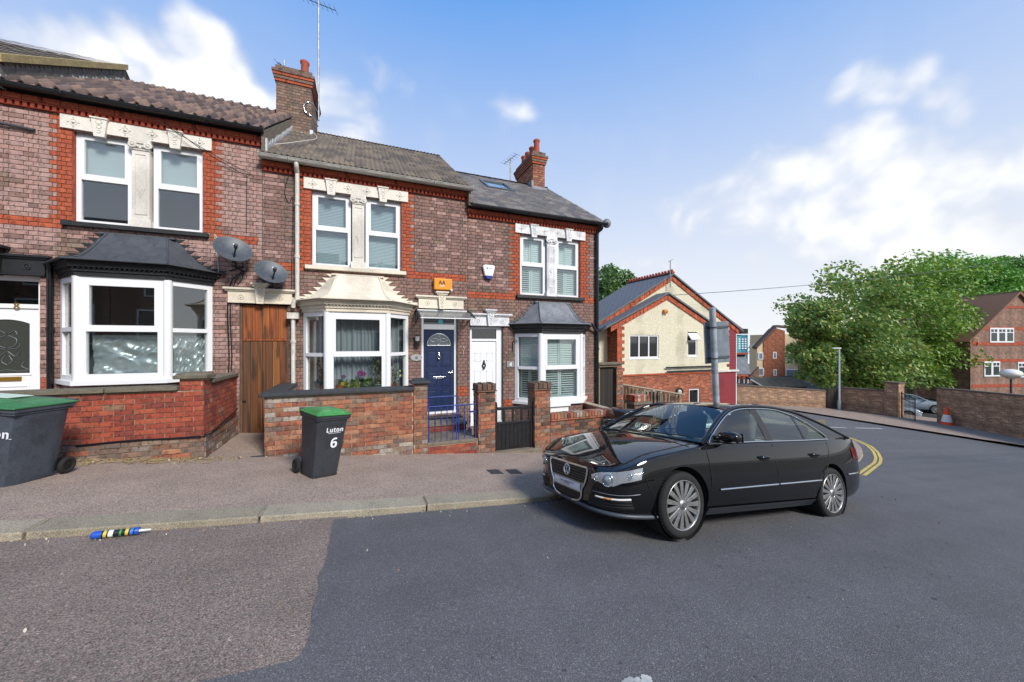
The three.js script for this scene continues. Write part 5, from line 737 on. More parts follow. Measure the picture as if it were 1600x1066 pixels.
// ------------------------------------------------------------------ small things on the ground
{
  const s = thing('sealant_tube', 'blue capped tube of sealant lying in the gutter by the kerb', 'tube', [-1.9, roadY(-1.9, -4.18) + .034, -4.17], .1); s.rotation.z = Math.atan(-.095);
  const ax = (k, r0, r1, x0, x1) => k.add(new THREE.CylinderGeometry(r1, r0, x1 - x0, 16).rotateZ(-Math.PI / 2).translate((x0 + x1) / 2, 0, 0));
  ax(new Kit(), .027, .027, -.11, .1).to(s, 'tube', mat('#1c2024', .35)); const c = new Kit(); ax(c, .031, .031, -.155, -.105); ax(c, .031, .029, .1, .125); c.add(new THREE.SphereGeometry(.03, 10, 8), T(-.15, 0, 0)); c.to(s, 'cap', mat('#1f4fae', .35)); const n = new Kit(); ax(n, .011, .006, .125, .2); n.to(s, 'nozzle', mat('#dfe2e2', .4));
  for (const [x, col, w] of [[-.085, '#c9b23a', .02], [-.05, '#e0e2de', .03], [.01, '#3f8a4a', .012], [.05, '#c9b23a', .02], [.08, '#3c6fc0', .02]]) ax(new Kit(), .0275, .0275, x - w / 2, x + w / 2).to(s, 'label_band', mat(col, .4));
  for (const [x, z, l] of [[1.97, -5.58, 'small dark metal cover in the pavement with a worn edge near the black gate'], [2.28, -5.55, 'small dark metal cover in the pavement, the one nearer the car']]) { const t = thing('access_cover', l, 'cover', [x, pavY(x, z) + .004, z]); t.rotation.z = Math.atan(-.095); t.rotation.x = -.06; new Kit().box(-.1, .1, -.01, .002, -.13, .13).to(t, 'cover', mat('#4a4a4c', .6, { map: mott(.1), metalness: .3 })); const k = new Kit(); for (let i = 0; i < 5; i++) k.box(-.08, .08, .002, .005, -.1 + i * .05 - .008, -.1 + i * .05 + .008); k.to(t, 'tread', mat('#3f3f41', .6, { metalness: .3 })); }
  const r = rngOf(88);
  const sk = new Kit(); for (let i = 0; i < 230; i++) { const x = lerp(-3.7, -2.0, r()) + (r() - .5) * .2, z = WZ + .05 + Math.pow(r(), 1.6) * .42 * (.4 + .6 * fbm3(x * 4, 1, 2, 2)), L = .05 + .1 * r(); sk.add(new THREE.BoxGeometry(L, .003, .006), T(x, pavY(x, z) + .01 + r() * .022, z, r() * 6.28, (r() - .5) * .3, (r() - .5) * .35)); }
  const st = sk.to(scene, 'straw_litter', mat('#9d8a62', .9)); st.userData.kind = 'stuff'; tag(st, 'dry straw litter along the foot of the red brick wall', 'litter');
  const dl = put(scene, 'leaf_litter', foliage(130, (q) => { const x = lerp(-3.6, -1.7, q()), z = WZ + .05 + q() * q() * .4; return [x, pavY(x, z) + .012 + q() * .012, z]; }, .035, ['#a58a54', '#8f7a50', '#c2b08a', '#b9a98c', '#7d6a48'], r, 1), leafMat); dl.userData.kind = 'stuff'; tag(dl, 'small dry leaves scattered at the foot of the red brick wall', 'litter');
  const grit = foliage(520, (q) => { const x = lerp(-4, 9, q()), k = q(); const z = k < .55 ? -4.26 + q() * .16 : k < .8 ? WZ + .08 + q() * .16 : lerp(-4.2, -1.5, q()); return [x, (z < -4.28 ? pavY(x, z) : roadY(x, z)) + .006, z]; }, .018, ['#b8ad98', '#8f7a55', '#d3cdbd', '#a06a3c', '#6e6250'], r, 1); const gr = put(scene, 'grit', grit, leafMat); gr.userData.kind = 'stuff'; tag(gr, 'loose grit and leaf scraps in the gutter and on the road', 'grit');
  const weeds = foliage(90, (q) => { const k = q(); const x = k < .5 ? -2.16 + q() * .1 : lerp(-2.1, -1.5, q()), z = lerp(-7.1, -8.2, q()); return [x, -.30 - (-z - 7) * .09 + q() * .05, z]; }, .05, ['#5f7a35', '#6f8a3c', '#4f6a2e'], r); const we = put(scene, 'weeds', weeds, leafMat); we.userData.kind = 'stuff'; tag(we, 'small green weeds in the slab passage', 'weeds');
}
// ------------------------------------------------------------------ cars: local x runs from the nose (0) to the tail (4.765), z is sideways, y up
const cW = [[0, .44], [.025, .55], [.07, .645], [.14, .725], [.26, .80], [.42, .855], [.65, .892], [.95, .905], [2.4, .91], [3.5, .905], [4.1, .88], [4.45, .83], [4.64, .755], [4.74, .66], [4.765, .58]];
const cS = [[.16, .90], [.28, .962], [.42, .995], [.55, 1], [.7, .992], [.82, .974], [.92, .95], [1.0, .922], [1.1, .88]];
const cT = [[0, .635], [.04, .665], [.1, .69], [.3, .735], [.6, .79], [1, .857], [1.3, .90], [2, .93], [3, .962], [3.8, .995], [4.2, 1.012], [4.5, 1.012], [4.68, .985], [4.765, .92]];
const cC = [[0, .675], [.04, .715], [.1, .745], [.3, .805], [.6, .868], [1, .935], [1.3, .965], [1.6, .97], [3.9, 1.04], [4.25, 1.085], [4.55, 1.08], [4.7, 1.04], [4.765, .965]];
const cB = [[0, .27], [.06, .21], [.2, .19], [.6, .17], [4.2, .19], [4.6, .26], [4.765, .34]];
const cRail = [[1.26, .915], [1.45, 1.045], [1.62, 1.155], [1.8, 1.262], [1.97, 1.343], [2.2, 1.40], [2.65, 1.432], [3.05, 1.42], [3.4, 1.372], [3.83, 1.235], [4.1, 1.12], [4.32, 1.03]];
function cat1(p, x) { // smooth interpolation through the points
  let i = 1; while (i < p.length - 1 && x > p[i][0]) i++; const a = p[i - 1], b = p[i], t = clamp((x - a[0]) / (b[0] - a[0])), dx = b[0] - a[0]; const s = (k) => { const q = p[Math.max(0, k - 1)], r = p[Math.min(p.length - 1, k + 1)]; return (r[1] - q[1]) / (r[0] - q[0]); }; const m0 = s(i - 1) * dx, m1 = s(i) * dx, t2 = t * t, t3 = t2 * t; return (2 * t3 - 3 * t2 + 1) * a[1] + (t3 - 2 * t2 + t) * m0 + (-2 * t3 + 3 * t2) * b[1] + (t3 - t2) * m1;
}
const carW = (l) => interp(cW, l), sideZ = (l, h) => cat1(cW, l) * cat1(cS, h), carT = (l) => cat1(cT, l), railY = (l) => cat1(cRail, l), railZ = (h) => lerp(.855, .605, clamp((h - .93) / .5));
function noseL(z, h) { const t = Math.abs(z) / cat1(cS, h); if (t <= cW[0][1]) return 0; for (let i = 1; i < cW.length; i++) if (cW[i][1] >= t) return lerp(cW[i - 1][0], cW[i][0], (t - cW[i - 1][1]) / (cW[i][1] - cW[i - 1][1])); return .95; }
const AX = [.935, 3.645], WR = .322;
let carShell = null;
function carBody() {
  if (carShell) return carShell;
  const ls = [0, .012, .03, .06, .1, .15, .22, .3, .4, .5, .62, .76, .92, 1.08, 1.25, 1.45, 1.7, 2, 2.4, 2.8, 3.2, 3.5, 3.7, 3.9, 4.05, 4.2, 4.33, 4.45, 4.55, 4.63, 4.69, 4.73, 4.755, 4.765], half = (l) => {
    const b = cat1(cB, l), t = carT(l), c = cat1(cC, l), out = [[0, b], [.5 * carW(l), b]];
    for (const f of [0, .05, .13, .25, .38, .5, .62, .74, .84, .92, 1]) { const h = lerp(b, t, f); out.push([sideZ(l, h) * (f === 0 ? .93 : f === .05 ? .975 : 1), h]); }
    const wt = out[out.length - 1][0]; for (const q of [.975, .93, .86, .75, .6, .42, .22, 0]) out.push([wt * q, t + (c - t) * (1 - Math.pow(q, 2.6))]); return out;
  };
  const rings = ls.map((l) => { const h = half(l), r = h.map(([z, y]) => [l, y, z]); for (let i = h.length - 2; i > 0; i--) r.push([l, h[i][1], -h[i][0]]); return r; });
  const n = rings[0].length, pos = [], ix = []; for (const r of rings) for (const p of r) pos.push(...p);
  for (let j = 0; j < rings.length - 1; j++) for (let i = 0; i < n; i++) { const a = j * n + i, b = j * n + (i + 1) % n, c = a + n, d = b + n; ix.push(a, b, d, a, d, c); }
  for (const [j, s] of [[0, 1], [rings.length - 1, -1]]) { const o = pos.length / 3; let y = 0; for (const p of rings[j]) y += p[1] / n; for (const p of rings[j]) pos.push(...p); pos.push(rings[j][0][0], y, 0); for (let i = 0; i < n; i++) { const a = o + i, b = o + (i + 1) % n; s > 0 ? ix.push(o + n, b, a) : ix.push(o + n, a, b); } }
  let g = new THREE.BufferGeometry(); g.setAttribute('position', new THREE.Float32BufferAttribute(pos, 3)); g.setIndex(ix); g.computeVertexNormals();
  const p0 = new THREE.Vector3().fromBufferAttribute(g.attributes.normal, 18 * n + 8); if (p0.z < 0) { const q = g.index.array; for (let i = 0; i < q.length; i += 3) { const t = q[i]; q[i] = q[i + 1]; q[i + 1] = t; } g.computeVertexNormals(); }
  const ev = new Evaluator(); ev.useGroups = false; ev.attributes = ['position', 'normal'];
  let br = new Brush(g); br.updateMatrixWorld();
  for (const x of AX) for (const s of [-1, 1]) { const c = new Brush(new THREE.CylinderGeometry(.362, .362, .5, 40).rotateX(Math.PI / 2)); c.position.set(x, .335, s * .88); c.updateMatrixWorld(); br = ev.evaluate(br, c, SUBTRACTION); }
  const out = br.geometry; out.setAttribute('uv', new THREE.BufferAttribute(new Float32Array(out.attributes.position.count * 2), 2)); out.clearGroups(); carShell = out; return out;
}
function wheel(t, x, z, side, steer = 0) {
  const m = T(x, WR, z, side > 0 ? steer : Math.PI + steer), tp = [[.236, -.1], [.25, -.108], [.285, -.113], [.308, -.1], [.319, -.075], [WR, -.03], [WR, .03], [.319, .075], [.308, .1], [.285, .113], [.25, .108], [.236, .1]];
  const ty = new Kit(m); ty.add(new THREE.LatheGeometry(tp.map(([r, y]) => new THREE.Vector2(r, y)), 44).rotateX(Math.PI / 2)); for (let i = 0; i < 60; i++) { const a = i / 60 * 6.283; ty.add(new THREE.BoxGeometry(.006, .012, .17), T(Math.cos(a) * (WR - .002), Math.sin(a) * (WR - .002), 0, 0, 0, a)); } const tyre = ty.to(t, 'wheel', M.rubber);
  const alloy = mat('#b3b2b0', .3, { metalness: .75, map: mott(.2) });
  const rk = new Kit(m); rk.add(new THREE.LatheGeometry([[.2, -.09], [.215, .02], [.225, .085], [.232, .104], [.242, .11], [.242, .098], [.237, .085], [.236, -.1]].map(([r, y]) => new THREE.Vector2(r, y)), 44).rotateX(Math.PI / 2)); rk.to(tyre, 'rim', alloy);
  new Kit(m).add(new THREE.CylinderGeometry(.15, .15, .02, 30).rotateX(Math.PI / 2), T(0, 0, -.01)).to(tyre, 'brake_disc', mat('#55504c', .5, { metalness: .5 })); new Kit(m).add(new THREE.CylinderGeometry(.235, .235, .01, 30).rotateX(Math.PI / 2), T(0, 0, -.07)).to(tyre, 'wheel_back', M.black);
  for (let i = 0; i < 15; i++) { const a = i / 15 * 6.283; new Kit(m).poly([[.055, -.011], [.225, -.023], [.225, .023], [.055, .011]], .02, new THREE.Matrix4().multiplyMatrices(T(0, 0, .078, 0, 0, a), T(0, 0, 0, 0)), .003).to(tyre, 'spoke', alloy); }
  new Kit(m).lathe([[0, .028], [.03, .026], [.058, .012], [.066, -.02], [.066, -.06]], 0, 0, 0, 20, new THREE.Matrix4().makeRotationX(Math.PI / 2).premultiply(T(0, 0, .085))).to(tyre, 'hub', alloy); new Kit(m).add(new THREE.CylinderGeometry(.028, .028, .006, 16).rotateX(Math.PI / 2), T(0, 0, .116)).to(tyre, 'hub_cap', mat('#6d6e70', .4, { metalness: .5 }));
}
function car(name, label, paintHex, group, fine = true) {
  const t = thing(name, label, 'car', [0, 0, 0], 0, group), paint = new THREE.MeshPhysicalMaterial({ color: paintHex, roughness: fine ? .6 : .32, metalness: fine ? 0 : .45, specularIntensity: fine ? .15 : 1, clearcoat: 1, clearcoatRoughness: .012 });
  put(t, 'body', carBody(), paint);
  const tint = new THREE.MeshPhysicalMaterial({ color: '#d8e6e2', roughness: .02, transmission: 1, thickness: 0, ior: 1.7 }), trim = mat('#121315', .5);
  for (const x of AX) for (const s of [-1, 1]) { put(t, 'wheel_arch', uvm(flat(new THREE.CylinderGeometry(.359, .359, .27, 30, 1, true).rotateX(Math.PI / 2).translate(x, .335, s * .745))), mat('#0e0e0f', .9, { side: THREE.DoubleSide })); wheel(t, x, s * .785, s, fine && x < 1 ? .03 : 0); }
  // sides of the cabin
  const belt = (l) => carT(l) - .004, cabZ = (l, h) => { const b = belt(l), r = railY(l), v = clamp((h - b) / Math.max(.02, r - b)), zb = sideZ(l, b) - .018, zr = Math.min(zb, railZ(r)); return lerp(zb, zr, v) + .014 * Math.sin(Math.PI * v); };
  const dlo = [[2.9, 2], [3.0, 1.385], [3.25, 1.325], [3.45, 1.235], [3.6, 1.135], [3.74, 1.035], [4.4, 1.0]], gTop = (l) => Math.max(belt(l) + .028, Math.min(railY(l) - .035, interp(dlo, l))), gBot = (l) => belt(l) + .028;
  const patch = (l0, l1, bot, top, s, e, nu = 14) => grid(nu, 4, (u, v) => { const l = lerp(l0, l1, s > 0 ? u : 1 - u), h = lerp(bot(l), Math.max(bot(l), top(l)), v); return [l, h, s * (cabZ(l, h) + e), u, v]; });
  for (const s of [1, -1]) {
    const k = new Kit(); k.add(patch(1.3, 4.3, gTop, railY, s, 0, 60)).add(patch(1.28, 4.3, belt, gBot, s, 0, 40)).add(patch(3.70, 4.3, gBot, gTop, s, 0)); k.tube(Array.from({ length: 22 }, (_, i) => { const l = lerp(1.24, 4.3, i / 21), h = railY(l); return [l, h, s * (railZ(h) - .004)]; }), .026, 8, 70); k.to(t, 'cabin_side', paint);
    for (const [a, b] of [[2.40, 2.53], [3.20, 3.235], [1.3, 1.46]]) new Kit().add(patch(a, b, gBot, gTop, s, .002)).to(t, 'door_pillar', trim);
    for (const [a, b] of [[1.46, 2.40], [2.53, 3.20], [3.235, 3.73]]) put(t, 'side_window', patch(a, b, gBot, gTop, s, -.004), tint);
    const ck = new Kit(), P = []; for (let i = 0; i <= 24; i++) { const l = lerp(1.4, 3.73, i / 24); P.push([l, gTop(l) + .006, s * (cabZ(l, gTop(l)) + .008)]); } const Q = []; for (let i = 0; i <= 16; i++) { const l = lerp(3.75, 1.34, i / 16); Q.push([l, gBot(l) - .008, s * (cabZ(l, gBot(l) - .008) + .008)]); } ck.tube([[1.36, gBot(1.36), s * (cabZ(1.36, gBot(1.36)) + .008)], ...P], .0085, 6, 90).tube(Q, .009, 6, 50); ck.to(t, 'chrome_trim', M.chrome);
    // seams, strips, handles, mirror
    const line = (pts, r) => new Kit().tube(pts.map(([l, h]) => [l, h, s * (sideZ(l, h) + .0005)]), r, 5, pts.length * 8).geo();
    for (const pts of [[[1.33, .24], [1.335, .5], [1.31, .75], [1.29, .885]], [[2.47, .24], [2.47, .6], [2.45, .93]], [[3.32, .25], [3.36, .42], [3.5, .62], [3.62, .8], [3.66, .97]], [[1.33, .245], [2.0, .235], [2.8, .235], [3.32, .25]], [[.56, .42], [.5, .5], [.45, .6]]]) put(t, 'panel_gap', line(pts, .0045), M.black);
    put(t, 'door_strip', line([[1.46, .455], [2.0, .468], [2.46, .478]], .012), M.chrome); put(t, 'door_strip', line([[2.49, .479], [2.95, .489], [3.36, .498]], .012), M.chrome);
    put(t, 'bumper_strip', line([[4.05, .55], [4.3, .555], [4.6, .56], [4.7, .565]], .011), M.chrome);
    put(t, 'sill', new Kit().add(grid(30, 3, (u, v) => { const l = lerp(1.32, 3.27, s > 0 ? u : 1 - u), h = lerp(.185, .27, v); return [l, h, s * (sideZ(l, h) + .012 - .02 * (1 - v)), u, v]; })).geo(), mat('#2a2f36', .35));
    for (const [l, h] of [[2.24, .775], [3.27, .805]]) { const z = s * sideZ(l, h), q = new Kit(); q.add(new THREE.SphereGeometry(.5, 14, 10).scale(.2, .05, .04), T(l, h - .012, z)); q.to(t, 'handle_recess', M.black); new Kit().tube([[l - .1, h + .004, z], [l - .06, h + .012, z + s * .03], [l + .05, h + .014, z + s * .032], [l + .1, h + .006, z]], .014, 8, 24).to(t, 'door_handle', paint); new Kit().tube([[l - .09, h + .016, z + s * .012], [l, h + .026, z + s * .034], [l + .09, h + .018, z + s * .012]], .004, 5, 16).to(t, 'handle_trim', M.chrome); }
    { const z = s * .965, q = new Kit(T(.02, 0, 0)); q.add(grid(20, 12, (u, v) => { const a = u * 6.283, b = (v - .5) * Math.PI, cx = Math.cos(b) * Math.cos(a), cy = Math.sin(b), cz = Math.cos(b) * Math.sin(a), e = (x, p) => Math.sign(x) * Math.pow(Math.abs(x), p); return [1.53 + e(cx, .75) * .085 - .02 * cz * s, 1.015 + e(cy, .8) * .07, z + e(cz, .8) * .13]; })); const mi = q.to(t, 'wing_mirror', paint); new Kit(T(.02, 0, 0)).rbox(1.49, 1.56, .935, .965, s > 0 ? .84 : -1.0, s > 0 ? 1.0 : -.84, .012).to(mi, 'mirror_foot', trim); new Kit(T(.02, 0, 0)).add(new THREE.BoxGeometry(.006, .1, .2), T(1.613, 1.015, z)).to(mi, 'mirror_glass', M.chrome); new Kit(T(.02, 0, 0)).tube([[1.47, .96, z + s * .1], [1.49, .958, z - s * .02], [1.5, .955, z - s * .1]], .008, 5, 12).to(mi, 'indicator', mat('#c8cacb', .3)); }
    // headlamps
    const lampP = (u, v, e) => { const z = lerp(.44, .845, u), bot = interp([[0, .588], [.22, .575], [.45, .548], [.62, .552], [.75, .585], [1, .598]], u); let h = 0, l = noseL(z, .62); const top = interp([[0, .628], [.1, .648], [.3, .672], [.6, .69], [1, .705]], u); h = lerp(bot, top, v); l = noseL(z, h); const d = 1 - u; return [l - e * (.45 + .4 * d), h, s * (z + e * (.35 + .6 * u))]; };
    const hl = put(t, 'headlight', grid(26, 10, (u, v) => { const a = lampP(s > 0 ? 1 - u : u, v, .006); return [...a, u, v]; }), mat('#c2c7ca', .2, { metalness: .65, side: THREE.DoubleSide }));
    for (const [u, v, r, c] of [[.47, .42, .062, 1], [.17, .42, .034, 0], [.86, .5, .026, 0]]) { const p = lampP(u, v, .008), n = new THREE.Vector3(-.8, 0, s * .6).normalize(), q = new THREE.Quaternion().setFromUnitVectors(new THREE.Vector3(0, 0, 1), n), mm = new THREE.Matrix4().compose(new THREE.Vector3(...p), q, new THREE.Vector3(1, 1, 1)); new Kit(mm).add(new THREE.TorusGeometry(r, .007, 6, 24)).to(hl, 'lamp_ring', M.chrome); new Kit(mm).add(new THREE.SphereGeometry(r * .72, 16, 10).scale(1, 1, .45)).to(hl, 'lamp_lens', mat(c ? '#8d979d' : '#aab2b6', .06, { metalness: .4 })); }
    put(hl, 'lamp_cover', grid(26, 10, (u, v) => { const a = lampP(s > 0 ? 1 - u : u, v, .026 * Math.sin(Math.PI * clamp(v, .0, 1)) + .012); return [...a, u, v]; }), new THREE.MeshPhysicalMaterial({ color: '#ffffff', roughness: .01, transmission: 1, thickness: 0, ior: 1.5, side: THREE.DoubleSide }));
    if (fine) { // low side grilles with their bright strip
      const fogP = (u, v, e) => { const z = lerp(.40, .80, u), h = lerp(.255, lerp(.385, .375, u), v) + .03 * u * u; const l = noseL(z, h); return [l - e, h, s * (z + e * .6)]; };
      const f = put(t, 'side_grille', grid(18, 6, (u, v) => [...fogP(s > 0 ? 1 - u : u, v, .004), u, v]), M.black); for (let i = 0; i < 3; i++) new Kit().tube(Array.from({ length: 9 }, (_, q) => fogP(q / 8, .2 + i * .26, .009)), .006, 5, 18).to(f, 'grille_bar', trim);
      new Kit().tube(Array.from({ length: 9 }, (_, q) => fogP(.25 + .75 * q / 8, 1.0, .012)), .013, 6, 18).to(f, 'marker_lamp', mat('#d5d3cd', .2)); new Kit().tube(Array.from({ length: 5 }, (_, q) => fogP(.5 + .18 * q / 4, 1.0, .016)), .0125, 6, 10).to(f, 'amber_lamp', mat('#c98a4a', .25));
      new Kit().tube(Array.from({ length: 13 }, (_, q) => { const z = lerp(.84, .45, q / 12), h = .452 - .01 * q / 12; return [noseL(z, h) - .001, h, s * (z + .002)]; }), .004, 5, 24).to(t, 'bumper_seam', mat('#73777c', .3));
    }
    new Kit().tube(Array.from({ length: 16 }, (_, i) => { const l = lerp(.13, 1.24, i / 15), tt = carT(l), q = .88, z = sideZ(l, tt) * q; return [l, tt + (cat1(cC, l) - tt) * (1 - Math.pow(q, 2.6)) + .001, s * z]; }), .0045, 5, 50).to(t, 'bonnet_gap', M.black);
    // tail lamp
    put(t, 'tail_light', grid(14, 6, (u, v) => { const q = s > 0 ? u : 1 - u, l = lerp(4.28, 4.72, q), h = lerp(.70 + .05 * (1 - q), .90 - .03 * q, v); return [l, h, s * (sideZ(l, h) + .005), u, v]; }), mat('#5a0f14', .12));
  }
  // windscreen, rear screen, roof
  const scr = (e0, e1, c0, c1, nu, nv, lift) => grid(nu, nv, (u, v) => { const q = u * 2 - 1, w = 1 - q * q, E = [lerp(e0[0], e1[0], v), lerp(e0[1], e1[1], v), lerp(e0[2], e1[2], v)], C = [lerp(c0[0], c1[0], v), lerp(c0[1], c1[1], v)], bow = lift * Math.sin(Math.PI * v); return [lerp(E[0], C[0], w), lerp(E[1], C[1], w) + bow, E[2] * q, u, v]; });
  put(t, 'windscreen', scr([1.30, .93, .815], [1.99, 1.348, .625], [1.13, .965], [1.92, 1.402], 24, 12, .018), tint);
  put(t, 'rear_screen', scr([3.45, 1.355, .62], [4.24, 1.05, .735], [3.43, 1.418], [4.27, 1.083], 20, 10, .02), tint);
  const rc = [[1.92, 1.402], [2.3, 1.452], [2.65, 1.47], [3.0, 1.464], [3.43, 1.418]];
  put(t, 'roof', grid(24, 20, (u, v) => { const q = u * 2 - 1, w = 1 - Math.pow(Math.abs(q), 2.4), le = lerp(1.99, 3.45, v), lc = lerp(1.92, 3.43, v), he = railY(le) + .004, hc = cat1(rc, lc), z = railZ(railY(le)) + .006; return [lerp(le, lc, w), lerp(he, hc, w), q * z, u, v]; }), paint);
  new Kit().add(grid(20, 3, (u, v) => { const q = u * 2 - 1, w = 1 - q * q; return [lerp(1.30, 1.10, w) + v * .06, lerp(.925, .96, w) + .006 * v, q * .82, u, v]; })).tube([[1.18, .988, .42], [1.14, .984, .05], [1.21, .978, -.4]], .008, 5, 20).tube([[1.23, .988, .72], [1.15, .988, .4], [1.14, .984, -.02]], .008, 5, 20).to(t, 'wiper', trim);
  // inside: dashboard, seats, wheel
  const it = mat('#55565a', .85), seat = mat('#8a857c', .85);
  new Kit().rbox(1.38, 1.85, .7, .945, -.74, .74, .05).rbox(1.9, 4.0, .45, .5, -.7, .7, .02).to(t, 'dashboard', it);
  for (const z of [-.36, .36]) { const k = new Kit(); k.rbox(1.95, 2.5, .5, .72, z - .24, z + .24, .05).add(new RoundedBoxGeometry(.14, .66, .46, 2, .05), T(2.52, .96, z, 0, 0, -.25)).add(new RoundedBoxGeometry(.1, .17, .24, 2, .04), T(2.63, 1.31, z, 0, 0, -.2)); k.to(t, 'seat', it); }
  new Kit().rbox(3.05, 3.55, .5, .72, -.62, .62, .05).add(new RoundedBoxGeometry(.14, .55, 1.2, 2, .05), T(3.62, .93, 0, 0, 0, -.35)).to(t, 'rear_seat', seat);
  new Kit().add(new THREE.TorusGeometry(.18, .016, 8, 24), T(1.92, .95, -.36, Math.PI / 2, .4)).to(t, 'steering_wheel', it);
  if (fine) {
    new Kit().box(1.5, 1.6, .948, .952, .36, .5).to(t, 'paper', mat('#d5dbd6', .8)); new Kit().box(1.5, 1.59, .948, .952, .53, .64).to(t, 'sticker', mat('#c98f55', .8));
    // shield grille
    const fx = (z, h, e) => [noseL(z, h) - e, h, z], out = [[.375, .672], [.365, .60], [.33, .49], [.285, .40], [.27, .28], [.2, .235]], ch = new Kit(); ch.tube([[...out].reverse().map(([z, h]) => fx(-z, h, .012)).reverse(), []].flat().concat(out.slice().reverse().map(([z, h]) => fx(z, h, .012))), .013, 8, 90).rod(fx(-.37, .674, .012), fx(.37, .674, .012), .012, 8);
    const gr = ch.to(t, 'grille', M.chrome);
    new Kit().poly([[-.36, .66], [.36, .66], [.32, .505], [-.32, .505]], .006, new THREE.Matrix4().makeRotationY(-Math.PI / 2).setPosition(-.004, 0, 0)).poly([[-.265, .335], [.265, .335], [.24, .25], [-.24, .25]], .006, new THREE.Matrix4().makeRotationY(-Math.PI / 2).setPosition(-.004, 0, 0)).to(gr, 'grille_back', M.black);
    for (let i = 0; i < 5; i++) { const h = .53 + i * .029, w = lerp(.325, .36, i / 4); new Kit().rod(fx(-w, h, .014), fx(w, h, .014), .006, 6).to(gr, 'grille_bar', mat('#4a4d51', .3, { metalness: .6 })); }
    for (let i = 0; i < 2; i++) new Kit().rod(fx(-.25, .275 + i * .03, .012), fx(.25, .275 + i * .03, .012), .006, 6).to(gr, 'grille_bar', trim);
    new Kit().poly([[-.315, .495], [.315, .495], [.272, .345], [-.272, .345]], .01, new THREE.Matrix4().makeRotationY(-Math.PI / 2).setPosition(-.002, 0, 0)).to(gr, 'chrome_panel', mat('#8f9294', .2, { metalness: .9 }));
    const pt = tex(128, (u, v) => { const b = .83 - .35 * smooth(.35, .75, pfbm(u, v, 5, 2, 9)) * (v > .25 && v < .75 ? 1 : .2); return [b, b, b * 1.01]; }); new Kit().rbox(-.022, -.012, .365, .476, -.26, .26, .003).to(t, 'number_plate', mat('#ffffff', .5, { map: sized(pt, .52, .12) }));
    const em = new Kit(T(-.022, .598, 0, -Math.PI / 2)); em.add(new THREE.TorusGeometry(.06, .008, 8, 28)); const st = (a, b) => em.rod([a[0], a[1], .004], [b[0], b[1], .004], .006, 6); st([-.025, .052], [0, .008]); st([.025, .052], [0, .008]); st([-.052, .02], [-.026, -.05]); st([-.026, -.05], [0, -.004]); st([0, -.004], [.026, -.05]); st([.026, -.05], [.052, .02]); em.to(t, 'emblem', M.chrome); new Kit(T(-.014, .598, 0, -Math.PI / 2)).add(new THREE.CylinderGeometry(.058, .058, .008, 24).rotateX(Math.PI / 2)).to(t, 'emblem_back', mat('#2b2e33', .3));
    new Kit().tube(Array.from({ length: 25 }, (_, i) => { const a = lerp(-1, 1, i / 24), z = a * .84, h = .215; return [noseL(z, .24) - .006, h, z]; }), .022, 8, 60).to(t, 'front_lip', mat('#3a4048', .45));
  }
  // a shorter nose and a lower cabin than the drawn profile
  t.traverse((o) => { if (!o.isMesh || o.geometry.userData.fitted) return; o.geometry.userData.fitted = true; const p = o.geometry.attributes.position; for (let i = 0; i < p.count; i++) { const x = p.getX(i), y = p.getY(i); let Y = y; if (x < .62) Y -= .078 * smooth(.62, .02, x) * smooth(.22, .6, y); if (x < .5) p.setX(i, .5 - (.5 - x) * .72); if (Y > .95) Y = .95 + (Y - .95) * .88; p.setY(i, Y); } });
  return t;
}
{
  const c = car('parked_car', 'black four door saloon car parked against the kerb', '#040508', null);
  c.rotation.order = 'YZX'; c.rotation.set(-.115, .036, Math.atan(-.122)); const q = new THREE.Vector3(.935, 0, .79).applyEuler(c.rotation); c.position.set(2.95, -.456, -2.86).sub(q); c.updateMatrixWorld(true);
}
// ------------------------------------------------------------------ beyond the terrace
const viewAt = (x, y, Z) => { const u = (x - 800) / 580, v = (536 - y) / 580, s = Math.sin(TURN), c = Math.cos(TURN); return [(s + u * c) * Z, 1.5 + v * Z, (-c + u * s) * Z]; };
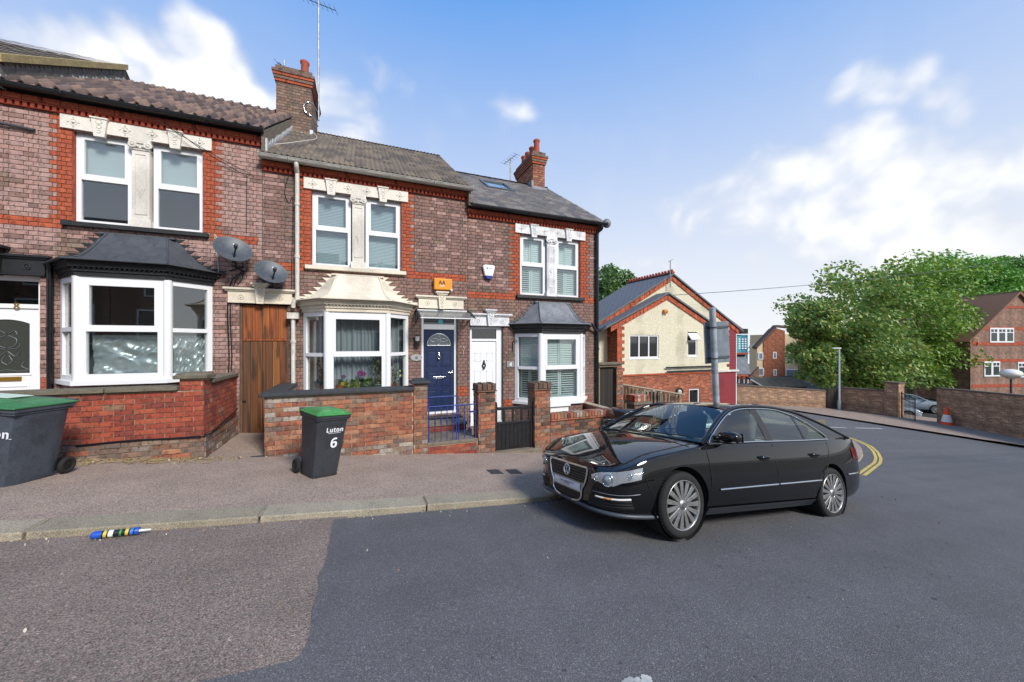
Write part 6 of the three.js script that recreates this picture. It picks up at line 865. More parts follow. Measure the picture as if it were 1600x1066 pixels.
// the higher roof of the next house up the hill
{
  const h = thing('terraced_house', 'higher tiled roof of the house next to the one numbered 8', 'house', [-8, .3, FZ]), m = at(h);
  new Kit(m).box(-12, -5.99, -.5, 5.95, FZ - 6.6, FZ - .002).to(h, 'wall', brickSheet);
  const y0 = 6.02, y1 = 8.22, z0 = FZ + .18, z1 = FZ - 3.25;
  const k = new Kit(m).poly([[z0, y0 - .06], [z1, y1 - .06], [z1 * 2 - z0, y0 - .06]], 6.7, new THREE.Matrix4().makeBasis(new THREE.Vector3(0, 0, 1), new THREE.Vector3(0, 1, 0), new THREE.Vector3(-1, 0, 0)).setPosition(-5.3, 0, 0)); const rf = k.to(h, 'roof', mat('#5d5145', .9, { map: mott(.4) }));
  const n = 14; for (let i = 0; i < n; i++) { const t0 = i / n; put(rf, 'tile_course', grid(60, 1, (u, v) => { const x = lerp(-12, -5.26, u), t = t0 + v / n * 1.12; return [x, lerp(y0, y1, t) + .012 * Math.max(0, Math.sin(x / .2 * 6.283)) + .012 * (1 - v), lerp(z0, z1, t), x * 2, t * 8]; }).applyMatrix4(m), romanMats[i % 6]); }
  const b = new Kit(m).poly([[z0, y0 - .1], [z0, y0 + .03], [z1, y1 + .03], [z1, y1 - .1]], .06, new THREE.Matrix4().makeBasis(new THREE.Vector3(0, 0, 1), new THREE.Vector3(0, 1, 0), new THREE.Vector3(-1, 0, 0)).setPosition(-5.24, 0, 0)); b.to(h, 'verge', mat('#a8966a', .9, { map: mott(.25) }));
  const sk = new Kit(m), fl = new Kit(m), r = rngOf(5); for (let i = 0; i < 34; i++) { const t = i / 34, z = lerp(z0 - .05, z1, t), y = lerp(y0, y1, t); sk.box(-5.34, -5.30 + r() * .012, y - .42, y - .1, z - .112, z - .01); fl.box(-5.30, -5.28, y - .47, y - .32 + r() * .06, z - .11, z - .004); } sk.to(h, 'tile_hanging', mat('#77716a', .9, { map: mott(.15) })).userData.kind = 'stuff'; fl.to(h, 'lead_flashing', M.leadBright).userData.kind = 'stuff';
}
// ---- cream rendered house with brick below
const rendCream = mat('#e8e3ca', .92, { map: sized(soilNoise, 2.4), bumpMap: sized(roughcast, .75), bumpScale: .02 }), brickOrange = mat('#ffffff', .93, { map: sized(farBrick([.66, .36, .25], [.60, .32, .22], [.7, .42, .3], [.6, .48, .4], 25), 1.35, 1.208) }), redPaint = mat('#7c2730', .6, { map: sized(soilNoise, 1.2) }), slateSheet = mat('#6d7177', .75, { map: mott(.35), bumpMap: sized(grainBump, .5), bumpScale: .01 });
function casement(h, m, x0, x1, y0, y1, z, lights, open, sillY) {
  const k = new Kit(m), f = .06; k.box(x0, x1, y1 - f, y1, z - .05, z + .03).box(x0, x1, y0, y0 + f, z - .05, z + .03); const w = (x1 - x0) / lights; for (let i = 0; i <= lights; i++) { const x = x0 + w * i; k.box(clamp(x - f / 2, x0, x1 - f), clamp(x - f / 2, x0, x1 - f) + f, y0 + f, y1 - f, z - .05, z + .03); } k.box(x0 - .05, x1 + .05, y0 - .06, y0, z - .05, z + .08);
  const win = k.to(h, 'window', M.upvc); for (let i = 0; i < lights; i++) new Kit(m).box(x0 + w * i + .04, x0 + w * (i + 1) - .04, y0 + f, y1 - f, z - .02, z - .012).to(win, 'pane', M.glassDark);
  new Kit(m).box(x0, x1, y0, y1, z - .5, z - .45).to(win, 'blind', mat('#8d9290', .9)); return win;
}
{
  const X = 14, Y = -2.6, h = thing('rendered_house', 'cream rendered house with brick ground floor and slate gables', 'house', [X, Y, -14]), m = at(h);
  const gable = (pts, z, d, holes) => { const s = new THREE.Shape(pts.map((p) => new THREE.Vector2(...p))); for (const [a, b, c, e] of holes || []) s.holes.push(new THREE.Path([[a, c], [a, e], [b, e], [b, c]].map((p) => new THREE.Vector2(...p)))); return new THREE.ExtrudeGeometry(s, { depth: d, bevelEnabled: false }).translate(0, 0, z - d); };
  const Hs = [[11.03, 12.7, .82, 1.86], [14.48, 15.1, .87, 2.02]], Lo = [[11.25, 12.9, -1.5, -.66], [14.56, 15.23, -1.5, -.71]];
  const fz = -13.3, bz = -14.0;
  new Kit(m).add(gable([[10.38, .06], [16.1, .06], [16.1, 2.40], [13.2, 3.72], [10.38, 2.37]], fz, .25, Hs)).to(h, 'front_gable', rendCream);
  new Kit(m).add(gable([[10.36, -2.9], [16.12, -2.9], [16.12, .055], [10.36, .055]], fz + .01, .25, Lo)).to(h, 'brick_ground_floor', brickOrange);
  new Kit(m).box(10.3, 16.2, .03, .1, fz, fz + .05).to(h, 'string_course', brickMats.orange[3]);
  // quoins
  for (let i = 0; i < 15; i++) { const y = .1 + i * .152; if (y > 2.2) break; new Kit(m).box(10.36, 10.62 + (i % 2) * .13, y, y + .148, fz - .1, fz + .012).to(h, 'quoin', brickMats.orange[i % 5]); }
  new Kit(m).box(10.365, 10.6, -2.8, 2.36, -16.5, fz - .001).box(16.0, 16.1, -2.8, 2.36, bz, fz - .25).to(h, 'side_wall', brickOrange);
  new Kit(m).add(gable([[9.7, .0], [18.7, .0], [18.7, 2.33], [14.2, 4.8], [9.7, 2.33]], bz, .25)).to(h, 'main_gable', rendCream);
  new Kit(m).add(gable([[16.12, -2.9], [18.7, -2.9], [18.7, -.03], [16.12, -.03]], bz + .02, .25)).to(h, 'red_wall', redPaint); new Kit(m).box(16.12, 18.85, -.03, .06, bz - .1, bz + .1).to(h, 'ledge', M.agedWhite);
  for (let i = 0; i < 15; i++) { const y = .08 + i * .15; new Kit(m).box(18.22 - (i % 2) * .2, 18.72, y, y + .147, bz - .1, bz + .015).to(h, 'quoin', redPaint); }
  new Kit(m).box(18.5, 18.7, -2.9, 2.3, -17, bz - .25).box(9.7, 9.9, -2.9, 2.3, -17, bz - .25).box(9.9, 18.5, -2.9, 2.3, -17, -16.8).box(10.0, 18.5, -.2, 0, -16.8, bz - .26).to(h, 'rear_walls', rendCream);
  new Kit(m).box(18.72, 18.80, -2.9, 2.3, bz - .1, bz - .02).to(h, 'white_pipe', M.upvc);
  // roofs: slate slopes and orange verges
  const slope = (xa, ya, xb, yb, z0, z1, th = .08) => gable([[xa, ya], [xb, yb], [xb, yb + th], [xa, ya + th]], z0, z0 - z1);
  const rf = new Kit(m); rf.add(slope(9.45, 2.0, 13.2, 3.78, fz + .12, -17)).add(slope(13.2, 3.78, 16.45, 2.24, fz + .12, -17)).add(slope(9.2, 2.05, 14.2, 4.85, bz + .12, -17.2)).add(slope(14.2, 4.85, 19.15, 2.1, bz + .12, -17.2)); const roofMesh = rf.to(h, 'roof', slateSheet);
  for (const [xa, ya, xb, yb, z] of [[10.0, 2.1, 13.2, 3.64, fz], [13.2, 3.64, 16.2, 2.2, fz], [9.6, 2.1, 14.2, 4.70, bz], [14.2, 4.70, 18.9, 2.1, bz]]) { const n = 16; for (let i = 0; i < n; i++) { const a = i / n, b = (i + .92) / n; new Kit(m).add(gable([[lerp(xa, xb, a), lerp(ya, yb, a) - .12], [lerp(xa, xb, b), lerp(ya, yb, b) - .12], [lerp(xa, xb, b), lerp(ya, yb, b) + .10], [lerp(xa, xb, a), lerp(ya, yb, a) + .10]], z + .05, .08)).to(h, 'verge_brick', brickMats.orange[(i * 3) % 5]); } }
  for (let i = 0; i < 8; i++) { const z = bz + .1 - i * .42, k = new Kit(m); k.add(new THREE.CylinderGeometry(.1, .1, .4, 8, 1, false, 0, Math.PI).rotateX(Math.PI / 2).rotateZ(Math.PI / 2), T(14.2, 4.93, z - .2)).add(new THREE.SphereGeometry(.07, 6, 5), T(14.2, 5.07, z - .1)).add(new THREE.SphereGeometry(.07, 6, 5), T(14.2, 5.07, z - .3)); k.to(roofMesh, 'ridge_tile', M.terracotta); }
  // wing behind on the right
  new Kit(m).box(18.72, 20.5, -3, 2.4, -20, -16).to(h, 'wing_wall', rendCream); const wg = new Kit(m); wg.add(new THREE.ExtrudeGeometry(new THREE.Shape([[-15.4, 2.3], [-18, 4.25], [-20.6, 2.3]].map((p) => new THREE.Vector2(...p))), { depth: 5.2, bevelEnabled: false }), new THREE.Matrix4().makeBasis(new THREE.Vector3(0, 0, 1), new THREE.Vector3(0, 1, 0), new THREE.Vector3(-1, 0, 0)).setPosition(21.3, 0, 0)); wg.to(h, 'wing_roof', mat('#66645f', .85, { map: mott(.3) })); for (let i = 0; i < 12; i++) new Kit(m).add(new THREE.SphereGeometry(.12, 6, 5), T(16.4 + i * .42, 4.32, -18)).box(16.2 + i * .42, 16.6 + i * .42, 4.2, 4.3, -18.1, -17.9).to(roofMesh, 'ridge_tile', M.terracotta); new Kit(m).box(20.9, 21.5, 2.05, 2.35, -15.7, -15.3).to(h, 'bracket', M.black);
  casement(h, m, 11.03, 12.7, .82, 1.86, fz - .06, 3); const w2 = casement(h, m, 14.48, 15.1, .87, 1.62, fz - .06, 1); new Kit(m).add(new THREE.BoxGeometry(.6, .4, .05), T(14.79, 1.8, fz + .1, 0, -.7)).to(w2, 'open_fanlight', M.upvc); casement(h, m, 11.25, 12.9, -1.5, -.66, fz - .05, 3); casement(h, m, 14.56, 15.23, -1.5, -.71, fz - .05, 1);
  new Kit(m).add(new THREE.TorusGeometry(.17, .05, 8, 18), T(13.9, -.82, fz + .05)).to(h, 'bulkhead_lamp', M.black); new Kit(m).add(new THREE.SphereGeometry(.13, 12, 8).scale(1, 1, .6), T(13.9, -.82, fz + .06)).to(h, 'lamp_glass', mat('#a9a9a5', .3));
  new Kit(m).box(12.93, 13.13, 2.96, 3.04, fz, fz + .12).cyl(.05, .07, .1, 12.97, 2.86, fz + .08, 8).cyl(.05, .07, .1, 13.1, 2.86, fz + .08, 8).to(h, 'security_light', mat('#c9863a', .5));
  new Kit(m).rod([13.05, .36, fz + .1], [16.2, .36, fz + .1], .035, 8).rod([13.1, .17, fz + .1], [16.2, .17, fz + .1], .035, 8).to(h, 'waste_pipe', M.blackIron);
  aerial('small aerial on the gable of the cream rendered house', [13.9, 4.2, -13.8], 1.3, [.5, .3, .2], 3);
}
// forecourt between the terrace and the rendered house
structure('forecourt', new Kit().box(6.3, 17.5, -2.9, -2.45, -13.2, -9.3).geo(), mat('#8c857b', .9, { map: sized(pavementTex, 1.5) }));
structure('retaining_edge', new Kit().box(6.2, 17.5, -2.9, -1.62, -9.35, -9.2).geo(), M.concrete);
{
  const g = thing('side_gate', 'dark plank gate under a concrete beam beside the end house', 'gate', [6.75, -.7, -9.15]), m = at(g); for (let i = 0; i < 5; i++) new Kit(m).box(6.48 + i * .1, 6.575 + i * .1, -.9, .78, -9.17, -9.14).to(g, 'plank', mat(['#26231f', '#2c2823', '#211f1c'][i % 3], .8)); new Kit(m).rbox(6.4, 7.2, .79, .86, -9.3, -9.05, .01).rbox(6.36, 7.24, .86, .92, -9.34, -9.0, .01).to(g, 'beam', M.coping); new Kit(m).box(6.4, 6.47, -1, .79, -9.2, -9.1).to(g, 'post', mat('#8a7550', .8));
  const p = thing('brick_pier', 'weathered brick pier beside the dark plank gate', 'pier', [7.12, -.8, -9.1]), q = at(p), core = new Kit(q).box(7.02, 7.23, -1.3, .74, -9.3, -9.03).to(p, 'pier', M.mortar); layBricks(core, new THREE.Matrix4().multiplyMatrices(q, T(0, 0, -9.02)), 7.0, 7.25, -1.1, .74, { pal: (u, v, r) => (r() < .5 ? 'dirty' : 'stock'), seed: 141, parts: 40, bond: 'stretcher' });
  const st = thing('brick_pier', 'low brick pier topped with pale bricks in front of the timber fence', 'pier', [7.2, -1, -8.3]), sm = at(st); const sc = new Kit(sm).box(6.95, 7.42, -1.5, -.12, -8.5, -8.16).to(st, 'pier', M.mortar); layBricks(sc, new THREE.Matrix4().multiplyMatrices(sm, T(0, 0, -8.15)), 6.93, 7.44, -1.3, -.15, { pal: () => 'dirty', seed: 151, parts: 60, bond: 'stretcher' }); for (let i = 0; i < 5; i++) new Kit(sm).rbox(6.92 + i * .105, 7.02 + i * .105, -.12, .06, -8.48, -8.13, .01).to(st, 'cap_brick', i % 2 ? brickMats.limed[2] : brickMats.orange[4]); new Kit(sm).box(6.88, 7.48, -.19, -.125, -8.54, -8.1).to(st, 'cap_slab', M.coping);
  const f = thing('timber_fence', 'weathered grey brown close boarded fence by the forecourt', 'fence', [8.2, -1.2, -8.8]), fm = at(f), r = rngOf(12); for (let i = 0; i < 17; i++) { const t = i / 17, x = lerp(7.3, 9.2, t), z = lerp(-9.1, -8.6, t), y = lerp(.22, -.13, t); new Kit(fm).add(new THREE.BoxGeometry(.135, 1.7, .02), T(x, y - .85, z, .26 + (r() - .5) * .04)).to(f, 'board', mat(['#8a7c6b', '#7d705f', '#948672', '#75695a'][Math.floor(r() * 4)], .9, { map: woodTex })); } new Kit(fm).rod([7.28, .25, -9.1], [9.25, -.1, -8.6], .025, 6).to(f, 'fence_cap', mat('#9a8c78', .9));
}
{ const c = car('parked_car', 'white car parked low in the forecourt of the cream rendered house', '#c9ccce', 'cars parked beyond the terrace', false); c.position.set(9.6, -2.44, -11.2); c.rotation.y = -.15; }
// ---- road sign seen from behind
{
  const b = [6.05, pavY(6.05, -4.8), -4.85], t = thing('road_sign', 'grey back of a road sign on a leaning post behind the black car', 'sign', b); t.rotation.z = .058; const g = mat('#9aa4a9', .55, { map: mott(.4) });
  new Kit().cyl(.055, .055, 3.12, 0, -.1, 0, 16).cyl(.058, .03, .02, 0, 3.02, 0, 16).to(t, 'post', g);
  const pl = new Kit().rbox(-.32, .24, 2.02, 2.78, -.075, -.062, .004, T(.2, 0, 0, -.12)).to(t, 'sign_plate', mat('#78828a', .6, { map: mott(.5) })); for (const y of [2.12, 2.68]) { new Kit().box(-.3, .22, y - .02, y + .02, -.062, -.045, T(.2, 0, 0, -.12)).to(pl, 'rail', M.leadDark); new Kit().add(new THREE.TorusGeometry(.06, .012, 6, 16).rotateX(Math.PI / 2), T(0, y, 0)).to(pl, 'clip', M.leadDark); }
  new Kit().add(text('7', .07, .002), T(0, .72, .056)).to(t, 'sticker', M.upvc);
}
// ---- walls across the lower street
const wallBrick = mat('#ffffff', .95, { map: sized(farBrick([.69, .53, .42], [.64, .49, .40], [.74, .6, .48], [.66, .59, .5], 35), 1.35, 1.208) }), wallSoil = mat('#6a5f55', .95, { map: mott(.4) });
function farWall(label, a, b, yb, top0, top1) {
  const L = Math.hypot(b[0] - a[0], b[1] - a[1]), yaw = Math.atan2(-(b[1] - a[1]), b[0] - a[0]), w = thing('boundary_wall', label, 'wall', [a[0], 0, a[1]], yaw); const s = new THREE.Shape([[0, yb], [L, yb], [L, top1], [0, top0]].map((p) => new THREE.Vector2(...p))); new Kit().add(new THREE.ExtrudeGeometry(s, { depth: .3, bevelEnabled: false }).translate(0, 0, -.15)).to(w, 'wall', wallBrick); const n = Math.ceil(L / 1.2); for (let i = 0; i < n; i++) { const x0 = L * i / n, x1 = L * (i + 1) / n; new Kit().add(new THREE.BoxGeometry(x1 - x0 - .01, .09, .36), T((x0 + x1) / 2, lerp(top0, top1, (i + .5) / n) + .04, 0, 0, 0, Math.atan2(top1 - top0, L))).to(w, 'coping', wallSoil); } return w;
}
farWall('old brown brick wall between the red corner and the dark timber gate', [21.5, -22.1], [32.2, -17.0], -5, -1.42, -2.1);
farWall('brown brick wall between the lamp post and the gate pier', [33.1, -16.35], [33.2, -13.75], -4.6, -1.86, -1.80);
farWall('long brown brick wall behind the traffic cone', [33.4, -11.4], [27.2, -2.4], -5, -1.36, -.95);
{
  const g = thing('timber_gate', 'narrow dark timber gate in the brown wall by the lamp post', 'gate', [32.6, -4.0, -16.7]), m = at(g); for (let i = 0; i < 5; i++) new Kit(m).add(new THREE.BoxGeometry(.17, 1.75, .05), T(32.28 + i * .17, -2.8, -16.92 + i * .11, -.58)).to(g, 'plank', mat('#3c342c', .9));
  const p = thing('gate_pier', 'tall brown brick gate pier beside the open railing gate', 'pier', [33.2, -4, -13.45]); new Kit().box(-.35, .35, -.5, 2.8, -.36, .36).to(p, 'pier', wallBrick); new Kit().box(-.4, .4, 2.8, 2.88, -.4, .4).to(p, 'cap', wallSoil);
  const ig = thing('railing_gate', 'black iron railing gate standing open before the silver cars', 'gate', [33.1, -3.7, -13.0], 0); const a = [33.0, -13.0], b = [31.9, -11.95], mm = at(ig), fr = new Kit(mm); const P = (t, y) => [lerp(a[0], b[0], t), y, lerp(a[1], b[1], t)]; fr.rod(P(0, -3.6), P(0, -1.7), .035, 6).rod(P(1, -3.6), P(1, -1.95), .03, 6).rod(P(0, -3.4), P(1, -3.4), .02, 6).rod(P(0, -1.8), P(1, -1.98), .02, 6).rod(P(0, -2.15), P(1, -2.3), .02, 6); fr.to(ig, 'gate_frame', M.blackIron); for (let i = 1; i < 10; i++) new Kit(mm).rod(P(i / 10, -3.4), P(i / 10, -1.82 - .012 * i), .012, 5).to(ig, 'gate_bar', M.blackIron);
  const c = thing('traffic_cone', 'orange and white traffic cone at the end of the long brick wall', 'cone', [32.35, roadY(27.4, -11) + .1 - 4.9 * .06 - .2, -10.75]); const seg = (r0, r1, y0, y1, name, col) => new Kit().cyl(r0, r1, y1 - y0, 0, y0, 0, 18).to(c, name, mat(col, .5)); new Kit().rbox(-.36, .36, 0, .07, -.36, .36, .02).to(c, 'cone_base', mat('#b04a2c', .6)); seg(.3, .235, .07, .38, 'cone_band', '#e04a1c'); seg(.235, .15, .38, .8, 'white_sleeve', '#dcdcd8'); seg(.15, .06, .8, 1.24, 'cone_band', '#e04a1c');
  const l = thing('street_lamp', 'slim grey street lamp column beside the timber gate', 'street lamp', [32.5, -3.75, -16.2]); new Kit().cyl(.11, .10, 1.1, 0, -.1, 0, 12).cyl(.065, .05, 3.85, 0, 1.0, 0, 12).to(l, 'column', mat('#b4bcbf', .5, { metalness: .3 })); new Kit().rbox(-.5, .1, 4.82, 4.9, -.09, .09, .03, T(0, 0, 0, -TURN)).to(l, 'lamp_head', mat('#d5d9da', .5));
  const gp = viewAt(1580, 606, 24), gl = thing('globe_lamp', 'mushroom shaped white globe lamp on a dark post behind the long wall', 'lamp', [gp[0], gp[1] - 1.5, gp[2]]); new Kit().cyl(.06, .05, 2.1, 0, 0, 0, 10).to(gl, 'post', mat('#2c3444', .5)); new Kit().lathe([[0, 0], [.15, .02], [.42, .2], [.5, .34], [.44, .5], [.25, .62], [0, .66]], 0, 2.05, 0, 20).to(gl, 'globe', mat('#dcdad2', .4));
}
for (const [px, Z, ry, col, l] of [[1441, 26.5, 2.2, '#a9b4bd', 'silver blue saloon parked behind the open railing gate'], [1478, 29, 2.3, '#8e9aa4', 'grey silver car parked behind the traffic cone']]) { const c = car('parked_car', l, col, 'cars parked beyond the terrace', false), p = viewAt(px, 650, Z); c.position.set(p[0], -3.96, p[2]); c.rotation.y = ry; }
structure('car_park', new Kit().box(33.4, 70, -5, -3.98, -40, 8).geo(), mat('#7f7f80', .9, { map: sized(asphaltTex, 1.5) }));
// ---- far buildings, each turned to the street
function facing(name, label, cat, px, py, Z, turn = 0) { const p = viewAt(px, py, Z), t = thing(name, label, cat, p, -TURN + turn); t.userData.k = undefined; delete t.userData.k; return [t, Z / 580]; }
{
  const [t, k] = facing('apartment_block', 'orange brick apartment block with cream strips beyond the brown wall', 'building', 1237, 606, 62); const q = (x) => (x - 1237) * k, y = (v) => (606 - v) * k;
  const far = mat('#ffffff', .95, { map: sized(farBrick([.66, .38, .27], [.6, .34, .24], [.68, .42, .3], [.62, .46, .36], 45), 1.35, 1.208) }), cr = mat('#cdb694', .9);
  new Kit().poly([[q(1183), y(640)], [q(1192.5), y(640)], [q(1192.5), y(535)], [q(1183), y(543)]], 2, T(0, 0, -2)).to(t, 'cream_strip', cr); new Kit().poly([[q(1192.5), y(640)], [q(1226), y(640)], [q(1226), y(517)], [q(1213), y(513)], [q(1192.5), y(535)]], 1.9, T(0, 0, -1.8)).to(t, 'brick_wall', far); new Kit().box(q(1226), q(1247), y(640), y(522), -9, 0).to(t, 'cream_strip', cr); new Kit().box(q(1247), q(1300), y(640), y(530), -9, .05).to(t, 'brick_wall', far);
  new Kit().poly([[q(1181), y(545)], [q(1213), y(511)], [q(1300), y(520)], [q(1300), y(515)], [q(1213), y(508)], [q(1180), y(542)]], 1.1, T(0, 0, -.8)).to(t, 'roof', mat('#5a4a44', .9));
  for (const [a, b, c, d] of [[1184.5, 1192, 551, 562], [1184.5, 1193, 575, 587], [1207.5, 1213, 550, 560.5], [1208, 1213, 577, 587], [1228, 1238, 552, 563], [1227, 1246, 577, 592]]) { const w = new Kit().box(q(a), q(b), y(d), y(c), -.02, .12).to(t, 'window', M.upvc); new Kit().box(q(a) + .13, q(b) - .13, y(d) + .13, y(c) - .13, .12, .13).to(w, 'pane', mat('#6f7b80', .15)); }
}
{
  const [t, k] = facing('chapel', 'chapel with steep grey slate roof and red ridge far beyond the wall', 'building', 1167, 606, 50); const q = (x) => (x - 1167) * k, y = (v) => (606 - v) * k;
  new Kit().poly([[q(1146), y(587)], [q(1188), y(587)], [q(1186), y(553)], [q(1146), y(553)]], .3, T(0, 0, -1.6, 0, -.35)).to(t, 'roof', mat('#7b828c', .8, { map: mott(1) })); new Kit().box(q(1146), q(1187), y(555), y(552), -2.9, -2.4).to(t, 'ridge', M.terracotta); new Kit().box(q(1146), q(1186), y(640), y(586), -6, -.5).to(t, 'wall', brickSheet); new Kit().poly([[q(1172), y(590)], [q(1187), y(590)], [q(1187), y(573)]], .3, T(0, 0, -.4)).to(t, 'porch_gable', brickSheet);
  for (const x of [1154, 1162, 1168]) { const w = new Kit().box(q(x) - .25, q(x) + .25, y(605), y(592), -.52, -.42).to(t, 'window', mat('#3d3a44', .3)); new Kit().add(new THREE.TorusGeometry(.4, .13, 6, 10, Math.PI), T(q(x), y(592.5), -.45)).to(w, 'arch', brickMats.orange[0]); new Kit().box(q(x) + .26, q(x) + .4, y(605), y(593), -.5, -.4).to(w, 'jamb', M.agedWhite); }
  new Kit().box(q(1140), q(1200), y(552), y(545), -30, -29).to(t, 'rear_roof', mat('#6c5f5c', .9));
}
{
  const [t, k] = facing('shed', 'low outbuilding with grey slate roof and white bargeboard behind the wall', 'building', 1215, 606, 40); const q = (x) => (x - 1215) * k, y = (v) => (606 - v) * k; new Kit().poly([[q(1194), y(606)], [q(1262), y(606)], [q(1258), y(590)], [q(1173), y(590)]], .25, T(0, 0, -.2, 0, -.45)).to(t, 'roof', mat('#6a6762', .9, { map: mott(.8) })); new Kit().poly([[q(1172), y(592)], [q(1195), y(606)], [q(1195), y(608)], [q(1171), y(594)]], .2, T(0, 0, .1)).to(t, 'bargeboard', M.upvc); new Kit().box(q(1176), q(1262), y(640), y(606), -4, -.2).to(t, 'wall', brickSheet); new Kit().poly([[q(1175), y(640)], [q(1194), y(640)], [q(1194), y(607)], [q(1176), y(596)]], .2, T(0, 0, -.1)).to(t, 'gable', brickSheet);
}
{
  const [t, k] = facing('tower_block', 'far teal tower block rising over the chapel roof', 'building', 1166, 560, 230); const q = (x) => (x - 1166) * k, y = (v) => (560 - v) * k, a = mat('#3f8f96', .7), b = mat('#2f6f86', .7), wn = mat('#cfe0e0', .4);
  new Kit().box(q(1143), q(1158), y(600), y(525), -6, 0).to(t, 'wall', a); new Kit().box(q(1158), q(1168), y(600), y(524), -6, -.3).to(t, 'wall', b); new Kit().box(q(1168.2), q(1171), y(600), y(523), -6, .2).to(t, 'stair_tower', mat('#d5dde0', .7)); new Kit().box(q(1171.2), q(1182), y(600), y(529), -8, -2).to(t, 'wall', b); new Kit().box(q(1158), q(1162), y(525), y(523), -5, -2).to(t, 'lift_room', b);
  for (let r = 0; r < 5; r++) for (const x of [1150, 1155.5, 1160.5, 1165, 1174, 1179]) new Kit().box(q(x) - .55, q(x) + .55, y(530 + r * 3.6) - .4, y(530 + r * 3.6) + .4, x > 1170 ? -2 : -.3, x > 1170 ? -1.9 : .1).to(t, 'window', wn);
}
{
  const [t, k] = facing('brick_building', 'brown brick gabled building with red bands and white windows behind the long wall', 'building', 1580, 610, 34, .12); const q = (x) => (x - 1580) * k, y = (v) => (610 - v) * k, bb = mat('#ffffff', .95, { map: sized(farBrick([.6, .46, .39], [.57, .44, .375], [.62, .49, .42], [.57, .48, .42], 55), 1.35, 1.208) });
  const wl = new Kit().poly([[q(1505), y(660)], [q(1690), y(660)], [q(1690), y(535)], [q(1592), y(459)], [q(1513), y(522)], [q(1505), y(530)]], 9, T(0, 0, -9)).to(t, 'wall', bb);
  for (const [v0, v1, x0] of [[605, 600, 1507], [566, 561, 1507], [540, 534, 1507], [516, 511, 1526], [482, 478, 1566]]) new Kit().box(q(x0), q(1690), y(v0), y(v1), -.1, .02).to(t, 'red_band', brickMats.orange[3]);
  new Kit().poly([[q(1500), y(534)], [q(1592), y(459)], [q(1592), y(456)], [q(1497), y(534)]], 9.4, T(0, 0, -9.2)).poly([[q(1592), y(459)], [q(1690), y(538)], [q(1692), y(534)], [q(1592), y(455)]], 9.4, T(0, 0, -9.2)).to(t, 'roof', mat('#7d5a44', .85));
  const win = (a, b, c, d, n) => { const w = new Kit().box(q(a), q(b), y(d), y(c), -.05, .06), W0 = (b - a) / n; const f = w.to(t, 'window', M.upvc); for (let i = 0; i < n; i++) { new Kit().box(q(a + W0 * i) + .12, q(a + W0 * (i + 1)) - .12, y(d) + .14, y(c + (d - c) * .34), .06, .07).to(f, 'pane', mat('#39423f', .1)); for (const s of [.12, .56]) new Kit().box(q(a + W0 * (i + s)), q(a + W0 * (i + s + .32)), y(c + (d - c) * .28), y(c) - .14, .06, .07).to(f, 'small_pane', mat('#39423f', .1)); } };
  win(1539.5, 1584, 512.5, 535.5, 3); win(1529, 1558, 564.5, 588, 2); win(1591.5, 1620, 566, 590, 2);
}
// ---- overhead wire
{ const a = viewAt(1042, 462, 17.2), b = viewAt(1660, 392, 34), P = []; for (let i = 0; i <= 20; i++) { const t = i / 20; P.push([lerp(a[0], b[0], t), lerp(a[1], b[1], t) - 1.3 * 4 * t * (1 - t) * .35, lerp(a[2], b[2], t)]); } tag(new Kit().tube(P, .014, 5, 80).to(scene, 'overhead_wire', M.leadDark), 'overhead wire running from the cream gable over the trees', 'wire'); }
// ------------------------------------------------------------------ trees
const barkMat = mat('#5b4d3e', .95, { map: mott(.3) });
function tree(name, label, px, py, Z, rx, ry, n, size, cols, seed, group, baseY, extra = []) {
  const c = viewAt(px, py, Z), k = Z / 580, RX = rx * k, RY = ry * k, gy = baseY ?? -4, t = thing(name, label, 'tree', [c[0], gy, c[2]], 0, group), r = rngOf(seed), H = c[1] - gy;
  const tr = new Kit(); tr.rod([0, 0, 0], [.1, H * .6, 0], .32 * RX / 5 + .06, 10, .2 * RX / 5 + .04); const clumps = [];
  const blobs = [[0, 0, 0, 1], ...extra]; const nc = Math.round(80 + RX * 14);
  for (let i = 0; i < nc; i++) { const bl = blobs[i % (blobs.length * 3) < 3 * 1 || blobs.length === 1 ? 0 : 1 + (i % (blobs.length - 1))]; let d; do { d = [r() * 2 - 1, r() * 2 - 1, r() * 2 - 1]; } while (Math.hypot(...d) > 1 || Math.hypot(...d) < .25); const s = bl[3]; clumps.push([bl[0] * k + d[0] * RX * s, H + bl[1] * k + d[1] * RY * s * (d[1] < 0 ? .92 : 1), bl[2] * k + d[2] * RX * s * .85, (.14 + .15 * r()) * Math.min(RX, RY) * (s < .6 ? .55 : 1)]); }
  for (let i = 0; i < Math.min(26, clumps.length); i += 1) { const q = clumps[i], f = .35 + .3 * r(); tr.rod([.05, H * f, 0], [q[0] * .55, lerp(H * f, q[1], .6), q[2] * .55], .07 * RX / 5 + .02, 6, .03); tr.rod([q[0] * .55, lerp(H * f, q[1], .6), q[2] * .55], [q[0], q[1], q[2]], .035, 5, .012); }
  tr.to(t, 'trunk', barkMat);
  put(t, 'crown', foliage(n, (q) => { const cl = clumps[Math.floor(q() * clumps.length)]; let d; do { d = [q() * 2 - 1, q() * 2 - 1, q() * 2 - 1]; } while (Math.hypot(...d) > 1); const s = cl[3] * 1.25; return [cl[0] + d[0] * s * 1.25, cl[1] + d[1] * s * .72 - .1 * s * (d[0] * d[0] + d[2] * d[2]), cl[2] + d[2] * s * 1.25]; }, size, cols, r, 1), leafMat);
  return t;
}
const limeLeaf = ['#769446', '#82a04a', '#688a3e', '#8fa54e', '#5d7f39', '#9a984c'], mid = ['#7a9a3c', '#88ab45', '#6a8c36', '#97b64c', '#5f8034'], bright = ['#72a343', '#63963c', '#82b34c', '#548636'], deep = ['#56793b', '#628440', '#4c6c36', '#6f8f48'];
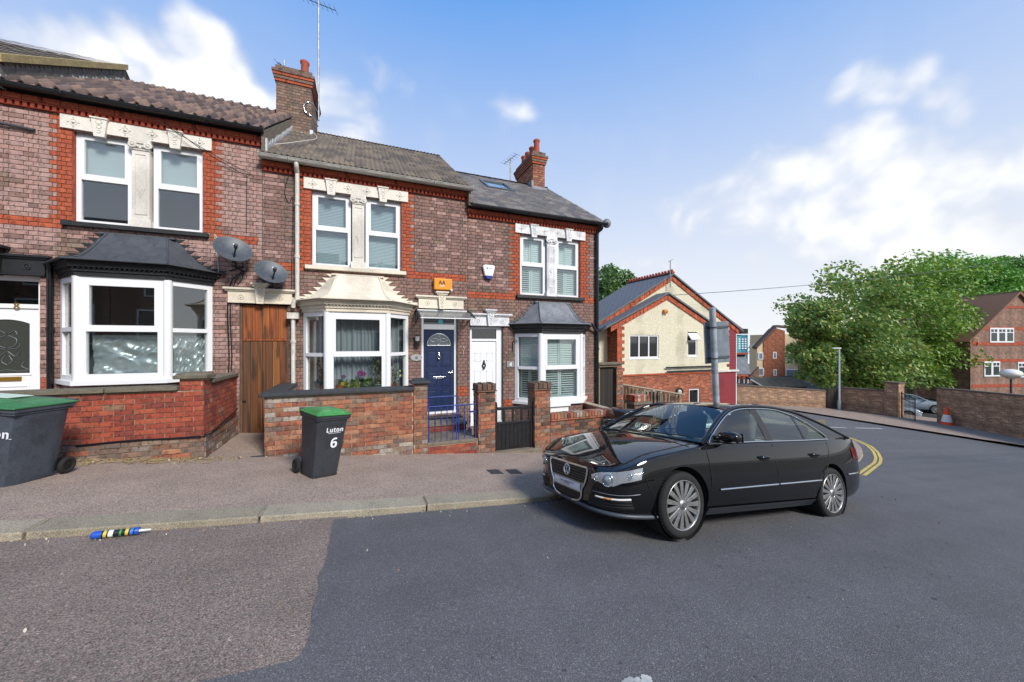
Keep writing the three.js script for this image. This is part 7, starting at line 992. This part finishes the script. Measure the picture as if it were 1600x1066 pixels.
tree('lime_tree', 'large lime tree with yellowing leaves behind the street lamp', 1325, 508, 31, 84, 100, 40000, .24, limeLeaf, 201, 'trees behind the brown walls', -4.1, [[-88, 0, 0, .3], [-70, -55, 1, .34], [20, -60, 20, .6]]);
tree('broadleaf_tree', 'broad tree with yellow green leaves above the gate pier', 1425, 500, 35, 84, 98, 38000, .24, [...mid, '#87963a'], 202, 'trees behind the brown walls', -4.1, [[30, -60, 0, .5]]);
tree('broadleaf_tree', 'bright green tree beside the brown brick gabled building', 1482, 555, 38, 52, 66, 26000, .22, bright, 203, 'trees behind the brown walls', -4.2);
tree('broadleaf_tree', 'tall bright green tree behind the gabled building, next to the broad yellow green one', 1495, 462, 50, 66, 62, 22000, .34, bright, 204, 'trees behind the brown walls', -5);
tree('broadleaf_tree', 'dark green tree showing above the roof of the gabled building', 1572, 446, 58, 62, 42, 18000, .38, [...deep, ...bright], 205, 'trees behind the brown walls', -5);
tree('broadleaf_tree', 'dark green tree at the far end of the row behind the gabled building', 1650, 440, 62, 60, 40, 12000, .4, deep, 206, 'trees behind the brown walls', -5);
tree('hedge_tree', 'low dense green bush behind the parked silver cars', 1440, 606, 44, 64, 30, 14000, .3, deep, 207, 'trees behind the brown walls', -4.6);
tree('broadleaf_tree', 'dark green tree showing between the end house and the cream gables', 962, 470, 30, 44, 52, 16000, .22, deep, 208, null, -4);
tree('hedge_tree', 'dark trees on the hill beside the far tower block', 1196, 548, 150, 22, 16, 2500, .9, deep, 209, null, -12);
// ------------------------------------------------------------------ houses across the street, mirrored in the windows and the car
for (let i = 0; i < 4; i++) {
  const x = -15 + i * 5.4, y = roadY(x, 1) - .1, h = thing('opposite_house', ['brick house with a dark roof across the street, the one farthest up the hill', 'brick house with a white boarded gable across the street', 'rendered house with a dark roof across the street', 'brick house with a dark roof across the street, the one lowest on the hill'][i], 'house', [x, y, 10]);
  new Kit().box(-2.68, 2.68, -1, 5.3, 0, 7).to(h, 'wall', i === 2 ? rendCream : brickSheet); const rf = new Kit(); rf.poly([[-.3, 5.2], [3.5, 7.9], [7.3, 5.2]], 5.3, new THREE.Matrix4().makeBasis(new THREE.Vector3(0, 0, 1), new THREE.Vector3(0, 1, 0), new THREE.Vector3(-1, 0, 0)).setPosition(2.65, 0, 0)); rf.to(h, 'roof', mat('#43403f', .9)); if (i !== 2) { new Kit().poly([[-1.9, 5.0], [1.9, 5.0], [0, 7.2]], .5, T(0, 0, -.4)).to(h, 'gable', brickSheet); for (const s of [-1, 1]) new Kit().add(new THREE.BoxGeometry(2.95, .22, .08), T(s * .97, 6.1, -.46, 0, 0, -s * .86)).to(h, 'bargeboard', M.upvc); }
  for (const [a, b, c, d] of [[-1.3, -.1, 3.2, 4.7], [.1, 1.3, 3.2, 4.7], [-1.6, .4, .9, 2.5], [1.2, 2.1, .1, 2.2]]) { const w = new Kit().box(a, b, c, d, -.06, .05).to(h, 'window', M.upvc); new Kit().box(a + .08, b - .08, c + .08, d - .08, -.08, -.06).to(w, 'pane', c < .5 ? mat('#6b4a2c', .5) : mat('#2c3236', .1)); }
}
structure('opposite_pavement', new Kit().box(-18, 8, -.2, .02, 6.2, 10).geo().applyMatrix4(T(0, .1, 0, 0, 0, -.095)), mat('#a99d97', .92, { map: sized(pavementTex, 1.4) }));
renderer.render(scene, camera);
